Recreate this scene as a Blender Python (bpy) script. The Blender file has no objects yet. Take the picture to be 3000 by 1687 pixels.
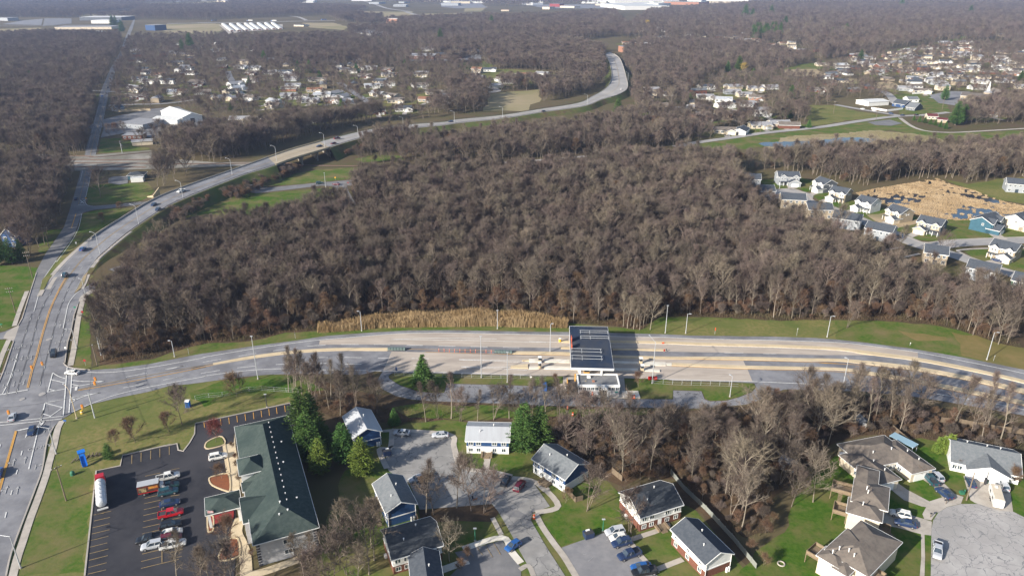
import bpy, math, random
import numpy as np
from mathutils import Vector
R = math.radians
SC = bpy.context.scene
COL = SC.collection
# ---------------------------------------------------------------- camera
CAM_H, PITCH, FPX = 120.0, R(23.0), 2125.0
cd = bpy.data.cameras.new('camera'); cam = bpy.data.objects.new('camera', cd); COL.objects.link(cam)
cam.location = (0, 0, CAM_H); cam.rotation_euler = (R(90) - PITCH, 0, 0)
cd.sensor_width = 36.0; cd.lens = 36.0 * FPX / 3000.0; cd.clip_start = 1.0; cd.clip_end = 30000.0
SC.camera = cam
# ---------------------------------------------------------------- sky, sun, exposure
SUN_EL = R(23.5); SUN_DIR = (0.79, 0.61)          # horizontal direction the light travels
world = bpy.data.worlds.new('World'); SC.world = world; world.use_nodes = True
nt = world.node_tree; bg = nt.nodes['Background']
sky = nt.nodes.new('ShaderNodeTexSky'); sky.sky_type = 'NISHITA'; sky.sun_disc = False
sky.sun_elevation = SUN_EL; sky.sun_rotation = math.atan2(-SUN_DIR[0], -SUN_DIR[1])
sky.air_density = 1.0; sky.dust_density = 1.5; sky.ozone_density = 1.5
nt.links.new(sky.outputs[0], bg.inputs[0]); bg.inputs[1].default_value = 0.088
sd = bpy.data.lights.new('sun', 'SUN'); sd.energy = 4.9; sd.angle = R(0.7); sd.color = (1.0, 0.93, 0.83)
so = bpy.data.objects.new('sun', sd); COL.objects.link(so)
so.rotation_euler = Vector((SUN_DIR[0], SUN_DIR[1], -math.tan(SUN_EL) * math.hypot(*SUN_DIR))).to_track_quat('-Z', 'Y').to_euler()
so.location = (0, 0, 600)
SC.view_settings.view_transform = 'Standard'; SC.view_settings.look = 'None'
SC.view_settings.exposure = 0.95; SC.view_settings.gamma = 1.0
SC.cycles.max_bounces = 5; SC.cycles.diffuse_bounces = 3; SC.cycles.glossy_bounces = 2
SC.cycles.transmission_bounces = 2; SC.cycles.volume_bounces = 0; SC.cycles.use_adaptive_sampling = True
# ---------------------------------------------------------------- helpers
CR = {'s': (0, 0, 1.0), 'ov': (0, 0, .85867), 'c11': (0, 1200, 2.976), 'c12': (500, 1150, 2.698), 'c13': (1000, 1150, 2.698),
      'c14': (1500, 1150, 2.698), 'c15': (2000, 1150, 2.698), 'c16': (2500, 1150, 2.698), 'c21': (0, 800, 3.22),
      'c22': (500, 850, 4.14), 'c23': (1100, 850, 4.14), 'c24': (1550, 900, 4.83), 'c25': (1900, 850, 4.14),
      'c26': (2400, 850, 3.6233), 'c27': (0, 450, 3.6233), 'c31': (0, 0, 4.2933), 'c32': (600, 0, 4.2933),
      'c33': (1200, 0, 4.2933), 'c34': (1800, 0, 4.2933), 'c35': (2400, 0, 4.2933), 'c36': (150, 250, 4.14),
      'c37': (700, 300, 4.14), 'c38': (2100, 400, 2.862), 'c41': (1200, 300, 4.262), 'c42': (1800, 220, 4.262),
      'c43': (2400, 250, 4.262), 'c44': (1000, 600, 3.22), 'c45': (1150, 1400, 5.049), 'c46': (2350, 1400, 5.05)}
CP, SP = math.cos(PITCH), math.sin(PITCH)
def W(c, x, y, z=0.0):
    """a surveyed point of the photograph -> its place on the level z (metres)"""
    ox, oy, s = CR[c]; xn = (ox + x / s - 1500) / FPX; yn = (oy + y / s - 843.5) / FPX
    t = (CAM_H - z) / (SP + yn * CP)
    return (xn * t, t * (CP - yn * SP), z)
def WL(c, pts, z=0.0): return [W(c, p[0], p[1], z if len(p) < 3 else p[2]) for p in pts]
def WM(*segs):
    """several (crop, points) runs joined into one polyline"""
    out = []
    for c, pts in segs: out += WL(c, pts)
    return out
def pix(p):
    """place -> pixel of the photograph"""
    X, Y, Z = p; d = Y * CP + (CAM_H - Z) * SP
    return 1500 + FPX * X / d, 843.5 + FPX * ((CAM_H - Z) * CP - Y * SP) / d
def smooth(pts, n=5):
    pts = [Vector(p) for p in pts]; out = []
    for i in range(len(pts) - 1):
        p0 = pts[max(i - 1, 0)]; p1 = pts[i]; p2 = pts[i + 1]; p3 = pts[min(i + 2, len(pts) - 1)]
        for k in range(n):
            t = k / n
            out.append(.5 * ((2 * p1) + (p2 - p0) * t + (2 * p0 - 5 * p1 + 4 * p2 - p3) * t * t + (3 * p1 - p0 - 3 * p2 + p3) * t ** 3))
    out.append(pts[-1]); return [tuple(p) for p in out]
def resample(pts, step):
    pts = [Vector(p) for p in pts]; out = [pts[0].copy()]; acc = 0.0
    for a, b in zip(pts, pts[1:]):
        L = (b - a).length
        if L < 1e-6: continue
        t = step - acc
        while t <= L:
            out.append(a.lerp(b, t / L)); t += step
        acc = (acc + L) % step
    return out
def tag(o, label=None, cat=None, group=None, kind=None):
    if label: o['label'] = label
    if cat: o['category'] = cat
    if group: o['group'] = group
    if kind: o['kind'] = kind
    return o
def empty(name, loc, rz=0.0, label=None, cat=None, group=None):
    o = bpy.data.objects.new(name, None); COL.objects.link(o); o.empty_display_size = .2
    o.location = loc; o.rotation_euler = (0, 0, rz); return tag(o, label, cat, group)
class MB:
    def __init__(s): s.v = []; s.f = []; s.m = []
    def add(s, v, f, m=0):
        n = len(s.v); s.v += [tuple(p) for p in v]; s.f += [tuple(i + n for i in q) for q in f]; s.m += [m] * len(f)
    def box(s, x0, x1, y0, y1, z0, z1, m=0):
        s.add([(x0, y0, z0), (x1, y0, z0), (x1, y1, z0), (x0, y1, z0), (x0, y0, z1), (x1, y0, z1), (x1, y1, z1), (x0, y1, z1)],
              [(0, 3, 2, 1), (4, 5, 6, 7), (0, 1, 5, 4), (1, 2, 6, 5), (2, 3, 7, 6), (3, 0, 4, 7)], m)
    def bar(s, a, b, w, h, m=0):
        """a box from a to b, w wide and h thick"""
        a = Vector(a); b = Vector(b); d = (b - a).normalized(); up = Vector((0, 0, 1))
        if abs(d.z) > .95: up = Vector((0, 1, 0))
        r = d.cross(up).normalized() * w / 2; u = r.cross(d).normalized() * h / 2
        s.add([a - r - u, a + r - u, a + r + u, a - r + u, b - r - u, b + r - u, b + r + u, b - r + u],
              [(0, 1, 2, 3), (7, 6, 5, 4), (0, 4, 5, 1), (1, 5, 6, 2), (2, 6, 7, 3), (3, 7, 4, 0)], m)
    def tube(s, pts, rad, n=6, m=0, cap=True):
        pts = [Vector(p) for p in pts]; rad = rad if isinstance(rad, (list, tuple)) else [rad] * len(pts); base = len(s.v)
        for i, p in enumerate(pts):
            d = (pts[min(i + 1, len(pts) - 1)] - pts[max(i - 1, 0)]).normalized()
            u = d.orthogonal().normalized() if i == 0 else (pu - d * pu.dot(d)).normalized()
            pu = u; w = d.cross(u)
            for k in range(n):
                a = 2 * math.pi * k / n; s.v.append(tuple(p + (u * math.cos(a) + w * math.sin(a)) * rad[i]))
        for i in range(len(pts) - 1):
            for k in range(n):
                a = base + i * n + k; b = base + i * n + (k + 1) % n; s.f.append((a, b, b + n, a + n)); s.m.append(m)
        if cap:
            s.f.append(tuple(base + k for k in range(n))[::-1]); s.f.append(tuple(base + (len(pts) - 1) * n + k for k in range(n))); s.m += [m, m]
    def prism(s, poly, z0, z1, m=0):
        n = len(poly); s.add([(p[0], p[1], z0) for p in poly] + [(p[0], p[1], z1) for p in poly],
              [tuple(range(n))[::-1], tuple(range(n, 2 * n))] + [(i, (i + 1) % n, n + (i + 1) % n, n + i) for i in range(n)], m)
    def extr(s, prof, axis, a, b, m=0):
        """a profile [(u, z)] drawn out along axis 'x' or 'y' from a to b"""
        n = len(prof); f = (lambda t, u, z: (t, u, z)) if axis == 'x' else (lambda t, u, z: (u, t, z))
        s.add([f(a, u, z) for u, z in prof] + [f(b, u, z) for u, z in prof],
              [tuple(range(n)), tuple(range(n, 2 * n))[::-1]] + [(i, n + i, n + (i + 1) % n, (i + 1) % n) for i in range(n)], m)
    def mesh(s, name, mats):
        me = bpy.data.meshes.new(name); me.from_pydata(s.v, [], s.f)
        mats = mats if isinstance(mats, (list, tuple)) else [mats]
        for m in mats: me.materials.append(m)
        if len(mats) > 1: me.polygons.foreach_set('material_index', s.m)
        import bmesh
        if len(s.f) < 6000:
            bm = bmesh.new(); bm.from_mesh(me); bmesh.ops.recalc_face_normals(bm, faces=bm.faces); bm.to_mesh(me); bm.free()
        me.update(); return me
    def build(s, name, mats, parent=None, smooth=False, loc=None, rz=0.0):
        me = s.mesh(name, mats)
        if smooth: me.shade_smooth()
        o = bpy.data.objects.new(name, me); COL.objects.link(o)
        if parent: o.parent = parent
        if loc is not None: o.location = loc; o.rotation_euler = (0, 0, rz)
        return o
def put(name, me, parent=None, loc=(0, 0, 0), rz=0.0):
    o = bpy.data.objects.new(name, me); COL.objects.link(o); o.parent = parent; o.location = loc; o.rotation_euler = (0, 0, rz); return o
def copy_tree(o, parent=None):
    c = o.copy(); COL.objects.link(c); c.parent = parent
    for ch in o.children: copy_tree(ch, c)
    return c
# ---------------------------------------------------------------- materials
MAT = {}
def mat(name, c, c2=None, scale=1.0, rough=.85, metal=0.0, spec=.3, bump=0.0, c3=None, s3=.03, coat=0.0, rnd=0.0, stretch=None, transl=0, ramp=(.38, .62)):
    """noise-mixed surface: c and c2 at 'scale', c3 in broad patches of scale s3; rnd varies brightness from one object to the next"""
    if name in MAT: return MAT[name]
    m = bpy.data.materials.new(name); m.use_nodes = True; MAT[name] = m; n = m.node_tree.nodes; l = m.node_tree.links
    b = n['Principled BSDF']; b.inputs['Roughness'].default_value = rough; b.inputs['Metallic'].default_value = metal
    b.inputs['Specular IOR Level'].default_value = spec; b.inputs['Coat Weight'].default_value = coat
    c = (*c, 1); tc = n.new('ShaderNodeTexCoord'); src = tc.outputs['Object']
    if stretch:
        mp = n.new('ShaderNodeMapping'); mp.inputs['Scale'].default_value = stretch; l.new(src, mp.inputs[0]); src = mp.outputs[0]
    col = None
    def layer(prev, colb, sc, det, lo, hi):
        t = n.new('ShaderNodeTexNoise'); t.inputs['Scale'].default_value = sc; t.inputs['Detail'].default_value = det; t.inputs['Roughness'].default_value = .62
        l.new(src, t.inputs['Vector'])
        r = n.new('ShaderNodeMapRange'); r.inputs[1].default_value = lo; r.inputs[2].default_value = hi; l.new(t.outputs[0], r.inputs[0])
        x = n.new('ShaderNodeMix'); x.data_type = 'RGBA'; l.new(r.outputs[0], x.inputs[0])
        if isinstance(prev, tuple): x.inputs[6].default_value = prev
        else: l.new(prev, x.inputs[6])
        x.inputs[7].default_value = (*colb, 1); return x.outputs[2], t.outputs[0]
    out = c; ns = None
    if c2: out, ns = layer(out, c2, scale, 6, *ramp)
    if c3: out, _ = layer(out, c3, s3, 4, .42, .66)
    if rnd:
        oi = n.new('ShaderNodeObjectInfo'); r = n.new('ShaderNodeMapRange'); r.inputs[3].default_value = 1 - rnd; r.inputs[4].default_value = 1 + rnd
        l.new(oi.outputs['Random'], r.inputs[0]); hs = n.new('ShaderNodeHueSaturation'); l.new(r.outputs[0], hs.inputs['Value'])
        r2 = n.new('ShaderNodeMath'); r2.operation = 'MULTIPLY'; r2.inputs[1].default_value = 7.31; l.new(oi.outputs['Random'], r2.inputs[0])
        r3 = n.new('ShaderNodeMath'); r3.operation = 'FRACT'; l.new(r2.outputs[0], r3.inputs[0])
        r4 = n.new('ShaderNodeMapRange'); r4.inputs[3].default_value = .5 - .06 * rnd; r4.inputs[4].default_value = .5 + .06 * rnd; l.new(r3.outputs[0], r4.inputs[0]); l.new(r4.outputs[0], hs.inputs['Hue'])
        if isinstance(out, tuple): hs.inputs['Color'].default_value = out
        else: l.new(out, hs.inputs['Color'])
        out = hs.outputs[0]
    if isinstance(out, tuple): b.inputs['Base Color'].default_value = out
    else: l.new(out, b.inputs['Base Color'])
    if bump and ns:
        bp = n.new('ShaderNodeBump'); bp.inputs['Strength'].default_value = 1.0; bp.inputs['Distance'].default_value = bump; l.new(ns, bp.inputs['Height']); l.new(bp.outputs[0], b.inputs['Normal'])
    return m
def cracked(name, c, c2, scale, width, crackcol, scale2=None):
    """old pavement crossed by dark tar-sealed cracks"""
    m = mat(name, c, c2, .35, rough=.9, c3=tuple(a * .72 for a in c), s3=.07); n = m.node_tree.nodes; l = m.node_tree.links; b = n['Principled BSDF']
    base = b.inputs['Base Color'].links[0].from_socket
    tc = n.new('ShaderNodeTexCoord'); nz = n.new('ShaderNodeTexNoise'); nz.inputs['Scale'].default_value = .35; nz.inputs['Detail'].default_value = 3; l.new(tc.outputs['Object'], nz.inputs[0])
    ad = n.new('ShaderNodeMix'); ad.data_type = 'RGBA'; ad.blend_type = 'ADD'; ad.inputs[0].default_value = 1.0; l.new(tc.outputs['Object'], ad.inputs[6])
    sc_ = n.new('ShaderNodeVectorMath'); sc_.operation = 'SCALE'; sc_.inputs['Scale'].default_value = 5.5; l.new(nz.outputs['Color'], sc_.inputs[0])
    l.new(sc_.outputs[0], ad.inputs[7]); ad.clamp_result = False; prev = base
    for sc, wd in [(scale, width)] + ([(scale2, width)] if scale2 else []):
        v = n.new('ShaderNodeTexVoronoi'); v.feature = 'DISTANCE_TO_EDGE'; v.voronoi_dimensions = '2D'; v.inputs['Scale'].default_value = sc; v.inputs['Randomness'].default_value = 1.0
        l.new(ad.outputs[2], v.inputs['Vector'])
        lt = n.new('ShaderNodeMapRange'); lt.inputs[1].default_value = wd * sc * .5; lt.inputs[2].default_value = wd * sc; lt.inputs[3].default_value = 1; lt.inputs[4].default_value = 0; l.new(v.outputs['Distance'], lt.inputs[0])
        x = n.new('ShaderNodeMix'); x.data_type = 'RGBA'; l.new(lt.outputs[0], x.inputs[0]); l.new(prev, x.inputs[6]); x.inputs[7].default_value = (*crackcol, 1); prev = x.outputs[2]
    l.new(prev, b.inputs['Base Color']); return m
M = lambda *a, **k: mat(*a, **k)
asphalt = M('asphalt', (.19, .19, .20), (.235, .23, .235), .5, c3=(.15, .15, .16), s3=.06, rough=.9, bump=.01)
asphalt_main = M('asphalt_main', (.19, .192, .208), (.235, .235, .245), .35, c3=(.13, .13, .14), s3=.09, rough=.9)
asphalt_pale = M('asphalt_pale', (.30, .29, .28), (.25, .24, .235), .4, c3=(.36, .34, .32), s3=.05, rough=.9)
asphalt_new = M('asphalt_new', (.020, .021, .027), (.032, .032, .038), .35, c3=(.045, .044, .05), s3=.05, rough=.8)
asphalt_mid = M('asphalt_mid', (.16, .16, .165), (.20, .195, .195), .5, c3=(.13, .13, .135), s3=.08, rough=.9)
concrete = M('concrete', (.36, .325, .285), (.43, .39, .345), .3, c3=(.31, .285, .255), s3=.08, rough=.9)
conc_pave = M('concrete_paving', (.40, .345, .29), (.325, .28, .24), .12, c3=(.45, .39, .33), s3=.35, rough=.9, stretch=(.25, 1, 1))
conc_tan = M('concrete_tan', (.52, .42, .27), (.44, .36, .24), .5, c3=(.58, .47, .31), s3=.1, rough=.9)
conc_white = M('concrete_white', (.62, .58, .50), (.5, .46, .38), 1.2, c3=(.68, .65, .58), s3=.3)
sidewalk_m = M('sidewalk_concrete', (.40, .36, .31), (.32, .29, .255), .7, c3=(.45, .41, .36), s3=.2)
side_tan = M('sidewalk_tan', (.52, .43, .29), (.45, .37, .25), .8, c3=(.56, .47, .33), s3=.3)
grass = M('grass', (.055, .108, .016), (.10, .128, .030), .8, c3=(.16, .135, .06), s3=.09, rough=1, spec=.05, bump=.08)
grass_dry = M('grass_dry', (.13, .14, .042), (.20, .17, .07), .7, c3=(.10, .125, .035), s3=.05, rough=1, spec=.05, bump=.08)
grass_lush = M('grass_lush', (.038, .095, .010), (.072, .122, .018), .9, c3=(.13, .125, .045), s3=.13, rough=1, spec=.05, bump=.08)
grass_rust = M('grass_rust', (.16, .135, .05), (.20, .15, .065), .3, c3=(.13, .12, .04), s3=.05, rough=1, spec=.05)
litter = M('leaf_litter', (.080, .055, .037), (.125, .083, .05), .4, c3=(.055, .045, .03), s3=.04, rough=1, spec=.05, bump=.1)
terrain = M('terrain', (.100, .074, .046), (.088, .082, .036), .045, c3=(.13, .105, .06), s3=.006, rough=1, spec=.05)
field_tan = M('field_tan', (.26, .22, .13), (.20, .19, .09), .02, c3=(.32, .26, .17), s3=.006, rough=1, spec=.05)
dirt = M('bare_dirt', (.38, .29, .18), (.30, .23, .14), .15, c3=(.22, .19, .10), s3=.05, rough=1)
mulch = M('red_mulch', (.22, .075, .03), (.16, .06, .03), 2, rough=1)
paint_w = M('paint_white', (.72, .72, .70), (.52, .52, .50), 1.5, rough=.7)
paint_wf = M('paint_white_faded', (.38, .38, .38), (.28, .28, .28), 1.5, rough=.7)
paint_y = M('paint_yellow', (.62, .33, .06), (.48, .27, .08), 1.5, rough=.7)
paint_yf = M('paint_yellow_faded', (.33, .23, .10), (.22, .17, .10), 1.5, rough=.7)
metal = M('galvanised_metal', (.50, .52, .54), (.42, .44, .46), 3, rough=.5, metal=.3)
metal_dark = M('dark_metal', (.05, .05, .055), rough=.6)
wood_pole = M('pole_wood', (.19, .15, .11), (.14, .11, .08), 3, rough=.95)
wood_fence = M('fence_wood', (.17, .13, .09), (.13, .10, .07), 2, rough=.95)
wood_deck = M('deck_wood', (.23, .175, .115), (.18, .135, .09), 2, rough=.95)
glass_m = M('window_glass', (.025, .035, .05), (.05, .07, .09), .8, rough=.12, spec=.7)
trim_w = M('white_trim', (.74, .74, .72), rough=.6)
rubber = M('tyre_rubber', (.02, .02, .02), rough=.9)
chrome = M('wheel_alloy', (.45, .45, .47), rough=.35, metal=.6)
lamp_r = M('tail_lamp', (.35, .01, .01), rough=.3); lamp_w = M('head_lamp', (.75, .75, .72), rough=.2)
bark = M('bark', (.21, .178, .145), (.14, .115, .092), 3, rough=1, spec=.05, rnd=.30)
bark_pale = M('bark_pale', (.27, .235, .185), (.20, .17, .135), 3, rough=1, spec=.05, rnd=.15)
twig = M('twigs', (.108, .086, .073), (.150, .120, .101), .5, rough=1, spec=.05, rnd=.34)
twig_warm = M('twigs_warm', (.165, .105, .068), (.12, .078, .052), .5, rough=1, spec=.05, rnd=.2)
twig_pale = M('twigs_pale', (.18, .148, .112), (.145, .118, .092), .5, rough=1, spec=.05, rnd=.2)
twig_red = M('twigs_red', (.19, .05, .045), (.15, .05, .04), .5, rough=1)
twig_yellow = M('twigs_yellow', (.40, .28, .05), (.34, .25, .05), .5, rough=1)
needles = M('needles', (.048, .105, .026), (.085, .145, .038), .6, rough=.9, spec=.1, rnd=.25)
needles_y = M('needles_yellow', (.11, .165, .03), (.16, .20, .04), .6, rough=.9, spec=.1, rnd=.15)
reed_m = M('reeds_tan', (.33, .235, .125), (.26, .18, .09), .5, c3=(.38, .28, .16), s3=.1, rough=1, spec=.05)
water_m = M('pond_water', (.012, .022, .038), (.018, .028, .04), .05, rough=.12, spec=.5)
# ---------------------------------------------------------------- ground, roads, markings
EXCL = []                                             # outlines (x, y) where no tree of the woods may stand
_k = {'g': 0, 'p': 0}
rg = random.Random(7)
def rough_edge(pts, amp, step):
    out = []
    n = len(pts)
    for i in range(n):
        a = Vector(pts[i][:2]); b = Vector(pts[(i + 1) % n][:2]); L = (b - a).length; k = max(1, min(60, int(L / step)))
        d = (b - a); nrm = Vector((-d.y, d.x)).normalized() if L > 0 else Vector((0, 0))
        for j in range(k):
            p = a + d * (j / k) + nrm * (rg.uniform(-amp, amp) if j or amp > .3 else 0); out.append((p.x, p.y))
    return out
def sheet(name, pts, m, lev='g', amp=0.0, step=3.0, excl=None, kind='structure', z=None):
    if amp: pts = rough_edge(pts, amp, step)
    if z is None:
        z = (.02 if lev == 'g' else .10) + _k[lev] * .0012; _k[lev] += 1
    b = MB(); b.add([(p[0], p[1], z) for p in pts], [tuple(range(len(pts)))])
    me = bpy.data.meshes.new(name); me.from_pydata(b.v, [], b.f); me.materials.append(m)
    if me.polygons[0].normal.z < 0: me.polygons[0].flip()
    o = bpy.data.objects.new(name, me); COL.objects.link(o); tag(o, kind=kind)
    if excl if excl is not None else lev == 'p': EXCL.append([(p[0], p[1]) for p in pts])
    return o
def offs(pts, d):
    """a polyline shifted sideways by d metres"""
    pts = [Vector(p) for p in pts]; out = []
    for i, p in enumerate(pts):
        t = pts[min(i + 1, len(pts) - 1)] - pts[max(i - 1, 0)]; t.z = 0; t.normalize(); out.append(Vector((p.x - t.y * d, p.y + t.x * d, p.z)))
    return out
def strip_pts(pts, w, n=5):
    pts = smooth(pts, n) if len(pts) > 2 else pts
    return [tuple(p) for p in offs(pts, -w / 2)] + [tuple(p) for p in offs(pts, w / 2)][::-1]
def strip(name, pts, w, m, lev='p', n=5, excl=True): return sheet(name, strip_pts(pts, w, n), m, lev, excl=excl)
def ribbon(b, pts, w, z=None, m=0, sm=4, dash=None):
    """a painted line w wide along pts, added to the mesh b; dash = (on, off) metres"""
    pts = [Vector(p) for p in (smooth(pts, sm) if len(pts) > 2 and sm else pts)]
    if dash:
        P = resample(pts, .5); on, off = dash; k = 0; runs = []
        per = on + off; i = 0
        while i * .5 < len(P) * .5:
            a = int(i); e = int(i + on * 2); runs.append(P[a:e + 1]); i += per * 2
        for r_ in runs:
            if len(r_) > 1: ribbon(b, r_, w, z, m, 0)
        return
    l = offs(pts, w / 2); r = offs(pts, -w / 2)
    for i in range(len(pts) - 1):
        q = [r[i], r[i + 1], l[i + 1], l[i]]
        if z is not None: q = [(p.x, p.y, z) for p in q]
        b.add(q, [(0, 1, 2, 3)], m)
def kerb(b, pts, w=.3, z0=0.0, z1=.26, m=0, sm=4):
    pts = [Vector(p) for p in (smooth(pts, sm) if len(pts) > 2 and sm else pts)]; l = offs(pts, w / 2); r = offs(pts, -w / 2); n = len(pts); v = []
    for i in range(n): v += [(l[i].x, l[i].y, z0), (l[i].x, l[i].y, z1), (r[i].x, r[i].y, z1), (r[i].x, r[i].y, z0)]
    f = []
    for i in range(n - 1):
        a = i * 4; f += [(a, a + 4, a + 5, a + 1), (a + 1, a + 5, a + 6, a + 2), (a + 2, a + 6, a + 7, a + 3)]
    f += [(0, 1, 2, 3), (4 * n - 1, 4 * n - 2, 4 * n - 3, 4 * n - 4)]; b.add(v, f, m)
ZM = .21                                              # level of the painted markings
b = MB(); G_ = 24; xs = [-9000 + 18000 * i / G_ for i in range(G_ + 1)]; ys = [-400 + 13400 * i / G_ for i in range(G_ + 1)]
b.add([(x, y, 0) for y in ys for x in xs], [(j * (G_ + 1) + i, j * (G_ + 1) + i + 1, (j + 1) * (G_ + 1) + i + 1, (j + 1) * (G_ + 1) + i) for j in range(G_) for i in range(G_)])
tag(b.build('ground', terrain), kind='structure')
# forest floors
FRONT = [(370, 1062), (450, 1050), (500, 1033), (560, 1017), (609, 1007), (717, 1000), (766, 992), (838, 976), (923, 970), (1100, 930), (1221, 922), (1341, 915), (1510, 925),
         (1666, 948), (1784, 957), (1881, 966), (1931, 930), (2021, 927), (2190, 935), (2310, 942), (2450, 937), (2593, 941), (2731, 952), (2814, 969), (2924, 1005), (3000, 1021), (3150, 1060)]
MAINW = [(285, 1070), (282, 980), (306, 900), (362, 832), (455, 762), (600, 716), (720, 695), (809, 668), (941, 636), (1002, 618), (1045, 578), (1062, 545), (1300, 525), (1500, 518), (1700, 508), (1760, 500), (2000, 480),
         (2105, 488), (2150, 490), (2150, 575), (2205, 640), (2275, 675), (2365, 712), (2449, 745), (2572, 795), (2694, 850), (2834, 895), (2973, 940), (3150, 985), (3150, 1060)] + FRONT[:-1][::-1]
sheet('forest_floor', WL('s', MAINW), litter, amp=1.5, step=5, excl=False)
BELT = [(880, 1105), (940, 1120), (1100, 1150), (1180, 1170), (1330, 1180), (1560, 1186), (1760, 1196), (2000, 1202), (2190, 1188), (2290, 1150), (2450, 1145), (2600, 1165), (2800, 1200), (3100, 1260),
        (3100, 1360), (2950, 1340), (2760, 1285), (2640, 1290), (2560, 1270), (2420, 1300), (2330, 1400), (2260, 1450), (2270, 1560), (2180, 1580), (2080, 1520), (1990, 1400), (1890, 1400), (1830, 1420), (1760, 1390), (1690, 1370), (1600, 1290), (1500, 1240),
        (1340, 1228), (1180, 1238), (1080, 1240), (1010, 1250), (960, 1215), (920, 1205), (890, 1150)]
sheet('forest_floor', WL('s', BELT), litter, amp=1.2, step=4, excl=False)
# lawns
LOT = WL('c11', [(740, 1449), (840, 535), (1050, 490), (1070, 400), (1488, 305)]) + WL('c12', [(0, 415), (50, 405), (60, 455), (100, 465), (150, 400), (190, 330), (195, 245), (940, 85), (965, 125), (1005, 145), (1010, 260), (900, 280)])
RAMP_S = WM(('c11', [(470, 150), (520, 95), (600, 50)]), ('c21', [(680, 1320), (850, 1240), (1100, 1180), (1400, 1120), (1600, 1065)]), ('c22', [(230, 1140), (600, 1090), (900, 1050), (1200, 1025), (1600, 1015), (2000, 1020), (2300, 1028)]),
            ('c23', [(0, 985), (220, 1005), (700, 1012), (1100, 1022), (1800, 1040)]), ('c24', [(0, 973), (590, 975), (1260, 1002), (1932, 1022)]), ('c25', [(300, 1100), (1000, 1118), (1270, 1128)]),
            ('c25', [(1640, 1205), (2277, 1220)]), ('c26', [(500, 1080), (1000, 1130), (1500, 1210), (2000, 1300), (2400, 1370)]))
RAMP_N = WM(('c21', [(600, 850), (612, 866), (640, 885), (700, 900), (850, 915), (1100, 900), (1400, 860), (1700, 800), (1932, 755)]), ('c22', [(400, 770), (1000, 680), (1500, 615), (1900, 555), (2484, 512)]),
            ('c23', [(400, 490), (900, 487), (1500, 498), (2070, 508)]), ('c24', [(560, 352), (1140, 365), (1932, 385)]), ('c25', [(500, 552), (1000, 560), (1500, 565), (2000, 580), (2277, 600)]),
            ('c26', [(500, 560), (1000, 625), (1500, 710), (2000, 810), (2174, 845), (2500, 930)]))
ROADR = WL('c11', [(55, 1449), (100, 1250), (210, 950), (310, 690), (370, 520), (400, 330), (425, 235), (470, 150)])
i0 = 10
sheet('lawn', ROADR + RAMP_S[1:i0] + WL('s', [(935, 1100), (901, 1152), (919, 1209)]) + LOT[::-1][2:], grass_dry, amp=.15, excl=True)
sheet('lawn', WL('c22', [(240, 1240), (600, 1110), (900, 1065), (1200, 1035), (1600, 1030), (1900, 1200), (1500, 1290), (900, 1290), (400, 1420)]), grass_lush, amp=1.2, excl=True)
sheet('lawn', WL('c11', [(420, 560), (660, 500), (830, 560), (790, 900), (745, 1449), (180, 1449), (250, 1150)]), grass, amp=1.2, excl=True)
sheet('lawn', RAMP_N[3:] + WL('s', FRONT[::-1]), grass, amp=.5, excl=True)
sheet('lawn', WL('c25', [(60, 430), (500, 340), (1200, 360), (2277, 370), (2277, 600), (1500, 562), (500, 550), (0, 520)]), grass_dry, amp=.8, excl=True)
sheet('rough_grass', WL('c26', [(830, 430), (1100, 470), (1360, 500), (1370, 540), (1050, 530), (880, 470)]), grass_rust, amp=1.0, excl=True)
sheet('rough_grass', WL('c26', [(1400, 440), (1800, 520), (2300, 640), (2300, 900), (1900, 780), (1500, 690)]), grass_rust, amp=1.5, excl=True)
sheet('lawn', WL('c21', [(690, 885), (850, 915), (862, 860), (845, 500), (880, 300), (940, 90), (800, 245), (765, 400)]), grass, amp=.3, excl=True)
sheet('lawn', WL('c27', [(925, 1449), (960, 1330), (1040, 1170), (1180, 1030), (1350, 880), (1560, 730), (1800, 590), (2100, 450)]) + WL('c37', [(0, 930), (30, 1060), (210, 1110), (600, 1075), (1130, 1035), (1200, 1085), (1100, 1140), (700, 1230), (300, 1400)]) + WL('c27', [(2174, 640), (1700, 760), (1300, 960), (1020, 1200)]), grass, amp=1, excl=True)
sheet('lawn', WL('c37', [(200, 1120), (600, 1080), (1120, 1040), (1190, 1085), (900, 1160), (500, 1270), (0, 1400), (-100, 1330)]), grass_lush, amp=1, excl=True)
sheet('lawn', WL('c37', [(360, 1010), (700, 860), (950, 820), (1400, 790), (1430, 900), (1340, 930), (1000, 965), (620, 1000)]), grass, amp=1, excl=True)
sheet('lawn', WL('c37', [(1400, 690), (1650, 640), (2000, 650), (2000, 700), (1500, 730)]), grass, amp=1.5, excl=True)
sheet('lawn', WL('c27', [(885, 640), (1000, 605), (1280, 580), (1420, 575), (1150, 760), (980, 900), (760, 1080), (450, 1400), (560, 1180), (740, 940), (830, 800)]), grass, amp=.3, excl=True)
sheet('lawn', WL('c27', [(950, 330), (1200, 320), (1570, 310), (1640, 400), (1560, 470), (1500, 500), (1200, 535), (1000, 548), (930, 540), (920, 430)]), grass, amp=.4, excl=True)
sheet('lawn', WL('c36', [(600, 650), (860, 640), (980, 680), (1000, 740), (1200, 760), (1180, 790), (570, 825)]), grass, amp=.5, excl=True)
sheet('lawn', WL('c27', [(-200, 1170), (300, 1200), (400, 1210), (350, 1449)]) + WL('c21', [(330, 60), (280, 165), (130, 500), (50, 545), (-200, 560)]), grass_lush, amp=.3, excl=True)
sheet('lawn', WL('c27', [(480, 820), (690, 800), (620, 880), (480, 1060), (400, 1050)]), grass, amp=1, excl=False)
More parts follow.
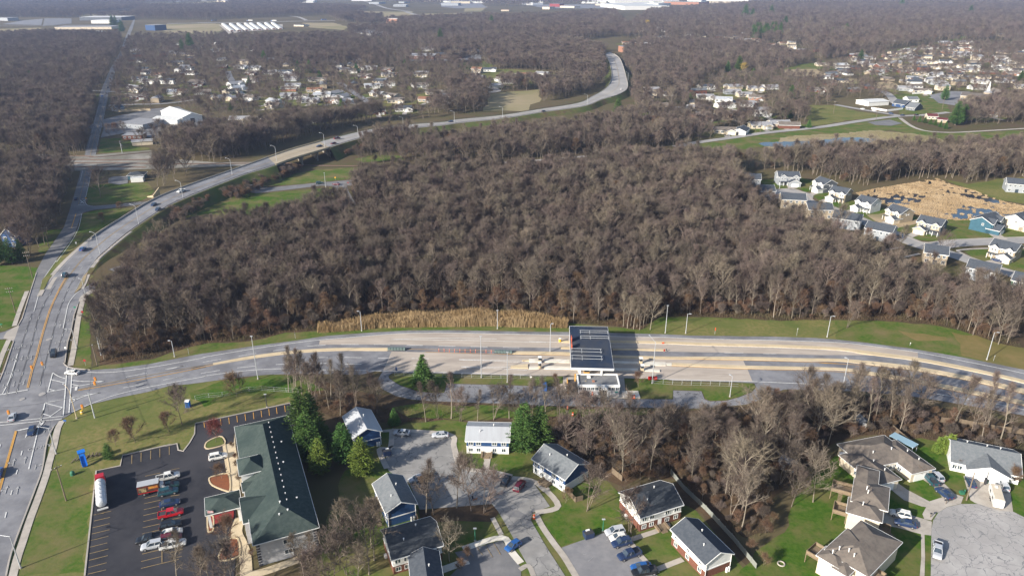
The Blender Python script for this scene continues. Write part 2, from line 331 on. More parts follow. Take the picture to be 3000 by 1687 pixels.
sheet('lawn', WL('c21', [(-200, 640), (50, 630), (110, 650), (60, 780), (0, 940), (-200, 1300)]), grass, amp=.2, excl=True)
sheet('lawn', WL('c31', [(-60, 1040), (300, 1050), (400, 1090), (100, 1140), (-60, 1130)]), grass, amp=4, excl=True)
sheet('lawn', WL('c31', [(1180, 1180), (1260, 1180), (1190, 1417), (1120, 1417)]), grass, amp=1, excl=True)
sheet('lawn', WL('s', [(1000, 1400), (1060, 1320), (1130, 1250), (1300, 1232), (1380, 1240), (1420, 1235), (1500, 1260), (1560, 1310), (1700, 1385), (1760, 1400), (1830, 1460), (2000, 1440), (2090, 1560), (2260, 1740), (950, 1740), (930, 1640)]), grass, amp=.8, excl=True)
sheet('lawn', WL('c14', [(220, 990), (380, 900), (600, 950), (840, 1000), (780, 1080), (390, 1215), (300, 1100)]), grass_lush, amp=.6, excl=True)
sheet('leaf_litter_bed', WL('c13', [(600, 930), (900, 900), (1180, 870), (1240, 930), (1190, 1000), (900, 1010), (620, 1060)]), litter, amp=1, excl=True)
sheet('leaf_litter_bed', WL('c15', [(-60, 700), (150, 850), (400, 1100), (560, 1340), (500, 1370), (420, 1280), (150, 960), (-100, 860)]), litter, amp=.8, excl=True)
sheet('lawn', WL('s', [(2150, 1740), (2190, 1640), (2300, 1560), (2330, 1470), (2380, 1400), (2450, 1340), (2560, 1300), (2700, 1285), (2770, 1300), (3000, 1370), (3150, 1420), (3150, 1740)]), grass_lush, amp=.8, excl=True)
sheet('lawn', WL('c42', [(950, 880), (1500, 790), (2557, 670)]) + WL('c43', [(400, 480), (1000, 400), (1180, 520), (1500, 600), (2700, 560), (2700, 680), (1500, 700), (900, 560), (400, 640)]) + WL('c42', [(2557, 850), (1700, 910), (1200, 990)]), grass, amp=2, excl=True)
sheet('rough_grass', WL('c43', [(-400, 640), (300, 600), (700, 560), (1300, 620), (1600, 700), (1500, 760), (900, 740), (0, 780), (-700, 790)]), field_tan, amp=3, excl=True)
sheet('lawn', WL('c43', [(-200, 250), (200, 255), (500, 330), (900, 385), (600, 420), (300, 450), (0, 510), (-120, 500)]), grass_dry, amp=2, excl=True)
sheet('lawn', WL('c43', [(930, 115), (1420, 110), (1600, 250), (1640, 340), (1000, 370), (1000, 220)]), grass, amp=1, excl=True)
sheet('lawn', WL('c38', [(350, 370), (690, 340), (1000, 430), (1180, 560), (1400, 600), (1650, 650), (1900, 700), (2120, 700), (2800, 690), (2800, 850), (2100, 880), (1700, 870), (1400, 760), (1000, 600), (760, 440), (450, 440)]), grass, amp=.8, excl=True)
sheet('lawn', WL('c38', [(1900, 360), (2100, 400), (2350, 360), (2800, 330), (2800, 600), (2400, 540), (2100, 440)]), grass_dry, amp=1, excl=True)
sheet('lawn', WL('c38', [(2050, 950), (2500, 920), (2800, 920), (2800, 1280), (2500, 1160), (2200, 1050)]), grass, amp=.6, excl=True)
for p in ([(805, 500), (870, 475), (920, 510), (860, 540)], [(910, 560), (980, 545), (1140, 590), (1090, 620), (1000, 600)], [(1140, 640), (1200, 625), (1300, 660), (1220, 680)], [(700, 440), (760, 425), (800, 455), (740, 470)]):
    sheet('lawn', WL('c38', p), grass_lush, amp=.3)
sheet('bare_soil', WL('c38', [(1260, 660), (1420, 640), (1500, 720), (1720, 690), (1740, 720), (1500, 770), (1380, 740)]), dirt, amp=.6)
# far fields
for c, p, m in (('c31', [(2060, 310), (2700, 300), (2700, 470), (2080, 470)], field_tan), ('c32', [(-60, 305), (200, 305), (220, 400), (-60, 415)], field_tan), ('c32', [(1230, 290), (1620, 290), (1820, 350), (1750, 380), (1300, 350)], field_tan),
                ('c33', [(150, 175), (800, 170), (860, 210), (300, 225)], field_tan), ('c33', [(700, 90), (980, 85), (900, 150), (680, 150)], field_tan), ('c31', [(1000, 195), (1750, 125), (1700, 210), (1050, 230)], field_tan),
                ('c31', [(1900, 45), (2700, 30), (2700, 85), (1750, 100)], field_tan), ('c32', [(-50, 20), (300, 15), (300, 70), (-50, 85)], field_tan), ('c34', [(2080, 870), (2560, 870), (2640, 980), (2250, 960)], dirt), ('c34', [(2080, 860), (2650, 770), (2700, 870), (2100, 880)], grass),
                ('c32', [(2000, 150), (2620, 150), (2620, 240), (2000, 235)], field_tan), ('c31', [(-60, 370), (520, 350), (480, 400), (-60, 420)], field_tan), ('c31', [(330, 20), (700, 10), (700, 40), (300, 45)], field_tan),
                ('c33', [(560, 800), (900, 760), (1060, 830), (1000, 880), (640, 880)], grass), ('c33', [(880, 900), (1100, 870), (1700, 900), (2000, 960), (1700, 1060), (900, 1080)], grass_dry), ('c35', [(820, 640), (1240, 590), (1240, 610), (880, 670)], grass),
                ('c35', [(1650, 500), (1850, 450), (1800, 500), (1500, 570)], grass), ('c35', [(700, 1040), (900, 1030), (1000, 1120), (640, 1130)], dirt), ('c35', [(300, 1000), (500, 990), (560, 1060), (380, 1060)], field_tan), ('c33', [(1000, 1180), (1700, 1120), (1500, 1400), (900, 1400)], field_tan)):
    sheet('field', WL(c, p), m, amp=5, step=20, excl=True)
# water
sheet('pond', WL('c38', [(1170, 480), (1300, 450), (1600, 400), (1850, 360), (1960, 410), (2150, 460), (2400, 560), (2900, 640), (2900, 690), (2400, 690), (2130, 690), (1900, 700), (1700, 670), (1550, 620), (1400, 560), (1250, 520)]), water_m, amp=1, excl=True)
sheet('pond', WL('c43', [(-750, 720), (-300, 700), (0, 690), (250, 655), (480, 655), (700, 670), (740, 690), (600, 720), (300, 715), (150, 760), (-200, 790), (-700, 760)]), water_m, amp=1.5, excl=True)
# roads -----------------------------------------------------------
sheet('road', ROADR + RAMP_S[:5] + RAMP_N[:4][::-1] + WL('c21', [(640, 650), (670, 560), (700, 400), (735, 300), (772, 240), (905, 155), (880, 90), (760, 160), (700, 195), (760, 70), (835, 0)]) + WL('c27', [(905, 1300), (335, 1449)]) + WL('c21', [(345, 0), (290, 170), (250, 300), (210, 430), (185, 490), (120, 520), (40, 555), (-200, 600), (-200, 640), (60, 622), (130, 645), (90, 760), (0, 1010), (-200, 1400)]) + WL('c11', [(-350, 1449)]), asphalt_main, 'p')
sheet('driveway', WL('c21', [(30, 615), (60, 560), (120, 520), (185, 490), (140, 620), (125, 640)]), concrete, 'p')
sheet('road', RAMP_N[2:] + RAMP_S[::-1][:-3], asphalt_main, 'p')
NWL = WM(('c22', [(1810, 612), (2484, 552)]), ('c23', [(300, 530), (700, 522), (1000, 525), (2070, 545)]), ('c24', [(570, 402), (1140, 415), (1932, 432)]), ('c25', [(700, 597), (1500, 612), (2277, 638)]), ('c26', [(500, 590), (1045, 662)]))
sheet('concrete_lane', NWL + WM(('c26', [(1050, 715), (500, 692), (250, 690), (0, 690)]), ('c25', [(1500, 772), (700, 755), (0, 742)]), ('c24', [(1150, 582), (570, 580)]), ('c23', [(1000, 682), (600, 668), (0, 660)]), ('c22', [(2280, 661), (1800, 661)])), conc_pave, 'p')
sheet('concrete_lane', WM(('c23', [(195, 745), (900, 762), (1600, 792), (2070, 795)]), ('c24', [(570, 690), (1150, 720), (1932, 732)]), ('c25', [(1145, 850), (1195, 950), (1262, 1112), (300, 1094)]), ('c24', [(1932, 1018), (1260, 998), (590, 972)]), ('c23', [(1800, 1034), (1100, 1016), (90, 985)])), conc_pave, 'p')
LEFTL = WM(('c27', [(335, 1449), (385, 1250), (480, 1070), (600, 900), (680, 780), (740, 600), (790, 430), (850, 220)]), ('c36', [(370, 960), (400, 870), (430, 740), (500, 500), (560, 280), (600, 110)]), ('c31', [(1220, 1300), (1265, 1150), (1330, 1000), (1390, 860), (1450, 760), (1510, 660), (1555, 540), (1590, 440), (1635, 340), (1680, 250)]))
LEFTR = WM(('c27', [(440, 1430), (450, 1345), (560, 1180), (740, 940), (800, 840), (850, 690), (880, 632)]), ('c27', [(905, 520), (905, 480), (940, 320)]), ('c36', [(505, 960), (540, 850), (580, 640), (630, 420), (670, 200), (700, 60)]), ('c31', [(1370, 1200), (1415, 1000), (1470, 850), (1530, 720), (1590, 600), (1630, 460), (1670, 360), (1700, 250)]))
sheet('road', LEFTL + LEFTR[::-1], asphalt_mid, 'p')
sheet('road', WL('c27', [(870, 640), (900, 625), (1000, 598), (1280, 570), (1480, 545), (1600, 540), (1620, 500), (1520, 515), (1200, 545), (1000, 560), (935, 550), (903, 520)]), asphalt_mid, 'p')
sheet('road', WL('c37', [(60, 1080), (210, 1105), (600, 1062), (1000, 1012), (1130, 1020), (1200, 1075), (1300, 1170), (1400, 1200), (1330, 1080), (1310, 1020), (1500, 990), (1480, 935), (1360, 945), (1000, 973), (640, 1010), (250, 1048)]), asphalt_mid, 'p')
sheet('road', WM(('c23', [(220, 1004), (90, 985), (20, 1100), (80, 1200), (250, 1285), (450, 1328), (700, 1348), (1000, 1358), (1600, 1380), (2070, 1402)]), ('c24', [(600, 1400), (1932, 1430)]), ('c15', [(0, 130), (250, 120), (500, 95), (620, 60), (740, 0)]), ('c25', [(1640, 1205), (1270, 1115), (1290, 1145), (1305, 1180), (1250, 1240), (1100, 1300), (950, 1340), (750, 1350), (680, 1325), (640, 1228), (300, 1217), (300, 1325), (0, 1322)]), ('c24', [(1370, 1300), (700, 1285), (480, 1268), (425, 1215), (420, 1118)]),
      ('c23', [(2070, 1172), (1700, 1157), (1100, 1142), (868, 1137), (835, 1246), (650, 1246), (480, 1218), (300, 1160), (165, 1072), (158, 1038)])), cracked('cracked_asphalt', (.235, .235, .245), (.19, .19, .20), .34, .10, (.07, .07, .075)), 'p')
sheet('paved_apron', WL('c24', [(420, 1090), (480, 1080), (480, 985), (1345, 1005), (1372, 1292), (700, 1282), (480, 1265), (425, 1212)]), concrete, 'p')
sheet('lawn', WM(('c23', [(225, 1008), (700, 1016), (1100, 1026), (1800, 1044)]), ('c24', [(0, 978), (475, 982), (475, 1078), (415, 1085), (410, 1114)]), ('c23', [(2070, 1166), (1700, 1152), (1100, 1136), (862, 1130), (828, 1240), (650, 1240), (480, 1212), (300, 1154), (172, 1070), (165, 1040)])), grass, 'p')
sheet('lawn', WM(('c24', [(1352, 1010), (1932, 1028)]), ('c25', [(300, 1106), (1000, 1122), (1255, 1130), (1285, 1148), (1298, 1180), (1246, 1235), (1095, 1294), (950, 1334), (755, 1344), (688, 1320), (646, 1220), (294, 1210), (292, 1318), (0, 1316)]), ('c24', [(1376, 1296)])), grass, 'p')
sheet('car_park', LOT + WL('c12', [(500, 330), (520, 1200), (500, 1500), (440, 1560)]), asphalt_new, 'p')
LOT13 = WM(('c13', [(395, 290), (850, 325), (940, 560), (1000, 610), (1200, 640), (1349, 668)]), ('c14', [(0, 680), (170, 715), (300, 900), (160, 950), (150, 1010), (260, 1200), (420, 1449), (170, 1449), (55, 1240), (0, 1130)]), ('c13', [(1349, 1130), (1240, 940), (1190, 880), (620, 925), (540, 720), (380, 625), (340, 560), (370, 450), (385, 340)]))
sheet('road', LOT13, cracked('court_asphalt', (.31, .30, .285), (.22, .215, .21), .15, .11, (.12, .12, .12), .05), 'p')
sheet('asphalt_patch', WL('c14', [(-60, 940), (40, 928), (110, 965), (100, 990), (-20, 985), (-60, 960)]), asphalt_mid, 'p')
sheet('car_park', WL('c14', [(390, 1225), (560, 1165), (780, 1090), (870, 1110), (1110, 1400), (1150, 1449), (1190, 1500), (540, 1500)]), asphalt, 'p')
sheet('car_park', WL('c45', [(920, 1100), (1120, 1060), (1620, 920), (1767, 1130), (1900, 1330), (1900, 1500), (800, 1500), (950, 1350), (1090, 1280), (1000, 1200)]), asphalt_mid, 'p')
sheet('lawn', WL('s', [(1150, 1195), (1230, 1184), (1560, 1192), (1900, 1202), (1900, 1215), (1640, 1222), (1400, 1229), (1200, 1222)]), grass, amp=.6)
sheet('cul_de_sac', WL('c16', [(1500, 1040), (1349, 985), (1240, 930), (1100, 895), (1000, 880), (850, 880), (740, 905), (670, 950), (630, 1010), (617, 1080), (610, 1500), (1600, 1500)]), cracked('cracked_concrete', (.40, .385, .37), (.335, .32, .31), .33, .09, (.19, .19, .195), .08), 'p')
for p in ([(250, 730), (330, 700), (430, 770), (600, 860), (700, 828), (660, 762), (520, 668), (560, 620), (700, 700), (800, 800), (870, 825), (850, 878), (740, 903), (668, 950), (575, 905), (540, 900), (400, 850)],
          [(240, 930), (330, 930), (560, 1000), (620, 1020), (614, 1130), (530, 1118), (340, 1065), (230, 1050)], [(870, 660), (1000, 650), (1230, 720), (1262, 942), (1160, 935), (960, 872), (925, 850), (880, 700)], [(60, 1500), (60, 1430), (180, 1370), (260, 1449), (270, 1500)],
          [(534, 1118), (562, 1120), (566, 1300), (560, 1500), (520, 1500), (536, 1300)], [(575, 905), (640, 870), (660, 945), (615, 1010), (560, 1000), (545, 960)]):
    sheet('driveway', WL('c16', p), sidewalk_m, 'p')
for c, p, w, m in (('c11', [(545, 95), (505, 165), (470, 320), (430, 460), (400, 580), (330, 780), (262, 960), (200, 1150), (150, 1300), (105, 1480)], 1.7, sidewalk_m), ('c21', [(780, 265), (740, 430), (700, 700), (665, 875)], 1.8, sidewalk_m),
                   ('c21', [(255, 172), (190, 340), (135, 500)], 1.6, sidewalk_m), ('c21', [(85, 630), (35, 740), (0, 830), (-60, 1000)], 1.6, sidewalk_m), ('c27', [(510, 1449), (600, 1300), (740, 1130)], 1.6, concrete), ('c21', [(835, 0), (800, 90), (770, 150)], 1.8, concrete), ('c21', [(895, 155), (800, 215), (775, 265)], 2.6, concrete),
                   ('c13', [(395, 297), (848, 330), (890, 430), (955, 590), (1200, 628), (1349, 662)], 1.6, sidewalk_m), ('c14', [(0, 675), (190, 712), (365, 895), (185, 948)], 1.6, sidewalk_m), ('c13', [(400, 300), (385, 440), (300, 450), (360, 600)], 1.5, sidewalk_m), ('c13', [(330, 305), (400, 300)], 1.3, sidewalk_m),
                   ('c14', [(185, 955), (240, 1060), (330, 1190), (420, 1310), (520, 1480)], 1.5, sidewalk_m), ('c14', [(945, 1160), (1220, 1062), (1180, 1005)], 1.4, sidewalk_m), ('c14', [(1140, 1400), (1349, 1318)], 1.4, sidewalk_m), ('c14', [(900, 1130), (1000, 1270), (1150, 1430)], 1.3, sidewalk_m),
                   ('c13', [(1160, 490), (1143, 610)], 1.7, sidewalk_m), ('c13', [(1195, 990), (1265, 1125)], 1.2, sidewalk_m), ('c45', [(700, 1375), (1030, 1260), (1080, 1290)], 2.0, conc_white), ('c45', [(1040, 1050), (1620, 885), (1767, 1100), (1900, 1260)], 1.7, conc_white), ('c14', [(225, 730), (275, 775)], 2.2, sidewalk_m), ('c14', [(60, 1400), (130, 1370), (170, 1449)], 1.2, concrete),
                   ('c12', [(460, 405), (490, 600), (510, 720), (470, 770)], 3.4, side_tan), ('c12', [(555, 985), (520, 1100), (560, 1200), (590, 1300), (600, 1480)], 2.6, side_tan), ('c12', [(640, 1440), (760, 1410), (1010, 1320)], 2.2, side_tan), ('c16', [(900, 700), (960, 840)], .1, concrete),
                   ('c22', [(1720, 1449), (1640, 1270)], .9, dirt)):
    strip('sidewalk', WL(c, p), w, m, 'p')
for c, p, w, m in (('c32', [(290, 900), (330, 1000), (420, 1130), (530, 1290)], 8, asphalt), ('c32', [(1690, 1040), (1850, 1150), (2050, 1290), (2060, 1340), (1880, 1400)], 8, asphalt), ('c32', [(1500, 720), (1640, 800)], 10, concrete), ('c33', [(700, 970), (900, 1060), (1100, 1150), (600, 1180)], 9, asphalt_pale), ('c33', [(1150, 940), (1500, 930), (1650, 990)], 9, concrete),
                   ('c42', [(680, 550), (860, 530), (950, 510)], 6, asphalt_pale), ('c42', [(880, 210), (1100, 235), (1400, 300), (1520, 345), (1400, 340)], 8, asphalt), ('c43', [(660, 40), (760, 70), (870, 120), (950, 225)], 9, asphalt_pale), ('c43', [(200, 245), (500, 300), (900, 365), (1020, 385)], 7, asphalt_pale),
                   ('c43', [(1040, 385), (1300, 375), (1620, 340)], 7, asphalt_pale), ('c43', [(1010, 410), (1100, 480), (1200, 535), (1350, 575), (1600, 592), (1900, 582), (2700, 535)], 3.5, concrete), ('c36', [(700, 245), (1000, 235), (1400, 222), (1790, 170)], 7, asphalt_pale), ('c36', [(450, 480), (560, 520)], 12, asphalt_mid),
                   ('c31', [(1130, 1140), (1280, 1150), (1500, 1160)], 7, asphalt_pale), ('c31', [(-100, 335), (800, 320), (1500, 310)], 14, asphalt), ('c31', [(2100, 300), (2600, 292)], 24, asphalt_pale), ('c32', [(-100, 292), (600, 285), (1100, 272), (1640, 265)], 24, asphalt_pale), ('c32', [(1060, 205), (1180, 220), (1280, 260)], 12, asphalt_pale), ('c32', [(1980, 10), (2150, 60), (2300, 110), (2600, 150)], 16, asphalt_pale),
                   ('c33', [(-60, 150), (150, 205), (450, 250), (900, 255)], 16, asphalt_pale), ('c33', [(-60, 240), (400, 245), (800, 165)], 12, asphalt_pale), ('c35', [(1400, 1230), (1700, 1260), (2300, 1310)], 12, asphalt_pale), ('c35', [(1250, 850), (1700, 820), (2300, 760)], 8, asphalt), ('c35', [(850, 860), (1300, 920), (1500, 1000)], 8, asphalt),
                   ('c37', [(1180, 1060), (1260, 1140), (1340, 1220), (1380, 1380)], 7, asphalt_mid), ('c27', [(1200, 1250), (1350, 1200)], 7, asphalt_mid)):
    strip('road', WL(c, p), w, m, 'p')
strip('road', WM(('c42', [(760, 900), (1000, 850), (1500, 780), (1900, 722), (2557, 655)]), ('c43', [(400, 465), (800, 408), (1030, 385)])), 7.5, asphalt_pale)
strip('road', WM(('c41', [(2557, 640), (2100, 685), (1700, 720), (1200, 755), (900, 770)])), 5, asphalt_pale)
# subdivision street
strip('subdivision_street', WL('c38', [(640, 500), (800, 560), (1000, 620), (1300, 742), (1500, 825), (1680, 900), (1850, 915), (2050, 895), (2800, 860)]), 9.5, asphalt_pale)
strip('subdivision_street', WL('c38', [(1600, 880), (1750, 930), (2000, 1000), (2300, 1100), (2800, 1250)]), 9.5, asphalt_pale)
c0 = Vector(W('c38', 610, 492)); sheet('cul_de_sac', [(c0.x + 13.5 * math.cos(a * .2618), c0.y + 13.5 * math.sin(a * .2618)) for a in range(24)], asphalt_pale, 'p')
for p in ([(470, 452), (620, 440), (720, 470), (780, 510), (820, 545), (1000, 605), (1300, 725), (1600, 845), (1750, 893), (2000, 868), (2800, 838)], [(2800, 935), (2300, 940), (2060, 952), (2040, 975), (2300, 1080), (2800, 1230)], [(1400, 955), (1550, 930)], [(1540, 1020), (1700, 985)], [(1470, 850), (1600, 905)]):
    strip('sidewalk', WL('c38', p), 1.6, concrete)
for p in ([(585, 405), (645, 405), (680, 435), (600, 445)], [(775, 480), (830, 460), (860, 470), (800, 505)], [(850, 545), (935, 515), (975, 530), (900, 560)], [(1080, 625), (1160, 600), (1200, 625), (1140, 645)], [(1340, 740), (1430, 700), (1490, 725), (1380, 760)], [(1590, 825), (1670, 795), (1730, 815), (1640, 850)], [(2280, 820), (2370, 820), (2440, 865), (2350, 870)], [(2240, 1050), (2340, 1030), (2420, 1060), (2330, 1085)]):
    sheet('driveway', WL('c38', p), concrete, 'p')
sheet('yard', WL('c36', [(620, 420), (820, 370), (950, 350), (1120, 300), (1550, 260), (1800, 420), (2030, 600), (1850, 670), (1230, 640), (860, 590), (600, 640), (640, 520)]), asphalt_mid, 'p')
sheet('yard', WL('c36', [(700, 1130), (760, 1110), (930, 1105), (930, 1190), (830, 1210), (690, 1190)]), asphalt_mid, 'p')
for c, p, m in (('c31', [(540, 330), (560, 235), (900, 235), (900, 300)], asphalt_mid), ('c31', [(20, 310), (300, 260), (540, 240), (520, 320)], asphalt), ('c32', [(180, 320), (330, 320), (980, 310), (980, 370), (500, 400), (300, 430)], concrete), ('c32', [(1820, 340), (2440, 300), (2440, 380), (1860, 400)], concrete), ('c33', [(380, 40), (900, 50), (980, 100), (600, 110), (400, 90)], asphalt), ('c33', [(-60, 720), (900, 690), (900, 760), (560, 770), (0, 770)], asphalt_mid),
                ('c35', [(1380, 1200), (1640, 1150), (1900, 1160), (1880, 1230), (1700, 1330), (1500, 1300)], asphalt), ('c43', [(600, 465), (880, 432), (1040, 480), (900, 510), (700, 500)], asphalt_mid), ('c33', [(1460, 60), (2500, 60), (2576, 110), (1700, 110)], asphalt)):
    sheet('car_park', WL(c, p), m, 'p')
# railway ---------------------------------------------------------
ballast = M('ballast', (.10, .085, .07), (.07, .06, .055), 2, rough=1); rail_m = M('rail_steel', (.16, .10, .07), rough=.6)
gravel_l = M('gravel_pale', (.30, .28, .25), (.20, .19, .165), .1, c3=(.14, .13, .10), s3=.03, rough=1)
sheet('gravel_bed', WM(('c36', [(-500, 830), (400, 860), (1200, 790), (1500, 900), (2000, 940), (2484, 935)]), ('c36', [(2484, 975), (1500, 1010), (900, 1030), (400, 1040), (-500, 1060)])), gravel_l, 'p')
rails = MB()
for segs in ((('c36', [(-500, 870), (380, 862), (560, 875), (1200, 815)]),), (('c36', [(-500, 915), (390, 905), (600, 912), (1200, 905)]),), (('c36', [(-500, 960), (560, 945), (1400, 958), (2000, 955), (2484, 950)]), ('c37', [(500, 735), (850, 768), (1380, 775), (2100, 772), (2484, 775)]), ('c41', [(600, 800), (1000, 780)])), (('c36', [(-500, 1010), (600, 992), (1150, 1000)]),)):
    P = WM(*segs); strip('railway_track', P, 3.2, ballast)
    for s_ in (-.72, .72):
        for q in range(1): kerb(rails, [tuple(v) for v in offs(smooth(P, 4), s_)], .12, .15, .42, 0, 0)
tag(rails.build('railway_rails', rail_m), kind='structure')
# kerbs -----------------------------------------------------------
kb = MB()
for P, w in ((ROADR, .35), (RAMP_N[:5], .3), (WL('c21', [(345, 0), (290, 170), (250, 300), (210, 430), (170, 500)]), .35), (WL('c21', [(130, 645), (90, 760), (0, 1010), (-200, 1400)]), .35), (WL('c21', [(612, 850), (640, 650), (670, 560), (700, 400), (735, 300)]), .35),
             (LOT[:5], .35), (WL('c12', [(-40, 423), (50, 405), (60, 455), (100, 465), (150, 400), (190, 330), (195, 245), (940, 85), (965, 125), (1005, 145)]), .35)):
    kerb(kb, P, w, sm=0 if len(P) in (5, 10) else 3)
tag(kb.build('road_kerb', concrete), kind='structure')
kb = MB()
for p in ([(270, 430), (285, 395), (345, 362), (405, 350), (428, 410), (300, 447), (270, 430)], [(303, 690), (322, 668), (450, 640), (470, 700), (470, 770), (445, 782), (330, 735), (303, 690)], [(290, 985), (335, 980), (337, 1085), (315, 1102), (295, 1092), (290, 985)], [(378, 1300), (420, 1210), (470, 1158), (530, 1155), (545, 1290), (400, 1332), (378, 1300)]):
    kerb(kb, WL('c12', p), .35, z1=.3, sm=3)
kerb(kb, WM(('c12', [(430, 410), (462, 600), (468, 640)])), .3)
tag(kb.build('island_kerb', conc_tan), kind='structure')
sheet('planting_bed', WL('c12', [(275, 430), (290, 398), (345, 365), (405, 354), (424, 408), (300, 442)]), grass_dry, 'p'); sheet('planting_bed', WL('c12', [(308, 690), (325, 672), (448, 645), (466, 700), (466, 770), (445, 778), (332, 730)]), mulch, 'p')
sheet('planting_bed', WL('c12', [(295, 988), (331, 984), (333, 1083), (315, 1098), (299, 1090)]), mulch, 'p'); sheet('planting_bed', WL('c12', [(383, 1298), (424, 1212), (472, 1162), (527, 1160), (540, 1287), (402, 1326)]), mulch, 'p')
sheet('planting_bed', WL('c12', [(500, 400), (505, 330), (540, 700), (560, 930), (520, 930), (520, 720)]), side_tan, 'p'); sheet('red_paving', WL('c12', [(300, 985), (500, 935), (500, 1000), (338, 1046)]), M('red_paving', (.30, .03, .03), (.22, .025, .03), 1), 'p')
# raised medians --------------------------------------------------
def median(name, top, bot, h, m):
    t_ = smooth(top, 4); b_ = smooth(bot, 4); n = min(len(t_), len(b_)); v = []; f = []
    for i in range(n): v += [(t_[i][0], t_[i][1], 0), (t_[i][0], t_[i][1], h), (b_[i][0], b_[i][1], h), (b_[i][0], b_[i][1], 0)]
    for i in range(n - 1):
        a = i * 4; f += [(a, a + 4, a + 5, a + 1), (a + 1, a + 5, a + 6, a + 2), (a + 2, a + 6, a + 7, a + 3)]
    f += [(0, 1, 2, 3), (4 * n - 1, 4 * n - 2, 4 * n - 3, 4 * n - 4)]; b = MB(); b.add(v, f); return tag(b.build(name, m), kind='structure')
def two(*runs):
    """runs of (crop, [(x, y_top, y_bottom)]) -> the two edges"""
    return [W(c, x, t) for c, l in runs for x, t, bb in l], [W(c, x, bb) for c, l in runs for x, t, bb in l]
median('traffic_median', *two(('c22', [(515, 892, 912), (1000, 800, 832), (1500, 738, 770), (2000, 708, 738), (2484, 706, 738)]), ('c23', [(200, 705, 738)])), .3, conc_tan)
median('traffic_median', *two(('c23', [(1600, 748, 776), (2070, 752, 785)]), ('c24', [(580, 648, 680), (1180, 685, 718), (1932, 705, 735)]), ('c25', [(1145, 815, 848), (1850, 832, 863), (2277, 838, 866)]), ('c26', [(500, 756, 790), (1000, 812, 850), (1500, 902, 940), (2000, 1012, 1056), (2300, 1082, 1130)])), .32, conc_tan)
median('traffic_median', *two(('c24', [(1150, 475, 508), (1900, 490, 520)]), ('c25', [(700, 646, 674), (1500, 666, 695), (2277, 700, 730)]), ('c26', [(500, 652, 685), (1000, 717, 750), (1500, 808, 840), (2000, 918, 950), (2300, 990, 1025)])), .33, conc_tan)
median('traffic_median', *two(('c25', [(285, 888, 915), (1200, 922, 953), (2277, 946, 974)]), ('c26', [(500, 866, 895), (1000, 942, 980), (1500, 1042, 1080), (2000, 1142, 1182), (2300, 1215, 1258)])), .31, conc_tan)
for q in ([(0, 742, 783), (165, 742, 788)], [(205, 745, 780), (575, 750, 792)], [(0, 850, 882), (140, 845, 878)], [(215, 842, 880), (690, 852, 888)], [(1190, 770, 800), (1570, 785, 815)], [(1600, 783, 828), (1932, 790, 835)], [(1050, 872, 905), (1540, 878, 910)], [(1620, 880, 908), (1850, 895, 920)], [(420, 478, 500), (580, 482, 508)], [(450, 572, 592), (590, 576, 598)], [(1180, 595, 612), (1932, 600, 622)]):
    median('toll_island', *two(('c24', q)), .42, conc_white if q[0][1] > 600 else conc_tan)
median('toll_island', *two(('c25', [(212, 890, 914), (280, 893, 915)])), .42, conc_white)
median('splitter_island', *two(('c23', [(1640, 925, 950), (1850, 905, 955)])), .4, conc_tan); median('splitter_island', *two(('c23', [(1780, 855, 865), (2000, 835, 870)])), .4, conc_tan)
# ---------------------------------------------------------------- painted markings
mk = MB(); MW, MWF, MY, MYF = 0, 1, 2, 3
def wl(c, pts, w=.2, m=MW, dash=None, sm=4):
    if not isinstance(c, str): w, m = pts, int(w)
    ribbon(mk, WL(c, pts, ZM) if isinstance(c, str) else [(p[0], p[1], ZM) for p in WM(*c)], w, ZM, m, sm, dash)
# ramp and toll road
wl((('c21', [(760, 925), (850, 937), (950, 941), (1150, 930), (1500, 880), (1932, 800)]), ('c22', [(400, 818), (1000, 716), (1500, 645), (1810, 608), (2484, 552)]), ('c23', [(300, 530), (700, 522), (1000, 525), (2070, 545)]), ('c24', [(570, 402), (1140, 415), (1932, 432)]), ('c25', [(700, 597), (1500, 612), (2277, 638)]), ('c26', [(500, 590), (1045, 664), (1500, 750), (2000, 850), (2300, 920)])), .28, 0)
wl((('c21', [(650, 1328), (850, 1240), (1050, 1165), (1300, 1100), (1600, 1040), (1932, 978)]), ('c22', [(400, 1047), (800, 992), (1100, 966), (1400, 958), (1900, 970), (2400, 980)]), ('c23', [(450, 995), (1100, 1008), (1840, 1033)])), .25, 0)
wl((('c25', [(80, 1080), (700, 1100), (1270, 1113), (2277, 1155)]), ('c26', [(500, 1022), (1000, 1070), (1500, 1145), (2000, 1235), (2300, 1300)])), .25, 0)
for c, l in (('c21', [((1185, 978), (1385, 940)), ((1560, 905), (1740, 872)), ((1165, 1080), (1355, 1045)), ((1540, 1007), (1720, 975))]),
             ('c22', [((390, 872), (612, 833)), ((825, 797), (1040, 765)), ((1245, 733), (1465, 703)), ((1660, 678), (1880, 662)), ((2070, 657), (2280, 657)), ((365, 1007), (595, 970)), ((808, 940), (1025, 918)), ((1275, 900), (1485, 888)), ((1690, 890), (1890, 885)), ((2110, 893), (2315, 897)), ((1705, 817), (1910, 815)), ((2110, 813), (2315, 817)), ((-40, 960), (170, 912)), ((-60, 1080), (145, 1045))]),
             ('c23', [((-20, 657), (180, 660)), ((380, 664), (575, 668)), ((765, 673), (970, 678)), ((1155, 682), (1360, 687)), ((1545, 692), (1745, 697)), ((45, 902), (250, 905)), ((455, 910), (560, 912)), ((30, 820), (240, 822)), ((440, 826), (650, 830))]), ('c25', [((920, 758), (1150, 760)), ((1390, 768), (1550, 770))])):
    for a, e in l: wl(c, [a, e], .24, 0)
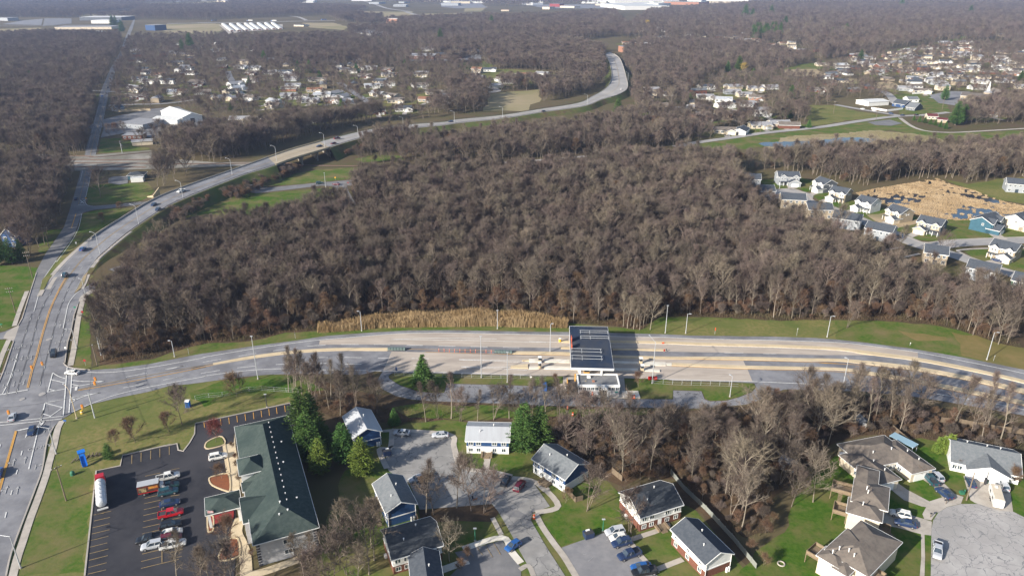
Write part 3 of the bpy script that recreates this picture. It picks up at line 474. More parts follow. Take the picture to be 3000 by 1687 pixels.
for c, p in (('c23', [(190, 597), (550, 584), (900, 580), (1470, 590)]), ('c23', [(190, 598), (900, 603), (1500, 617), (2070, 632)]), ('c23', [(1015, 838), (1400, 846), (1800, 855)]), ('c23', [(1015, 843), (1400, 856), (1900, 880)]), ('c23', [(1040, 926), (1640, 932)]), ('c23', [(1040, 930), (1300, 942), (1600, 955), (1840, 967)])): wl(c, p, .26, 0)
wl((('c24', [(0, 490), (570, 503), (1150, 515), (1932, 530)]), ('c25', [(700, 682), (1500, 702), (2277, 738)]), ('c26', [(500, 682), (1000, 752), (1500, 837), (2000, 955), (2300, 1030)])), .28, 0)
wl((('c23', [(330, 720), (900, 728), (1500, 742)]),), .2, 2); wl((('c23', [(600, 752), (1100, 768), (1600, 782), (2070, 792)]), ('c24', [(580, 690)])), .2, 2)
wl((('c25', [(200, 835), (1145, 855), (2277, 888)]), ('c26', [(0, 776), (500, 803), (1000, 862), (1500, 950), (2000, 1066), (2300, 1140)])), .22, 2); wl((('c25', [(280, 925), (1200, 962), (2277, 992)]), ('c26', [(500, 906), (1000, 990), (1500, 1090), (2000, 1192), (2300, 1268)])), .22, 2)
wl((('c21', [(735, 1104), (1000, 1045), (1400, 968), (1932, 872)]), ('c22', [(250, 948), (515, 892)])), .28, 3); wl((('c21', [(735, 1110), (1000, 1066), (1400, 995), (1932, 890)]), ('c22', [(250, 966), (515, 912)])), .28, 2)
# junction hatching
for p in ([(497, 937), (450, 1120)], [(497, 937), (550, 970), (618, 993)], [(485, 1003), (613, 1033)], [(450, 1120), (612, 1090)], [(462, 1092), (520, 1107)], [(633, 885), (597, 1345)], [(683, 900), (650, 1325)], [(680, 1010), (800, 1020), (980, 1018)], [(676, 1046), (748, 1061)], [(675, 1075), (980, 1018)],
          [(665, 1174), (942, 1125)], [(656, 1225), (780, 1165), (942, 1125)], [(665, 1174), (715, 1196)], [(602, 1190), (425, 1220)], [(425, 1220), (370, 1449)], [(425, 1222), (590, 1266)], [(590, 1266), (465, 1355)], [(405, 1325), (475, 1345)], [(428, 1385), (375, 1449)]): wl('c21', p, .3, 0)
wl('c21', [(722, 1065), (716, 1104)], .7, 0)
for p, w in (([(0, 110), (545, 55)], .28), ([(0, 135), (540, 78)], .28), ([(140, 182), (335, 142)], .5), ([(380, 0), (350, 95), (250, 515)], .26), ([(390, 95), (335, 142)], .28)): wl('c11', p, w, 0, sm=0)
wl('c21', [(0, 1145), (262, 1098)], .5, 0)
YL = (('c11', [(-60, 860), (0, 680), (65, 450), (140, 190)]),); wl(YL, .22, 2); 
for o_ in (-.2, .2):
    ribbon(mk, offs(smooth(WL('c11', [(-60, 880), (0, 690), (65, 455), (142, 185)]), 4), o_), .2, ZM, 2, 0)
    ribbon(mk, offs(smooth(WM(('c21', [(262, 1085), (300, 930), (345, 790), (390, 620), (430, 480), (480, 330), (540, 200), (590, 100), (640, 20)])), 4), o_), .2, ZM, 2, 0)
for a, e in (((235, 205), (222, 240)), ((193, 355), (183, 395)), ((152, 520), (140, 560)), ((105, 700), (93, 740)), ((55, 890), (42, 940)), ((4, 300), (-6, 335))): wl('c11', [a, e], .22, 0)
for p in ([(60, 1150), (130, 900), (200, 680), (260, 500), (300, 380)], [(150, 1130), (235, 860), (300, 650), (350, 450), (400, 320), (440, 240), (520, 120)], [(370, 1060), (420, 870), (480, 640), (530, 440), (590, 270), (660, 110), (720, 20)], [(545, 730), (590, 570), (620, 470)]): wl('c21', p, .16, 4); wl('c21', [(x + 3, y) for x, y in p], .2, 0, dash=(3, 9))
for p in ([(370, 180), (320, 360)], [(595, 520), (620, 400), (650, 280), (720, 190), (780, 150)], [(20, 1140), (90, 1000), (165, 760)]): wl('c21', p, .22, 0)
wl('c27', [(600, 1130), (460, 1330), (440, 1400)], .2, 0); wl('c27', [(868, 640), (840, 770), (800, 860), (740, 960), (600, 1150)], .22, 0)
wl((('c27', [(1500, 517), (1200, 547), (1000, 562), (930, 552), (906, 520), (908, 480), (945, 320)]), ('c36', [(500, 980), (540, 850)])), .2, 0); wl((('c27', [(808, 640), (760, 790)]),), .4, 2)
wl((('c27', [(832, 545), (890, 300)]), ('c36', [(400, 1130), (480, 830), (520, 650), (590, 400), (640, 180)]), ('c31', [(1310, 1250), (1350, 1050), (1400, 920)])), .3, 3)
wl((('c36', [(430, 840), (500, 560), (580, 250)]),), .18, 1); wl((('c36', [(540, 835), (580, 640), (640, 380), (690, 130)]),), .18, 1); wl('c27', [(848, 300), (880, 170)], .18, 0)
for p in ([(870, 483), (930, 483)], [(830, 545), (905, 543)], [(850, 495), (895, 530)], [(895, 497), (850, 530)]): wl('c27', p, .35, 0)
# car park stripes
for p in ([(815, 915), (905, 898)], [(840, 910), (970, 880)], [(820, 967), (960, 935)], [(805, 1027), (955, 990)], [(800, 1080), (955, 1043)], [(790, 1137), (945, 1100)], [(785, 1195), (935, 1157)], [(780, 1252), (945, 1210)], [(775, 1310), (940, 1268)], [(770, 1372), (930, 1330)], [(765, 1430), (925, 1392)],
          [(1265, 577), (1400, 548)], [(1265, 628), (1400, 597)], [(1262, 722), (1300, 715)], [(1260, 770), (1400, 738)], [(1255, 817), (1400, 785)], [(1255, 868), (1400, 835)], [(1250, 920), (1400, 886)], [(1250, 972), (1400, 936)], [(1245, 1026), (1405, 990)], [(1240, 1080), (1400, 1043)], [(1240, 1255), (1410, 1213)], [(1230, 1320), (1410, 1275)], [(1230, 1380), (1560, 1300)],
          [(1410, 790), (1412, 1330)], [(1150, 390), (1148, 470)], [(1230, 372), (1229, 452)], [(1314, 352), (1313, 432)], [(1393, 335), (1393, 413)], [(1475, 318), (1476, 390)]): wl('c11', p, .16, 3)
for x, a, e in ((262, 232, 275), (326, 220, 268), (393, 206, 258), (458, 195, 246), (522, 182, 232), (587, 168, 220), (652, 154, 207), (714, 140, 192), (775, 128, 180), (835, 115, 166), (900, 100, 150)): wl('c12', [(x, a), (x + 6, e)], .16, 2)
for p in ([(0, 610), (70, 595)], [(0, 815), (70, 805)], [(0, 920), (60, 905)], [(0, 1000), (80, 985)], [(0, 1260), (95, 1235)], [(0, 1310), (90, 1290)], [(290, 490), (420, 460)], [(290, 528), (420, 500)]): wl('c12', p, .15, 3)
for p in ([(1120, 1055), (1200, 1160)], [(1370, 985), (1480, 1165)], [(1490, 950), (1600, 1130)], [(1250, 1020), (1330, 1130)]): wl('c45', p, .12, 3)
for p in ([(745, 1165), (800, 1145)], [(560, 1280), (590, 1270)], [(640, 1300), (600, 1330)]): wl('c14', p, .1, 1)
def arrow(c, x, y, hx, hy, turn):
    """a lane arrow: at a point, heading towards a second one; turn = straight 's', 'l', 'r', 'sl'"""
    o = Vector(W(c, x, y)); d = (Vector(W(c, hx, hy)) - o); d.z = 0; d.normalize(); r = Vector((d.y, -d.x, 0))
    Q = lambda u, v: tuple(Vector((0, 0, ZM)) + Vector((o.x, o.y, 0)) + r * u + d * v)
    def quad(p): mk.add([Q(*q) for q in p], [tuple(range(len(p)))], 1)
    quad([(-.12, -1.8), (.12, -1.8), (.12, .6), (-.12, .6)])
    if 's' in turn: quad([(-.45, .6), (.45, .6), (0, 1.8)])
    for ch, s in (('l', -1), ('r', 1)):
        if ch in turn: quad([(s * .12, -.5), (s * .9, -.1), (s * .9, .15), (s * .12, -.2)]); quad([(s * .9, -.45), (s * 1.7, .1), (s * .9, .55)])
for a in ((120, 460, 135, 400, 'sl'), (220, 440, 228, 400, 's'), (312, 492, 325, 440, 'r'), (55, 700, 75, 640, 'sl'), (152, 705, 160, 660, 's'), (390, 178, 398, 140, 'r')): arrow('c11', *a)
for a in ((120, 822, 105, 870, 'l'), (208, 805, 196, 850, 's'), (298, 800, 286, 850, 'sr'), (30, 1075, 15, 1120, 'l'), (132, 1050, 120, 1100, 's'), (225, 1035, 210, 1085, 'sr'), (672, 357, 684, 310, 'r'), (628, 540, 638, 490, 'r'), (570, 502, 580, 460, 's')): arrow('c21', *a)
tag(mk.build('road_markings', [paint_w, paint_wf, paint_y, paint_yf, asphalt_new]), kind='structure')
def lettering(c, x, y, hx, hy, txt='ONLY', size=2.2):
    cu = bpy.data.curves.new('lane_lettering', 'FONT'); cu.body = txt; cu.size = size; cu.align_x = 'CENTER'; cu.align_y = 'CENTER'
    o0 = bpy.data.objects.new('tmp', cu); COL.objects.link(o0); dg = bpy.context.evaluated_depsgraph_get(); me = bpy.data.meshes.new_from_object(o0.evaluated_get(dg)); bpy.data.objects.remove(o0)
    me.materials.clear(); me.materials.append(paint_wf); o = bpy.data.objects.new('lane_lettering', me); COL.objects.link(o)
    p = Vector(W(c, x, y)); d = Vector(W(c, hx, hy)) - p; o.location = (p.x, p.y, ZM + .005); o.rotation_euler = (0, 0, math.atan2(d.y, d.x) - math.pi / 2); tag(o, kind='structure')
lettering('c11', 348, 332, 362, 270); lettering('c21', 85, 940, 72, 1000); lettering('c21', 640, 450, 650, 400); lettering('c21', 605, 648, 615, 600); lettering('c21', 155, 710, 142, 760)
hat = MB()
for c, x, y, r_ in (('c21', 463, 627, .9), ('c21', 400, 1142, 1.0), ('c21', 212, 1190, .8)):
    p = W(c, x, y); hat.prism([(p[0] + r_ * math.cos(a * math.pi / 6), p[1] + r_ * math.sin(a * math.pi / 6)) for a in range(12)], .1, ZM + .004)
tag(hat.build('manhole_covers', asphalt_pale), kind='structure')
# ---------------------------------------------------------------- overpass road on its embankment
ST = [('c27', (455, 1449), (820, 1449), .14), ('c27', (560, 1310), (905, 1290), .14), ('c27', (700, 1150), (1010, 1140), .9), ('c27', (850, 1010), (1130, 1030), 1.7), ('c27', (1050, 850), (1320, 872), 3.0), ('c27', (1300, 690), (1510, 735), 4.2), ('c27', (1600, 510), (1720, 598), 5.3), ('c27', (1900, 380), (1960, 478), 6.0),
      ('c37', (0, 800), (40, 890), 6.6), ('c37', (250, 712), (350, 795), 7.1), ('c37', (580, 592), (650, 685), 7.4), ('c37', (900, 500), (1010, 578), 7.3), ('c37', (1150, 432), (1250, 500), 6.6), ('c37', (1400, 370), (1500, 430), 5.6), ('c37', (1700, 310), (1750, 366), 4.6), ('c37', (2100, 268), (2130, 316), 3.8), ('c37', (2484, 240), (2500, 278), 3.3),
      ('c41', (600, 215), (640, 258), 3), ('c41', (1150, 162), (1180, 202), 3), ('c41', (1600, 90), (1650, 127), 3.2), ('c41', (2100, 10), (2180, 50), 3.6), ('s', (1736, 282), (1764, 292), 3.8), ('s', (1768, 264), (1812, 278), 4.2), ('s', (1787, 245), (1838, 258), 4.8), ('s', (1792, 221), (1833, 224), 5.4), ('s', (1789, 198), (1822, 186), 5.8), ('s', (1782, 176), (1811, 168), 5.8), ('s', (1768, 158), (1788, 153), 5.0)]
OL = [W(c, a[0], a[1], z) for c, a, b_, z in ST]; OR = [W(c, b_[0], b_[1], z) for c, a, b_, z in ST]
OL, OR = smooth(OL, 6), smooth(OR, 6)
# keep one road width all along
wd = []
for i in range(len(OL)): wd.append((Vector(OL[i]) - Vector(OR[i])).length)
NB0, NB1 = 9 * 6 + 2, 11 * 6 + 2
def loft(name, rows, m, close=False):
    n = len(rows[0]); v = [tuple(p) for r_ in rows for p in r_]; f = [(i * n + j, i * n + j + 1, (i + 1) * n + j + 1, (i + 1) * n + j) for i in range(len(rows) - 1) for j in range(n - 1)]
    b = MB(); b.add(v, f); return tag(b.build(name, m), kind='structure')
def cross(i, out):
    l = Vector(OL[i]); r = Vector(OR[i]); t = (r - l); t.z = 0; t.normalize(); return l - t * out, r + t * out, t
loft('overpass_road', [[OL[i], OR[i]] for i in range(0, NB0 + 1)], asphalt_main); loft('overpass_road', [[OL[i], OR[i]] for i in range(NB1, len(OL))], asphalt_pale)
EXCL.append([tuple(p[:2]) for p in OL] + [tuple(p[:2]) for p in OR[::-1]])
def bank(i0_, i1_):
    rows = []
    for i in range(i0_, i1_ + 1):
        l, r, t = cross(i, 2.2); z = l.z; run = 1.9 * z + .4
        rows.append([(l - t * run).to_tuple()[:2] + (-.02,), (l.x, l.y, z - .03), (OL[i][0], OL[i][1], z - .03), (OR[i][0], OR[i][1], z - .03), (r.x, r.y, z - .03), (r + t * run).to_tuple()[:2] + (-.02,)])
    loft('embankment', rows, M('embankment_grass', (.125, .125, .045), (.10, .07, .042), .25, c3=(.07, .10, .028), s3=.05, rough=1, spec=.05, bump=.1)); EXCL.append([r_[0][:2] for r_ in rows] + [r_[-1][:2] for r_ in rows[::-1]])
def walk(i0_, i1_, side, w):
    rows = []
    for i in range(i0_, i1_ + 1):
        l, r, t = cross(i, w); rows.append([(l.x, l.y, l.z + .02), (OL[i][0], OL[i][1], l.z + .02)] if side < 0 else [(OR[i][0], OR[i][1], r.z + .02), (r.x, r.y, r.z + .02)])
    loft('sidewalk', rows, concrete)
walk(3, NB0 - 10, -1, 1.9); walk(9, 26, 1, 1.6)
bank(3, NB0); bank(NB1, len(OL) - 1)
# bridge deck, girders, piers and abutments: one bridge
br = empty('road_bridge', (0, 0, 0), 0, 'concrete road bridge on round piers crossing the railway', 'bridge')
rows = []; dk = MB(); gd = MB()
for i in range(NB0, NB1 + 1):
    l, r, t = cross(i, .6); rows.append([(l.x, l.y, l.z), (r.x, r.y, r.z), (r.x, r.y, r.z - .5), (l.x, l.y, l.z - .5), (l.x, l.y, l.z)])
n_ = 5; dk.add([p for r_ in rows for p in r_], [(i * 5 + j, i * 5 + j + 1, (i + 1) * 5 + j + 1, (i + 1) * 5 + j) for i in range(len(rows) - 1) for j in range(4)])
dk.build('deck', M('bridge_deck', (.37, .31, .22), (.31, .265, .20), .2, rough=.9, stretch=(.3, 1, 1)), br)
for q in range(6):
    a = [Vector(OL[i]).lerp(Vector(OR[i]), (q + .5) / 6) - Vector((0, 0, 1.0)) for i in (NB0, (NB0 + NB1) // 2, NB1)]
    gd.bar(a[0], a[1], .4, 1.0); gd.bar(a[1], a[2], .4, 1.0)
gd.build('girder', metal_dark, br)
for fr in (.22, .5, .78):
    i = int(NB0 + (NB1 - NB0) * fr); a = Vector(OL[i]); e = Vector(OR[i]); p_ = MB(); p_.bar(a - Vector((0, 0, 2.0)), e - Vector((0, 0, 2.0)), .9, .9)
    for q in range(5):
        x = a.lerp(e, (q + .5) / 5); p_.tube([(x.x, x.y, -.2), (x.x, x.y, x.z - 2.2)], .38, 8)
    p_.build('pier', concrete, br)
for i in (NB0, NB1):
    l, r, t = cross(i, .8); p_ = MB(); p_.bar(Vector((l.x, l.y, l.z / 2 - .5)), Vector((r.x, r.y, r.z / 2 - .5)), .8, l.z - 1.0 if False else .8)
    p_.add([(l.x, l.y, 0), (r.x, r.y, 0), (r.x, r.y, r.z - .5), (l.x, l.y, l.z - .5)], [(0, 1, 2, 3)]); p_.build('abutment', concrete, br)
def posts(o, P, me, name='post'):
    for p in P[:100]: put(name, me, o, tuple(p))
    if len(P) > 100:
        b = MB(); n = len(me.vertices)
        for p in P[100:]: b.add([Vector(p) + v.co for v in me.vertices], [tuple(f.vertices) for f in me.polygons])
        tag(b.build(name, me.materials[0], o), kind='stuff')
def barrier(side, i0_, i1_, name, label, wall=True):
    o = empty(name, (0, 0, 0), 0, label, 'barrier' if wall else 'guardrail', 'roadside barriers'); P = OL if side < 0 else OR; b1 = MB(); b2 = MB(); prev = None; PP = []
    for i in range(i0_, i1_ + 1):
        l, r, t = cross(i, .35); p = l if side < 0 else r
        if prev is not None:
            if wall: b1.bar(prev + Vector((0, 0, .4)), p + Vector((0, 0, .4)), .3, .9)
            else: b1.bar(prev + Vector((0, 0, .65)), p + Vector((0, 0, .65)), .1, .32)
            if not wall:
                L = (p - prev).length
                for k in range(max(1, int(L / 4))): PP.append(prev.lerp(p, k / max(1, int(L / 4))))
        prev = p.copy()
    if wall: b1.build('parapet', conc_tan if i0_ >= NB0 and i1_ <= NB1 else concrete, o)
    else: b1.build('rail', M('rail_rust', (.16, .15, .14), (.10, .09, .085), 2), o); b2.box(-.08, .08, -.08, .08, -.1, .6); posts(o, PP, b2.mesh('post', wood_pole))
barrier(-1, 22, NB0, 'road_barrier', 'grey concrete barrier along the outer kerb of the curving road up to the bridge'); barrier(-1, NB0, NB1, 'road_barrier', 'tan parapet on the far edge of the bridge deck'); barrier(1, NB0, NB1, 'road_barrier', 'tan parapet on the near edge of the bridge deck')
barrier(1, 12, NB0, 'guardrail', 'dark guardrail on posts along the inner edge of the curving road', False); barrier(1, NB1, len(OL) - 16, 'guardrail', 'guardrail along the near edge of the road beyond the bridge', False); barrier(-1, NB1, len(OL) - 16, 'guardrail', 'guardrail along the far edge of the road beyond the bridge', False)
barrier(1, len(OL) - 34, len(OL) - 4, 'road_barrier', 'pale concrete parapet on the right edge of the distant bridge'); barrier(-1, len(OL) - 26, len(OL) - 4, 'road_barrier', 'pale concrete parapet on the left edge of the distant bridge')
mk2 = MB(); cen = [tuple(Vector(OL[i]).lerp(Vector(OR[i]), .5) + Vector((0, 0, .03))) for i in range(len(OL))]
for o_ in (-.2, .2): ribbon(mk2, offs(cen, o_), .22, None, 1, 0)
for fr, dsh in ((.29, (3, 9)), (.72, (3, 9)), (.06, None), (.95, None)):
    ribbon(mk2, [tuple(Vector(OL[i]).lerp(Vector(OR[i]), fr) + Vector((0, 0, .03))) for i in range(0, len(OL))], .2, None, 0, 0, dsh)
tag(mk2.build('road_markings', [paint_wf, paint_yf]), kind='structure')
# curbed nose island between the two roads
sheet('traffic_island', WL('c27', [(425, 1449), (450, 1345), (600, 1160), (760, 960), (900, 850), (820, 1000), (640, 1190), (520, 1340), (470, 1440)]) + WL('c21', [(385, 210), (365, 225), (365, 190)]), grass_dry, 'p')
strip('traffic_island', WL('c27', [(455, 1449)]) + WL('c21', [(372, 220)]), 1.8, concrete)
sheet('traffic_island', WL('c21', [(700, 195), (730, 150), (790, 30), (830, -10), (800, 90), (760, 150)]), dirt, 'p')
# wing walls of the small underpass
def wall_line(name, label, pts, heights, m, t=.4):
    b = MB()
    for (a, ha), (e, he) in zip(list(zip(pts, heights))[:-1], list(zip(pts, heights))[1:]):
        a = Vector(a); e = Vector(e); d = (e - a).normalized(); s = Vector((-d.y, d.x, 0)) * t / 2
        b.add([a - s, e - s, e + s, a + s, a - s + Vector((0, 0, ha)), e - s + Vector((0, 0, he)), e + s + Vector((0, 0, he)), a + s + Vector((0, 0, ha))], [(0, 3, 2, 1), (4, 5, 6, 7), (0, 1, 5, 4), (1, 2, 6, 5), (2, 3, 7, 6), (3, 0, 4, 7)])
    o = b.build(name, m); tag(o, label, 'retaining wall'); return o
wall_line('wing_wall', 'sloping concrete retaining wall with blue grey shade in its colour beside the underpass road', WL('c37', [(70, 1062), (210, 1055), (345, 1030)]), [4.0, 2.6, .4], M('wall_shaded', (.16, .18, .20), (.12, .135, .15), 1))  # concrete darkened to blue grey, the shade of this side put into its colour
wall_line('wing_wall', 'pale concrete wing wall at the far mouth of the underpass', WL('c27', [(1565, 462), (1630, 470), (1700, 438)]), [.4, 1.6, 4.6], conc_tan)
# ---------------------------------------------------------------- buildings
_wc = {}
def cached(key, fn):
    if key not in _wc: _wc[key] = fn()
    return _wc[key]
HX = []                                               # which outlines are houses
class House:
    def __init__(s, name, loc, rz, label, cat='house', group=None, wall=None, roof=None):
        s.e = empty(name, (loc[0], loc[1], 0), rz, label, cat, group); s.wallm = wall; s.roofm = roof; s.loc = loc; s.rz = rz; s.ex = []
    def wing(s, x0, x1, y0, y1, eave, slope=.45, kind='gable', ax='x', o=.45, wall=None, roof=None, base=None, bh=0.0, bm=None, bz=-.1, t=.22):
        wall = wall or s.wallm; roof = roof or s.roofm; u0, u1, v0, v1 = (x0, x1, y0, y1) if ax == 'x' else (y0, y1, x0, x1)
        hw = (v1 - v0) / 2; vm = (v0 + v1) / 2; w = MB(); r = MB(); zr = eave + slope * (hw + o)
        b0 = bz
        if bm: q = MB(); q.box(x0 - .03, x1 + .03, y0 - .03, y1 + .03, bz, bh); q.build('lower_wall', bm, s.e); b0 = bh
        if kind == 'flat':
            w.box(x0, x1, y0, y1, b0, eave); w.build('wall', wall, s.e)
            r.box(x0 - o, x1 + o, y0 - o, y1 + o, eave, eave + t); r.build('roof', roof, s.e)
        elif kind == 'gable':
            ez = eave + slope * o - t - .02; az = eave + slope * (hw + o) - t - .02
            w.extr([(v0, b0), (v1, b0), (v1, ez), (vm, az), (v0, ez)], ax, u0, u1); w.build('wall', wall, s.e)
            r.extr([(v0 - o, eave - t), (vm, zr - t), (v1 + o, eave - t), (v1 + o, eave), (vm, zr), (v0 - o, eave)], ax, u0 - o * .8, u1 + o * .8); r.build('roof', roof, s.e)
            f = MB()
            for u in (u0 - o * .8 - .04, u1 + o * .8 + .04): f.extr([(v0 - o, eave - t), (vm, zr - t), (v1 + o, eave - t), (v1 + o, eave + .03), (vm, zr + .03), (v0 - o, eave + .03)], ax, u - .04, u + .04)
            for v in (v0 - o - .05, v1 + o + .05):
                (f.box(u0 - o * .8, u1 + o * .8, v - .05, v + .05, eave - t, eave + .02) if ax == 'x' else f.box(v - .05, v + .05, u0 - o * .8, u1 + o * .8, eave - t, eave + .02))
            f.build('fascia', trim_w, s.e)
        else:
            w.box(x0, x1, y0, y1, b0, eave - .02); w.build('wall', wall, s.e)
            X0, X1, Y0, Y1 = x0 - o, x1 + o, y0 - o, y1 + o; L = min(X1 - X0, Y1 - Y0) / 2; zr = eave + slope * L
            if X1 - X0 >= Y1 - Y0: ym = (Y0 + Y1) / 2; ra, rb = (X0 + L, ym), (X1 - L, ym)
            else: xm = (X0 + X1) / 2; ra, rb = (xm, Y0 + L), (xm, Y1 - L)
            v = [(X0, Y0, eave - .05), (X1, Y0, eave - .05), (X1, Y1, eave - .05), (X0, Y1, eave - .05), (X0, Y0, eave + .12), (X1, Y0, eave + .12), (X1, Y1, eave + .12), (X0, Y1, eave + .12), (*ra, zr), (*rb, zr)]
            fc = [(0, 3, 2, 1), (0, 1, 5, 4), (1, 2, 6, 5), (2, 3, 7, 6), (3, 0, 4, 7)]
            fc += [(4, 5, 9, 8), (5, 6, 9), (6, 7, 8, 9), (7, 4, 8)] if X1 - X0 >= Y1 - Y0 else [(4, 5, 8), (5, 6, 9, 8), (6, 7, 9), (7, 4, 8, 9)]
            r.add(v, fc); r.build('roof', roof, s.e)
            g = MB(); tt = .05
            for a, b_ in (((X0, Y0), (X1, Y0)), ((X1, Y0), (X1, Y1)), ((X1, Y1), (X0, Y1)), ((X0, Y1), (X0, Y0))):
                d = (Vector((*b_, 0)) - Vector((*a, 0))).normalized(); n = Vector((d.y, -d.x, 0)) * .06; g.bar(Vector((*a, eave + .04)) + n, Vector((*b_, eave + .04)) + n, .08, .17)
            g.build('gutter', trim_w, s.e)
        c, sn = math.cos(s.rz), math.sin(s.rz); q = 1.8
        HX.append(len(EXCL)); EXCL.append([(s.loc[0] + c * x - sn * y, s.loc[1] + sn * x + c * y) for x, y in ((x0 - q, y0 - q), (x1 + q, y0 - q), (x1 + q, y1 + q), (x0 - q, y1 + q))])
    def _face(s, face, u, off, p):
        return {'f': ((u, p - off, 0), 0), 'b': ((u, p + off, 0), math.pi), 'l': ((p - off, u, 0), -math.pi / 2), 'r': ((p + off, u, 0), math.pi / 2)}[face]
    def win(s, face, p, us, z, w=1.0, h=1.2, fm=None, pane=True):
        fm = fm or trim_w
        def mk_():
            a = MB(); t = .12
            for x0, x1, z0, z1 in ((-w / 2 - t, w / 2 + t, -h / 2 - t, -h / 2), (-w / 2 - t, w / 2 + t, h / 2, h / 2 + t), (-w / 2 - t, -w / 2, -h / 2, h / 2), (w / 2, w / 2 + t, -h / 2, h / 2), (-.04, .04, -h / 2, h / 2)): a.box(x0, x1, -.09, .02, z0, z1)
            g = MB(); g.box(-w / 2, w / 2, -.04, .02, -h / 2, h / 2); return a.mesh('window', fm), g.mesh('pane', glass_m)
        a, g = cached(('w', round(w, 2), round(h, 2), fm.name), mk_)
        for u in us:
            l, rz = s._face(face, u, .0, p); o = put('window', a, s.e, (l[0], l[1], z), rz); put('pane', g, o)
    def door(s, face, p, u, w=1.0, h=2.05, m=None, name='door', z=0.0):
        m = m or trim_w
        def mk_():
            a = MB(); a.box(-w / 2, w / 2, -.07, .02, 0, h)
            if name == 'garage_door':
                for k in range(1, 4): a.box(-w / 2, w / 2, -.085, -.06, h * k / 4 - .03, h * k / 4 + .03)
            return a.mesh(name, m)
        l, rz = s._face(face, u, .0, p); return put(name, cached((name, w, h, m.name), mk_), s.e, (l[0], l[1], z), rz)
    def vent(s, x, y, z, r=.09, h=.6, m=None, name='vent'):
        def mk_(): a = MB(); a.tube([(0, 0, -.3), (0, 0, h)], r, 8); a.box(-r * 1.5, r * 1.5, -r * 1.5, r * 1.5, h, h + .08); return a.mesh(name, m or trim_w)
        put(name, cached((name, r, h, (m or trim_w).name), mk_), s.e, (x, y, z))
def fr(c, A, B_, h, C_=None, depth=None, o=.45, width=None):
    a = Vector(W(c, *A, h)); b = Vector(W(c, *B_, h)); a.z = b.z = 0; d = b - a; wd_ = d.length; d.normalize(); n = Vector((-d.y, d.x, 0))
    if C_: q = Vector(W(C_[0] if isinstance(C_[0], str) else c, *(C_[1:] if isinstance(C_[0], str) else C_), h)); q.z = 0; depth = (q - a).dot(n) - 2 * o
    org = a + d * o + n * o
    return (org.x, org.y), math.atan2(d.y, d.x), (width or wd_ - 2 * o), depth
SIDING = {'blue': M('siding_blue', (.022, .062, .16), (.018, .052, .135), 1.5, rough=.6, rnd=.05), 'white': M('siding_white', (.68, .68, .66), (.6, .6, .58), .6, rough=.6), 'cream': M('siding_cream', (.60, .52, .40), (.54, .47, .36), .6, rough=.7), 'grey': M('siding_grey', (.30, .32, .34), (.26, .28, .30), .6, rough=.7),
          'slate': M('siding_slate', (.10, .11, .125), (.085, .095, .11), .6, rough=.7), 'teal': M('siding_teal', (.035, .10, .14), (.03, .085, .12), .6, rough=.7), 'tan': M('siding_tan', (.34, .28, .20), (.30, .25, .18), .6, rough=.8), 'brick': M('brick_red', (.17, .07, .045), (.12, .05, .035), 2.5, rough=.9),
          'pale': M('block_pale', (.44, .44, .45), (.38, .38, .39), 1, rough=.8), 'stone': M('siding_stone', (.42, .36, .26), (.36, .30, .22), 1.5, rough=.9), 'pink': M('brick_orange', (.34, .17, .11), (.28, .14, .09), 2, rough=.9), 'yellow': M('siding_yellow', (.58, .48, .22), (.5, .42, .2), 1, rough=.8), 'maroon': M('siding_maroon', (.25, .04, .04), (.2, .04, .04), 1, rough=.8), 'green': M('siding_green', (.08, .13, .09), (.07, .11, .08), 1, rough=.8)}
ROOF = {'hotel': M('shingle_green', (.045, .062, .058), (.065, .083, .076), 1.2, c3=(.036, .052, .050), s3=.12, rough=.95, spec=.05), 'metal': M('roof_pale_metal', (.40, .42, .44), (.36, .37, .39), .3, rough=.5, spec=.3, stretch=(3, .15, 1)), 'grey': M('shingle_grey', (.12, .135, .145), (.16, .17, .18), 1.5, rough=.9), 'dark': M('shingle_dark', (.035, .042, .052), (.055, .062, .07), 1.5, rough=.85),
        'brown': M('shingle_brown', (.155, .13, .11), (.115, .10, .088), 1.5, c3=(.18, .155, .13), s3=.4, rough=.95), 'slate': M('shingle_slate', (.05, .06, .075), (.07, .08, .095), 1.5, rough=.85), 'tar': M('roof_membrane', (.17, .175, .18), (.22, .22, .225), .4, c3=(.13, .135, .14), s3=.15, rough=.9), 'canopy': M('canopy_membrane', (.012, .024, .052), (.022, .036, .068), .25, c3=(.05, .055, .065), s3=.09, rough=.75),
        'rust': M('shingle_rust', (.24, .12, .07), (.19, .10, .06), 1, rough=.9), 'white': M('roof_white', (.62, .62, .60), (.54, .54, .52), .4, rough=.5), 'greylight': M('roof_grey_light', (.28, .28, .29), (.23, .23, .24), .5, rough=.8), 'maroon': M('roof_maroon', (.12, .03, .03), (.1, .03, .03), 1, rough=.8), 'blue': M('roof_blue', (.045, .10, .14), (.04, .085, .12), 1, rough=.7)}
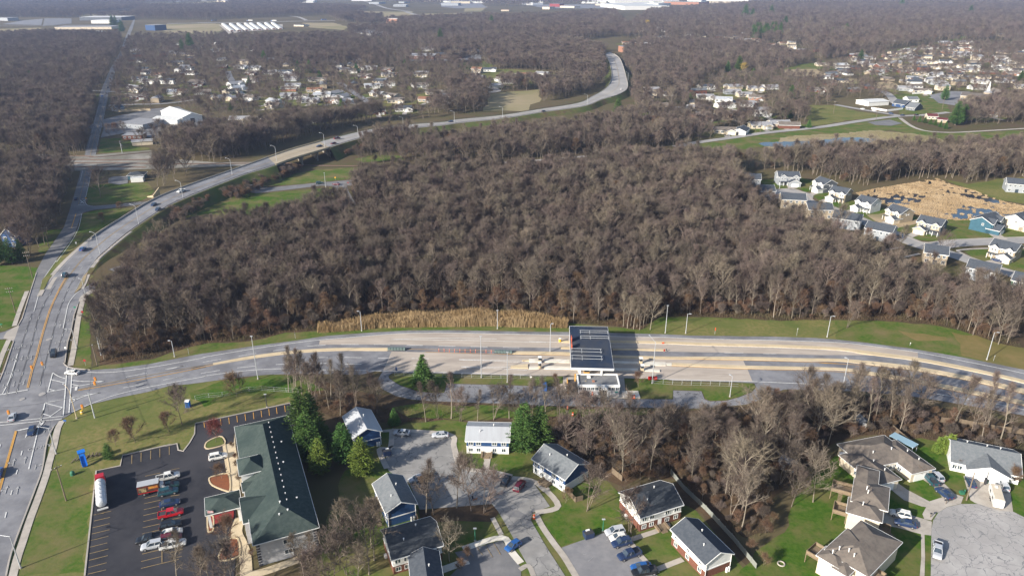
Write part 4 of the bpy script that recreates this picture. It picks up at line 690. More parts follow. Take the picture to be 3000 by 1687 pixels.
# 1 hotel
loc, rz, w_, d_ = fr('c12', (650, 1210), (1175, 1065), 6.5, (485, 275), o=.6)
H = House('hotel', loc, rz, 'long two storey hotel with green hipped roof beside the dark car park', 'hotel', None, SIDING['pale'], ROOF['hotel'])
H.wing(0, w_, 0, d_, 6.5, .48, 'hip', o=.6)
q_ = MB()
for x0, x1 in ((-.06, .75), (w_ - .75, w_ + .06)):
    q_ = MB()
    for i in range(9): q_.box(x0, x1, -.06, .3, i * .75 + .08, i * .75 + .55)
    q_.build('quoin', M('quoin_dark', (.06, .06, .07), rough=.8), H.e)
H.win('f', 0, [w_ * .5], 4.8, 1.6, 1.1); H.win('f', 0, [w_ * .5], 1.9, 1.6, 1.1); H.door('f', 0, w_ * .62, 1.1, 2.1, metal_dark); H.win('l', 0, [6 + i * 4.1 for i in range(int((d_ - 10) / 4.1))], 4.7, 1.5, 1.3); H.win('l', 0, [6 + i * 4.1 for i in range(int((d_ - 10) / 4.1))], 1.8, 1.5, 1.3)
H.win('r', w_, [5 + i * 4.1 for i in range(int((d_ - 8) / 4.1))], 4.7, 1.5, 1.3)
for i in range(15):
    y = w_ * .5 + 2 + i * (d_ - w_ - 1) / 14; H.vent(w_ * .5 + 1.6, y, 6.5 + .5 * (w_ / 2 - 1.3) + .05, .08, .3)
for x, y in ((.72, .5), (.78, .7), (.8, .2), (.45, .09), (.6, .1), (.5, .15)): H.vent(w_ * x, d_ * y, 6.5 + .5 * min(w_ * (1 - x), d_ * y) + .15, .12, .35)
H.wing(-1.6, w_ * .42, d_ * .17, d_ * .17 + 9, 6.3, .5, 'gable', 'x', o=.4); H.win('l', -1.6, [d_ * .17 + 2.4, d_ * .17 + 6.6], 4.6, 1.3, 1.3); H.win('l', -1.6, [d_ * .17 + 2.4, d_ * .17 + 6.6], 1.8, 1.3, 1.3)
H.wing(-.8, 4.6, d_ * .48, d_ * .48 + 6.5, 8.6, .6, 'hip', o=.4, wall=SIDING['white']); H.wing(-.8, w_ * .34, d_ * .40, d_ * .48 - .6, 6.6, .55, 'gable', 'x', o=.3)
# porte cochere
loc2, rz2, w2, d2 = fr('c12', (275, 975), (560, 905), 4.3, (262, 835), o=.4)
P_ = House('entrance_canopy', loc2, rz2, 'green hipped drive-under entrance canopy joined to the hotel front', 'canopy', None, SIDING['white'], ROOF['hotel'])
a = MB()
a.box(-.3, .3, -.3, .3, 0, 4.0); me = a.mesh('column', SIDING['white']); a = MB()
for x in (.3, w2 - .3):
    for y in (.3, d2 - .3): put('column', me, P_.e, (x, y, 0)); a.box(.0, w2, .0, d2, 4.0, 4.25); a.build('soffit', trim_w, P_.e)
P_.wing(0.0, w2, 0.0, d2, 4.3, .45, 'hip', o=.4, bz=4.26)
a = MB(); a.tube([(.6, -2.4, 0), (.6, -2.4, 5.5)], .05, 6); a.tube([(.6, -2.4, 5.5), (.6, -2.4, 5.56)], .1, 6); fl = a.build('pole', metal, None, loc=(0, 0, 0))
FP = W('c12', 316, 1075); fl.location = (FP[0] - .6, FP[1] + 2.4, 0); fl.name = 'flag_pole'; tag(fl, 'grey flag pole in the narrow mulch island by the hotel entrance', 'flag pole')
a = MB(); a.add([(.62, -2.4, 4.2), (1.9, -2.1, 4.0), (1.9, -2.1, 5.1), (.62, -2.4, 5.4)], [(0, 1, 2, 3)]); a.add([(.62, -2.38, 4.2), (1.9, -2.08, 4.0), (1.9, -2.08, 5.1), (.62, -2.38, 5.4)], [(3, 2, 1, 0)]); a.build('flag', M('flag_cloth', (.4, .1, .1), (.6, .6, .62), 4, rough=.9), fl)
# apartments
def apt(c, A, B_, h, C_=None, depth=9.6, label='', up='blue', low='blue', roof='grey', front='gable', slope=.5, kind2=None, deck=None, wd=None, hl=2.3):
    loc, rz, w_, d_ = fr(c, A, B_, h, C_, depth, .45, wd); H = House('apartment_house', loc, rz, label, 'house', 'small apartment houses round the courts', SIDING[up], ROOF[roof])
    H.wing(0, w_, 0, d_, h, slope, 'gable', 'y' if front == 'gable' else 'x', bh=hl, bm=SIDING[low]); b = MB()
    b.box(-.09, w_ + .09, -.09, d_ + .09, hl - .1, hl + .12); b.build('belt_trim', trim_w, H.e)
    if front == 'gable':
        n = int(d_ / 3.2); ys_ = [1.6 + i * (d_ - 3.2) / max(1, n - 1) for i in range(n)]
        for f_, p in (('l', 0), ('r', w_)):
            H.win(f_, p, ys_, 3.35, 1.0, 1.0); H.win(f_, p, ys_, 1.25, 1.0, 1.0)
        b = MB()
        for x in (.12, w_ - .12): b.tube([(x, -.14, h - .2), (x, -.14, 0)], .07, 6)
        b.build('downpipe', trim_w, H.e)
        for x in (w_ - 1.3, w_ - .7): o = MB(); o.tube([(0, 0, .0), (0, 0, 1.15)], .28, 10); o.tube([(0, 0, 1.1), (0, 0, 1.35)], [.28, .1], 10); o.build('meter_tank', trim_w, H.e, loc=(x, -.5, 0))
    else:
        us = [w_ * f for f in (.1, .28, .66, .88)]
        H.win('f', 0, us, 3.35, 1.15, 1.0); H.win('f', 0, us, 1.25, 1.0, 1.0); H.door('f', 0, w_ * .48, 1.0, 2.1); H.win('b', d_, us, 3.3, 1.1, 1.0)
        b = MB(); b.box(w_ * .48 - 1.0, w_ * .48 + 1.0, -1.9, -.1, 0, .55)
        for x in (-1.3, 1.3): b.bar((w_ * .48 + x, -2.3, 1.0), (w_ * .48 + x, -.15, 1.2), .08, .08); b.bar((w_ * .48 + x, -2.3, .5), (w_ * .48 + x, -.15, .6), .5, .5)
        for k in range(3): b.box(w_ * .48 - .8, w_ * .48 + .8, -2.2 - k * .28, -1.9 - k * .28, 0, .42 - k * .14)
        b.build('porch', wood_deck, H.e); o = MB(); o.box(-.75, -.15, .6 * d_ - .4, .6 * d_ + .4, .1, .9); o.build('air_conditioner', trim_w, H.e)
    for x, y in ((.3, .3), (.62, .6)): H.vent(w_ * x, d_ * y, h + slope * (min(w_ * x, w_ * (1 - x)) if front == 'gable' else min(d_ * y, d_ * (1 - y))), .1, .7)
    if deck == 'l':
        b = MB()
        b.box(-2.6, -.1, d_ * .30, d_ * .80, 2.1, 2.25)
        for y in (d_ * .3, d_ * .55, d_ * .8): b.box(-2.65, -2.5, y - .07, y + .07, 0, 3.1)
        b.bar((-2.55, d_ * .3, 3.1), (-2.55, d_ * .8, 3.1), .1, .1); b.bar((-2.55, d_ * .3, 2.7), (-2.55, d_ * .8, 2.7), .06, .06)
        for k in range(9): b.box(-2.4, -1.2, d_ * .3 - .3 * (k + 1), d_ * .3 - .3 * k, 2.0 - .22 * k, 2.1 - .22 * k)
        b.build('deck', wood_deck, H.e)
    return H
apt('c13', (90, 364), (325, 305), 4.4, (10, 185), label='blue apartment house with pale metal gable roof at the far left of the court', roof='metal', deck='l')
apt('c13', (975, 382), (1335, 390), 4.3, None, 8.6, 'blue and white apartment house with pale roof at the head of the court', 'blue', 'white', 'metal', 'long', .36)
apt('c13', (350, 955), (605, 880), 4.4, (237, 718), label='blue apartment house with grey roof and wooden deck in front of the parked silver car', roof='grey', deck='l')
apt('c13', (392, 1325), (812, 1205), 4.5, None, 9.4, 'white over brick apartment house with black curved roof behind bare trees', 'white', 'brick', 'dark', 'long', .5)
apt('c14', (150, 520), (422, 692), 4.4, None, 8.8, 'blue over white apartment house with grey roof right of the pines', 'blue', 'white', 'grey', 'long', .5)
apt('c14', (1012, 992), (1362, 884), 4.5, None, 9.2, 'white over brick apartment house with dark roof behind a bare branching tree', 'white', 'brick', 'dark', 'long', .5)
apt('c15', (180, 1366), (412, 1274), 4.3, ('c14', 1268, 1068), label='white over brick house with grey blue roof beside the long fence', up='white', low='brick', roof='slate')
apt('c45', (300, 1860), (800, 1780), 4.3, None, 13, 'dark roofed apartment house cut off by the bottom edge', 'white', 'brick', 'slate', 'gable')
# duplexes at the right
def duplex(c, A, B_, h, C_, label, wings, roof='brown', wall='cream', slope=.42):
    loc, rz, w_, d_ = fr(c, A, B_, h, C_, None, .45); H = House('duplex_house', loc, rz, label, 'house', 'duplex houses round the cul-de-sac', SIDING[wall], ROOF[roof]); H.w, H.d = w_, d_
    for x0, x1, y0, y1, ee, kd, ax in wings: H.wing(w_ * x0, w_ * x1, d_ * y0, d_ * y1, ee, slope, kd, ax)
    return H
def deck(H, x0, x1, y0, y1, z, stairs=None, m=None):
    b = MB(); b.box(x0, x1, y0, y1, z - .15, z)
    for x in (x0, x1):
        for y in (y0, y1): b.box(x - .07, x + .07, y - .07, y + .07, 0, z + 1)
    for a, e in (((x0, y0), (x1, y0)), ((x1, y0), (x1, y1)), ((x1, y1), (x0, y1)), ((x0, y1), (x0, y0))):
        b.bar((*a, z + 1), (*e, z + 1), .09, .07); b.bar((*a, z + .5), (*e, z + .5), .04, .75)
    if stairs:
        sx, sy, dx, dy = stairs; n = int(z / .2)
        for k in range(n): b.box(min(sx, sx + dx * .28) + dx * .28 * k - (.5 if dy else 0), max(sx, sx + dx * .28) + dx * .28 * k + (.5 if dy else 0), min(sy, sy + dy * .28) + dy * .28 * k - (.5 if dx else 0), max(sy, sy + dy * .28) + dy * .28 * k + (.5 if dx else 0), z - .2 * (k + 1) - .05, z - .2 * (k + 1) + .03)
    b.build('deck', m or wood_deck, H.e)
H = duplex('c46', (205, 1142), (720, 1449), 4.8, (345, 985), 'large brown hip roofed duplex with wooden decks at the bottom edge', [(0, .62, 0, .9, 4.8, 'hip', 'x')])
w_, d_ = H.w, H.d
H.wing(w_ * .05, w_ * 1.12, d_ * .75, d_ * .75 + 9.5, 5.0, .42, 'hip', 'x'); H.wing(w_ * .15, w_ * .15 + 8.5, d_ * .6, d_ * .6 + 15, 5.0, .42, 'hip', 'y'); H.wing(w_ * .55, w_ * .95, -.6, d_ * .8, 4.6, .42, 'hip', 'x')
deck(H, -3.2, -.2, d_ * .3, d_ * .3 + 4, 2.4); deck(H, w_ * 1.12 + .1, w_ * 1.12 + 3.6, d_ * .75 + 1, d_ * .75 + 5, 2.3, (w_ * 1.12 + 3.0, d_ * .75 + 1, 0, -1)); H.win('r', w_ * 1.12, [d_ * .75 + 6.5], 3.6, 1.2, 1.1); H.door('r', w_ * .95, d_ * .4, 2.4, 2.1, name='garage_door'); H.win('r', w_ * .95, [d_ * .2, d_ * .6], 3.5, 1.1, 1.1)
for x, y, z in ((.3, .4, 6.3), (.6, 1.2, 6.4), (.8, 1.1, 6.2), (.35, 1.0, 6.2)): H.vent(w_ * x, d_ * y, z, .1, .6)
H = duplex('c46', (650, 508), (1185, 665), 4.8, (690, 320), 'brown roofed duplex with two raised decks facing the wood', [(0, 1, 0, 1.25, 4.8, 'hip', 'x')]); w_, d_ = H.w, H.d
H.wing(.6, w_ + .9, d_ * 1.0, d_ * 1.0 + 9, 5.2, .42, 'hip', 'x'); H.wing(.8, w_ * .75, d_ * 1.0 + 5, d_ * 1.0 + 15, 5.2, .42, 'hip', 'y')
deck(H, -3.2, -.2, d_ * .35, d_ * .35 + 3.6, 2.3); deck(H, -4.4, .3, d_ * 1.0 + 5.5, d_ * 1.0 + 9, 2.5, (-2.2, d_ + 5.5, 0, -1)); deck(H, w_ + .1, w_ + 2.6, .6, 3.4, 1.2, (w_ + 2.6, 1.6, 1, 0)); H.win('f', 0, [w_ * .62], 1.6, 1.3, .8); H.door('r', w_, d_ * .6, 1, 2.1)
for x, y, z in ((.4, .5, 6.6), (.5, 1.5, 7.2), (.45, 1.9, 7.0)): H.vent(w_ * x, d_ * y, z, .1, .6)
# big brown U-shaped duplex
loc, rz, w_, d_ = fr('c16', (215, 695), (345, 652), 3.0, None, 9.0)
H = House('duplex_house', loc, rz, 'wide brown roofed duplex wrapped round a front lawn below the fence', 'house', 'duplex houses round the cul-de-sac', SIDING['cream'], ROOF['brown'])
A_ = Vector((*loc, 0)); ux = Vector((math.cos(rz), math.sin(rz), 0)); uy = Vector((-ux.y, ux.x, 0))
def lc(c, x, y, z): p = Vector(W(c, x, y, z)) - A_; return p.dot(ux), p.dot(uy)
for c, p1, p2, h, kd, hw in (('c16', (280, 672), (60, 500), 3.0, 'hip', 3.6), ('c16', (555, 585), (330, 420), 3.0, 'hip', 3.4), ('c16', (0, 470), (360, 400), 3.1, 'hip', 5.2)):
    a = Vector(W(c, *p1, h + 1.2)); e = Vector(W(c, *p2, h + 1.2)); a.z = e.z = 0; d = (e - a); L = d.length; d.normalize(); n = Vector((-d.y, d.x, 0))
    sub = House('tmp', (0, 0), 0, None, None); bpy.data.objects.remove(sub.e); sub.e = empty('wing', (0, 0, 0)); sub.e.parent = H.e
    org = a - n * hw; ang = math.atan2(d.y, d.x); lx, ly = (org - A_).dot(ux), (org - A_).dot(uy)
    sub.e.location = (lx, ly, 0); sub.e.rotation_euler = (0, 0, ang - rz); sub.loc = (org.x, org.y); sub.rz = ang; sub.wallm = SIDING['cream']; sub.roofm = ROOF['brown']
    sub.wing(0, L + (3 if hw < 5 else 0), 0, hw * 2, h, .42, kd, 'x')
    if hw < 5: sub.door('l', 0, hw, 4.6, 2.2, name='garage_door'); sub.win('f', 0, [L * .4, L * .7], 1.6, 1.1, 1.0); sub.win('b', hw * 2, [L * .4, L * .7], 1.6, 1.1, 1.0)
    else: sub.win('f', 0, [L * .55, L * .62], 1.6, 1.1, 1.2)
    for q in (.3, .7): sub.vent(L * q, hw * .6, h + .42 * hw * .7, .1, .6)
    ca, sa = math.cos(ang - rz), math.sin(ang - rz)
    for ch in list(sub.e.children):
        x, y, z = ch.location; ch.parent = H.e; ch.location = (lx + ca * x - sa * y, ly + sa * x + ca * y, z); ch.rotation_euler[2] += ang - rz
    bpy.data.objects.remove(sub.e)
# white house with the grey roof
loc, rz, w_, d_ = fr('c16', (765, 545), (1343, 668), 2.9, (790, 388), o=.5)
H = House('duplex_house', loc, rz, 'wide white duplex with grey roof and two white garage doors by the camper', 'house', 'duplex houses round the cul-de-sac', SIDING['white'], ROOF['grey']); dd = max(9.0, d_ * 1.25)
H.wing(0, w_, 0, dd, 2.9, .45, 'gable', 'x', o=.5); H.wing(w_ * .23, w_ * .82, -2.2, dd * .5, 2.9, .42, 'gable', 'y', o=.5)
for x in (w_ * .37, w_ * .67): H.door('f', -2.2, x, 4.8, 2.2, name='garage_door')
H.win('f', 0, [w_ * .06, w_ * .13, w_ * .92], 1.5, 1.1, 1.1); H.win('l', 0, [dd * .3, dd * .7], 1.6, 1.2, 1.1); b = MB(); b.box(w_ * .5 - .18, w_ * .5 + .18, -3.4, -2.25, 0, 1.6); b.build('divider', M('dark_screen', (.04, .04, .045)), H.e)
for x in (.25, .55, .75): H.vent(w_ * x, dd * .62, 2.9 + .45 * dd * .38, .1, .6)
# toll building + canopy -------------------------------------------
loc, rz, w_, d_ = fr('c24', (700, 1108), (1280, 1112), 3.4, (690, 952), o=.0)
H = House('toll_office', loc, rz, 'low flat roofed toll office with a band of windows and small pointed porch', 'building', None, SIDING['pale'], ROOF['tar']); H.wing(0, w_, 0, d_, 3.2, kind='flat', o=.0)
b = MB()
for x0, x1, y0, y1 in ((-.15, w_ + .15, -.15, .25), (-.15, w_ + .15, d_ - .25, d_ + .15), (-.15, .25, .25, d_ - .25), (w_ - .25, w_ + .15, .25, d_ - .25)): b.box(x0, x1, y0, y1, 3.0, 3.75)
b.build('parapet', trim_w, H.e)
nb = 10
for i in range(nb):
    if i in (6,): continue
    H.win('f', 0, [(i + .5) * w_ / nb], 2.35, w_ / nb - .3, 1.0)
b = MB(); b.extr([(w_ * .55, 2.75), (w_ * .635, 3.9), (w_ * .72, 2.75), (w_ * .72, 2.6), (w_ * .55, 2.6)], 'y', -1.3, -.05); b.build('porch_roof', trim_w, H.e)
b = MB()
for x in (w_ * .56, w_ * .71): b.box(x - .07, x + .07, -1.25, -1.1, 0, 2.6)
b.build('porch_post', trim_w, H.e); H.door('f', 0, w_ * .655, .9, 2.1, metal_dark); H.win('f', 0, [w_ * .59], 1.2, 1.3, 2.0)
for x, y, s_, nm, mm in ((.28, .72, .55, 'roof_unit', trim_w), (.38, .36, .4, 'roof_vent', SIDING['pink']), (.19, .4, .22, 'roof_vent', SIDING['tan'])): b = MB(); b.box(-s_, s_, -s_ * .7, s_ * .7, 0, s_ * 1.1); b.build(nm, mm, H.e, loc=(w_ * x, d_ * y, 3.42))
b = MB(); b.box(-3.0, -.2, .3, d_ - .5, 0, 1.9); b.build('loading_bay', metal_dark, H.e); b = MB(); b.box(-3.3, -3.05, .2, d_ * .9, 0, 2.6); b.build('screen_wall', paint_y, H.e); b = MB(); b.box(-.9, -.5, d_ - 1.6, d_ - 1.2, 0, 4.4); b.build('flue', paint_y, H.e)
b = MB(); b.box(w_ * .9, w_ * .97, -.1, 0, 1.1, 1.45); b.build('sign_panel', M('sign_green', (.05, .35, .28)), H.e)
cc = [Vector(W('c24', x, y, 6.3)) for x, y in ((590, 856), (1203, 872), (1113, 273), (568, 262))]
H = empty('toll_canopy', (cc[0].x, cc[0].y, 0), 0, 'wide flat dark roofed toll plaza canopy across the lanes', 'canopy'); L_ = [tuple(p - Vector((cc[0].x, cc[0].y, 0)))[:2] for p in cc]
b = MB(); b.prism(L_, 5.6, 6.3); b.build('canopy_slab', trim_w, H); b = MB()
def inset(L_, k): c_ = (sum(p[0] for p in L_) / 4, sum(p[1] for p in L_) / 4); return [(c_[0] + (p[0] - c_[0]) * k, c_[1] + (p[1] - c_[1]) * k) for p in L_]
b.prism(inset(L_, .985), 6.3, 6.33); b.build('roof', ROOF['canopy'], H)
def cpos(u, v): a, b_, c_, d_ = [Vector((*p, 0)) for p in L_]; return a.lerp(b_, u).lerp(d_.lerp(c_, u), v)
for u in (.22, .72):
    for v in (.03, .28, .52, .74, .96):
        p = cpos(u, v); b = MB(); b.box(p.x - .28, p.x + .28, p.y - .28, p.y + .28, 0, 5.6); b.build('column', trim_w, H)
for rows_ in ((.80, .85, .66, .71), (.17, .24, .33, .40)):
    for k in (0, 2):
        b = MB(); u0, u1 = (.26, .99) if rows_[0] > .5 else (.02, .76)
        for v in rows_[k:k + 2]: p, q = cpos(u0, v), cpos(u1, v); b.tube([(p.x, p.y, 6.9), (q.x, q.y, 6.9)], .07, 6)
        for uu in (u0 + (u1 - u0) * .35, u0 + .02, u1 - .02):
            p, q = cpos(uu, rows_[k]), cpos(uu, rows_[k + 1]); b.tube([(p.x, p.y, 6.9), (q.x, q.y, 6.9)], .05, 6)
            for x in (p, q): b.tube([(x.x, x.y, 6.3), (x.x, x.y, 6.9)], .06, 6)
        b.build('sign_truss', metal, H)
for v in (.45, .62): p = cpos(.04, v); b = MB(); b.box(p.x - .12, p.x + .12, p.y - 1.1, p.y + 1.1, 6.33, 7.9); b.build('lane_sign', M('sign_orange', (.45, .10, .05)), H)
for x, y, lab in ((150, 790, 'blue topped toll booth on the left end of the upper white island'), (150, 870, 'white toll booth on the left end of the lower island'), (1578, 805, 'small white toll booth right of the canopy on the upper island'), (1598, 905, 'small white toll booth right of the canopy on the lower island')):
    p = W('c24', x, y); o = empty('toll_booth', (p[0], p[1], .42), 0, lab, 'toll booth', 'toll booths on the islands'); b = MB(); b.box(-.5, .5, -.5, .5, 0, .95); b.build('base', conc_tan, o); b = MB(); b.box(-.48, .48, -.48, .48, .95, 1.9); b.build('window', glass_m, o); b = MB(); b.box(-.6, .6, -.6, .6, 1.9, 2.1); b.build('roof', trim_w, o)
for u, v in ((.35, .0), (.52, .02), (.4, .22), (.42, .5), (.45, .8)):
    p = cpos(u, v) + Vector((cc[0].x, cc[0].y, 0)); o = empty('toll_booth', (p.x, p.y, .42), 0, 'yellow and white toll booth standing under the canopy', 'toll booth', 'toll booths under the canopy'); b = MB(); b.box(-.9, .9, -.6, .6, 0, 1.0); b.build('base', paint_y, o); b = MB(); b.box(-.85, .85, -.55, .55, 1.0, 2.0); b.build('window', glass_m, o); b = MB(); b.box(-1, 1, -.75, .75, 2.0, 2.2); b.build('roof', trim_w, o)
# subdivision houses ------------------------------------------------
def subhouse(c, A, B_, label, wall, roof='slate', eave=5.3, depth=10, gar=None, front=True, wl_=None):
    a = Vector(W(c, *A)); e = Vector(W(c, *B_)); d = e - a; w_ = max(9.5, min(15.5, d.length)); rz = math.atan2(d.y, d.x)
    H = House('suburban_house', (a.x, a.y), rz, label, 'house', 'new two storey houses on the curving street', SIDING[wall], ROOF[roof]); fw = SIDING[wl_] if wl_ else None
    H.wing(0, w_, 0, depth, eave, .5, 'gable', 'x', o=.35)
    if front:
        for x0, x1 in ((.04, .40), (.62, .96)): H.wing(w_ * x0, w_ * x1, -.7, 4, eave - .2, .7, 'gable', 'y', o=.3, wall=fw, bz=2.8)
        g0, g1 = (.45, .98) if gar == 'r' else (.0, .5); H.wing(w_ * g0, w_ * g1, -4.2, 2, 2.6, .55, 'gable', 'y', o=.3, wall=fw); H.door('f', -4.2, w_ * (g0 + g1) / 2, 4.4, 2.1, name='garage_door')
        p0, p1 = (.03, .42) if gar == 'r' else (.53, .97); b = MB(); b.box(w_ * p0, w_ * p1, -2.1, -.05, 2.45, 2.7); b.build('porch_roof', ROOF[roof], H.e); b = MB()
        for k in range(3): x = w_ * (p0 + (p1 - p0) * k / 2); x = min(max(x, w_ * p0 + .1), w_ * p1 - .1); b.box(x - .1, x + .1, -2.05, -1.85, 0, 2.45)
        b.build('porch_post', trim_w, H.e); H.win('f', -.7, [w_ * .16, w_ * .28, w_ * .74, w_ * .86], 4.3, .8, 1.2); H.win('f', 0, [w_ * .5], 4.4, .7, .9); H.win('f', 0, [w_ * (.15 if gar == 'r' else .65)], 1.4, 1.2, 1.4); H.door('f', 0, w_ * (.35 if gar == 'r' else .85), 1, 2.1, metal_dark)
    else: H.win('f', 0, [w_ * .15, w_ * .38, w_ * .62, w_ * .85], 4.2, 1.1, 1.2); H.win('f', 0, [w_ * .15, w_ * .85], 1.5, 1.3, 1.4); H.door('f', 0, w_ * .5, 1.8, 2.1, glass_m)
    H.win('r', w_, [depth * .45, depth * .62], 4.2, .6, .6); H.win('l', 0, [depth * .4], 4.2, .8, 1.0)
    return H
for q in (((510, 408), (690, 412), 'two storey slate blue house with white gables at the head of the cul-de-sac', 'grey', 'r', True, 'grey'), ((797, 444), (882, 474), 'two storey charcoal house with white gables second along the new street', 'slate', 'r', True, 'white'),
          ((930, 532), (1068, 560), 'two storey tan house with cream front beside the reed pond', 'tan', 'l', True, 'cream'), ((1150, 612), (1262, 642), 'two storey all white house with dark roof beside the reed pond', 'white', 'l', True, 'white'),
          ((1402, 690), (1500, 722), 'two storey brown house with cream front on a bare sandy lot', 'tan', 'r', True, 'cream'), ((1660, 795), (1862, 838), 'two storey slate grey house with porch at the street bend', 'slate', 'l', True, 'stone'),
          ((2284, 818), (2400, 762), 'two storey deep teal house with a white garage door', 'teal', 'l', True, 'teal'), ((2560, 800), (2680, 760), 'beige two storey house at the right edge next to the teal house', 'cream', 'l', True, 'cream'),
          ((2262, 1005), (2478, 1058), 'two storey cream and brown house with a dark car on its drive', 'tan', 'r', True, 'cream'), ((2420, 465), (2600, 480), 'grey two storey house with rear wing beyond the pond', 'grey', 'r', False, None),
          ((230, 425), (335, 430), 'grey gabled house half hidden at the end of the wood', 'grey', 'l', False, None), ((350, 532), (470, 532), 'pale house behind bare trees left of the cul-de-sac', 'pale', 'l', False, None),
          ((535, 602), (740, 612), 'stone coloured house behind trees below the cul-de-sac', 'stone', 'l', False, None), ((760, 692), (968, 696), 'brown grey house behind trees with blue roof', 'tan', 'l', False, None),
          ((955, 760), (1190, 795), 'dark roofed grey house third behind the tree edge', 'grey', 'l', False, None), ((1225, 850), (1450, 895), 'dark grey house at the corner with white trim behind trees', 'grey', 'l', False, None),
          ((1722, 1060), (1900, 1085), 'house with brown roof behind a large bare tree below the junction', 'tan', 'l', False, None), ((2070, 1190), (2330, 1245), 'dark roofed grey house deep in the trees by the lower street', 'grey', 'l', False, None), ((2445, 1300), (2640, 1345), 'grey green house in the trees at the right edge', 'green', 'l', False, None)):
    subhouse('c38', q[0], q[1], q[2], q[3], 'slate', gar=q[4], front=q[5], wl_=q[6])
o = MB()
# individual mid-distance buildings -----------------------------------
def bld(name, c, A, B_, depth, eave, label, wall, roof, kind='gable', ax='x', slope=.35, wins=0, cat='building', o=.4, rows=1, h0=0, door=None):
    a = Vector(W(c, *A)); e = Vector(W(c, *B_)); d = e - a; w_ = d.length; rz = math.atan2(d.y, d.x)
    H = House(name, (a.x, a.y), rz, label, cat, None, SIDING[wall], ROOF[roof]); H.wing(0, w_, 0, depth, eave, slope, kind, ax, o=o); H.w = w_
    for r_ in range(rows):
        if wins: H.win('f', 0, [w_ * (i + .5) / wins for i in range(wins)], eave * (r_ + .55) / rows, min(1.6, w_ / wins * .5), 1.2)
    if door: H.door('f', 0, w_ * door[0], door[1], door[2], metal_dark, name='garage_door')
    return H
bld('gabled_house', 'c27', (40, 985), (195, 995), 9, 5.6, 'blue grey gabled house beside dark evergreens at the left edge', 'blue', 'greylight', 'gable', 'y', .9, 2, 'house', rows=2)
bld('warehouse', 'c36', (1600, 470), (1840, 440), 52, 5.5, 'big white metal shed with gable roof at the yard', 'white', 'white', 'gable', 'y', .35, 0, 'warehouse', door=(.5, 4, 4))
bld('warehouse', 'c36', (815, 520), (1120, 540), 26, 4.2, 'low grey flat workshop beside the road yard', 'grey', 'greylight', 'flat', wins=5, cat='workshop'); bld('warehouse', 'c36', (1215, 470), (1535, 482), 20, 4.0, 'long low white shed left of the big metal shed', 'white', 'white', 'gable', 'x', .15, cat='workshop')
bld('warehouse', 'c36', (1380, 660), (1530, 670), 24, 4.2, 'grey gabled shed at the south side of the yard', 'grey', 'greylight', 'gable', 'y', .35, cat='workshop'); bld('warehouse', 'c36', (1690, 640), (1860, 650), 24, 4.2, 'second grey gabled shed with a white face at the yard', 'white', 'greylight', 'gable', 'y', .35, cat='workshop')
bld('brick_building', 'c36', (870, 665), (1100, 660), 12, 3.6, 'low brick building with pale flat roof on the grass', 'brick', 'greylight', 'flat', wins=4); bld('shed', 'c36', (985, 738), (1235, 720), 9, 3.2, 'long cream shed in front of the low brick building', 'cream', 'greylight', 'gable', 'x', .2, cat='shed')
bld('bungalow', 'c36', (735, 318), (812, 322), 9, 3.2, 'grey gabled bungalow with teal roof by the road', 'grey', 'blue', 'gable', 'y', .6, 1, 'house'); bld('bungalow', 'c36', (935, 1150), (1130, 1140), 9, 2.8, 'dark roofed house by the lawn above the ramp', 'teal', 'dark', 'hip', wins=2, cat='house'); bld('trailer_shed', 'c36', (970, 1180), (1120, 1172), 4, 2.6, 'long white trailer parked in front of the dark roofed house', 'white', 'white', 'flat', cat='trailer', o=.05)
for i, x in enumerate((210, 305, 400, 492, 560, 655, 748, 832)):
    p = Vector(W('c32', x + (110 if i < 6 else 100), 398 - i * 4)); q = Vector(W('c32', x, 312 - i * 2)); d = q - p; L = d.length; ang = math.atan2(d.y, d.x) - math.pi / 2
    Hs = House('storage_unit_row', (p.x, p.y), ang, 'long white self storage row with low gable roof among eight beside the highway', 'storage building', 'parallel white storage rows', SIDING['white'], ROOF['white']); Hs.wing(0, 9, 0, L, 3.0, .22, 'gable', 'y', o=.2)
    b = MB(); b.box(1, 8, -.1, 0, 0, 2.6); b.build('end_door', SIDING['brick'], Hs.e)
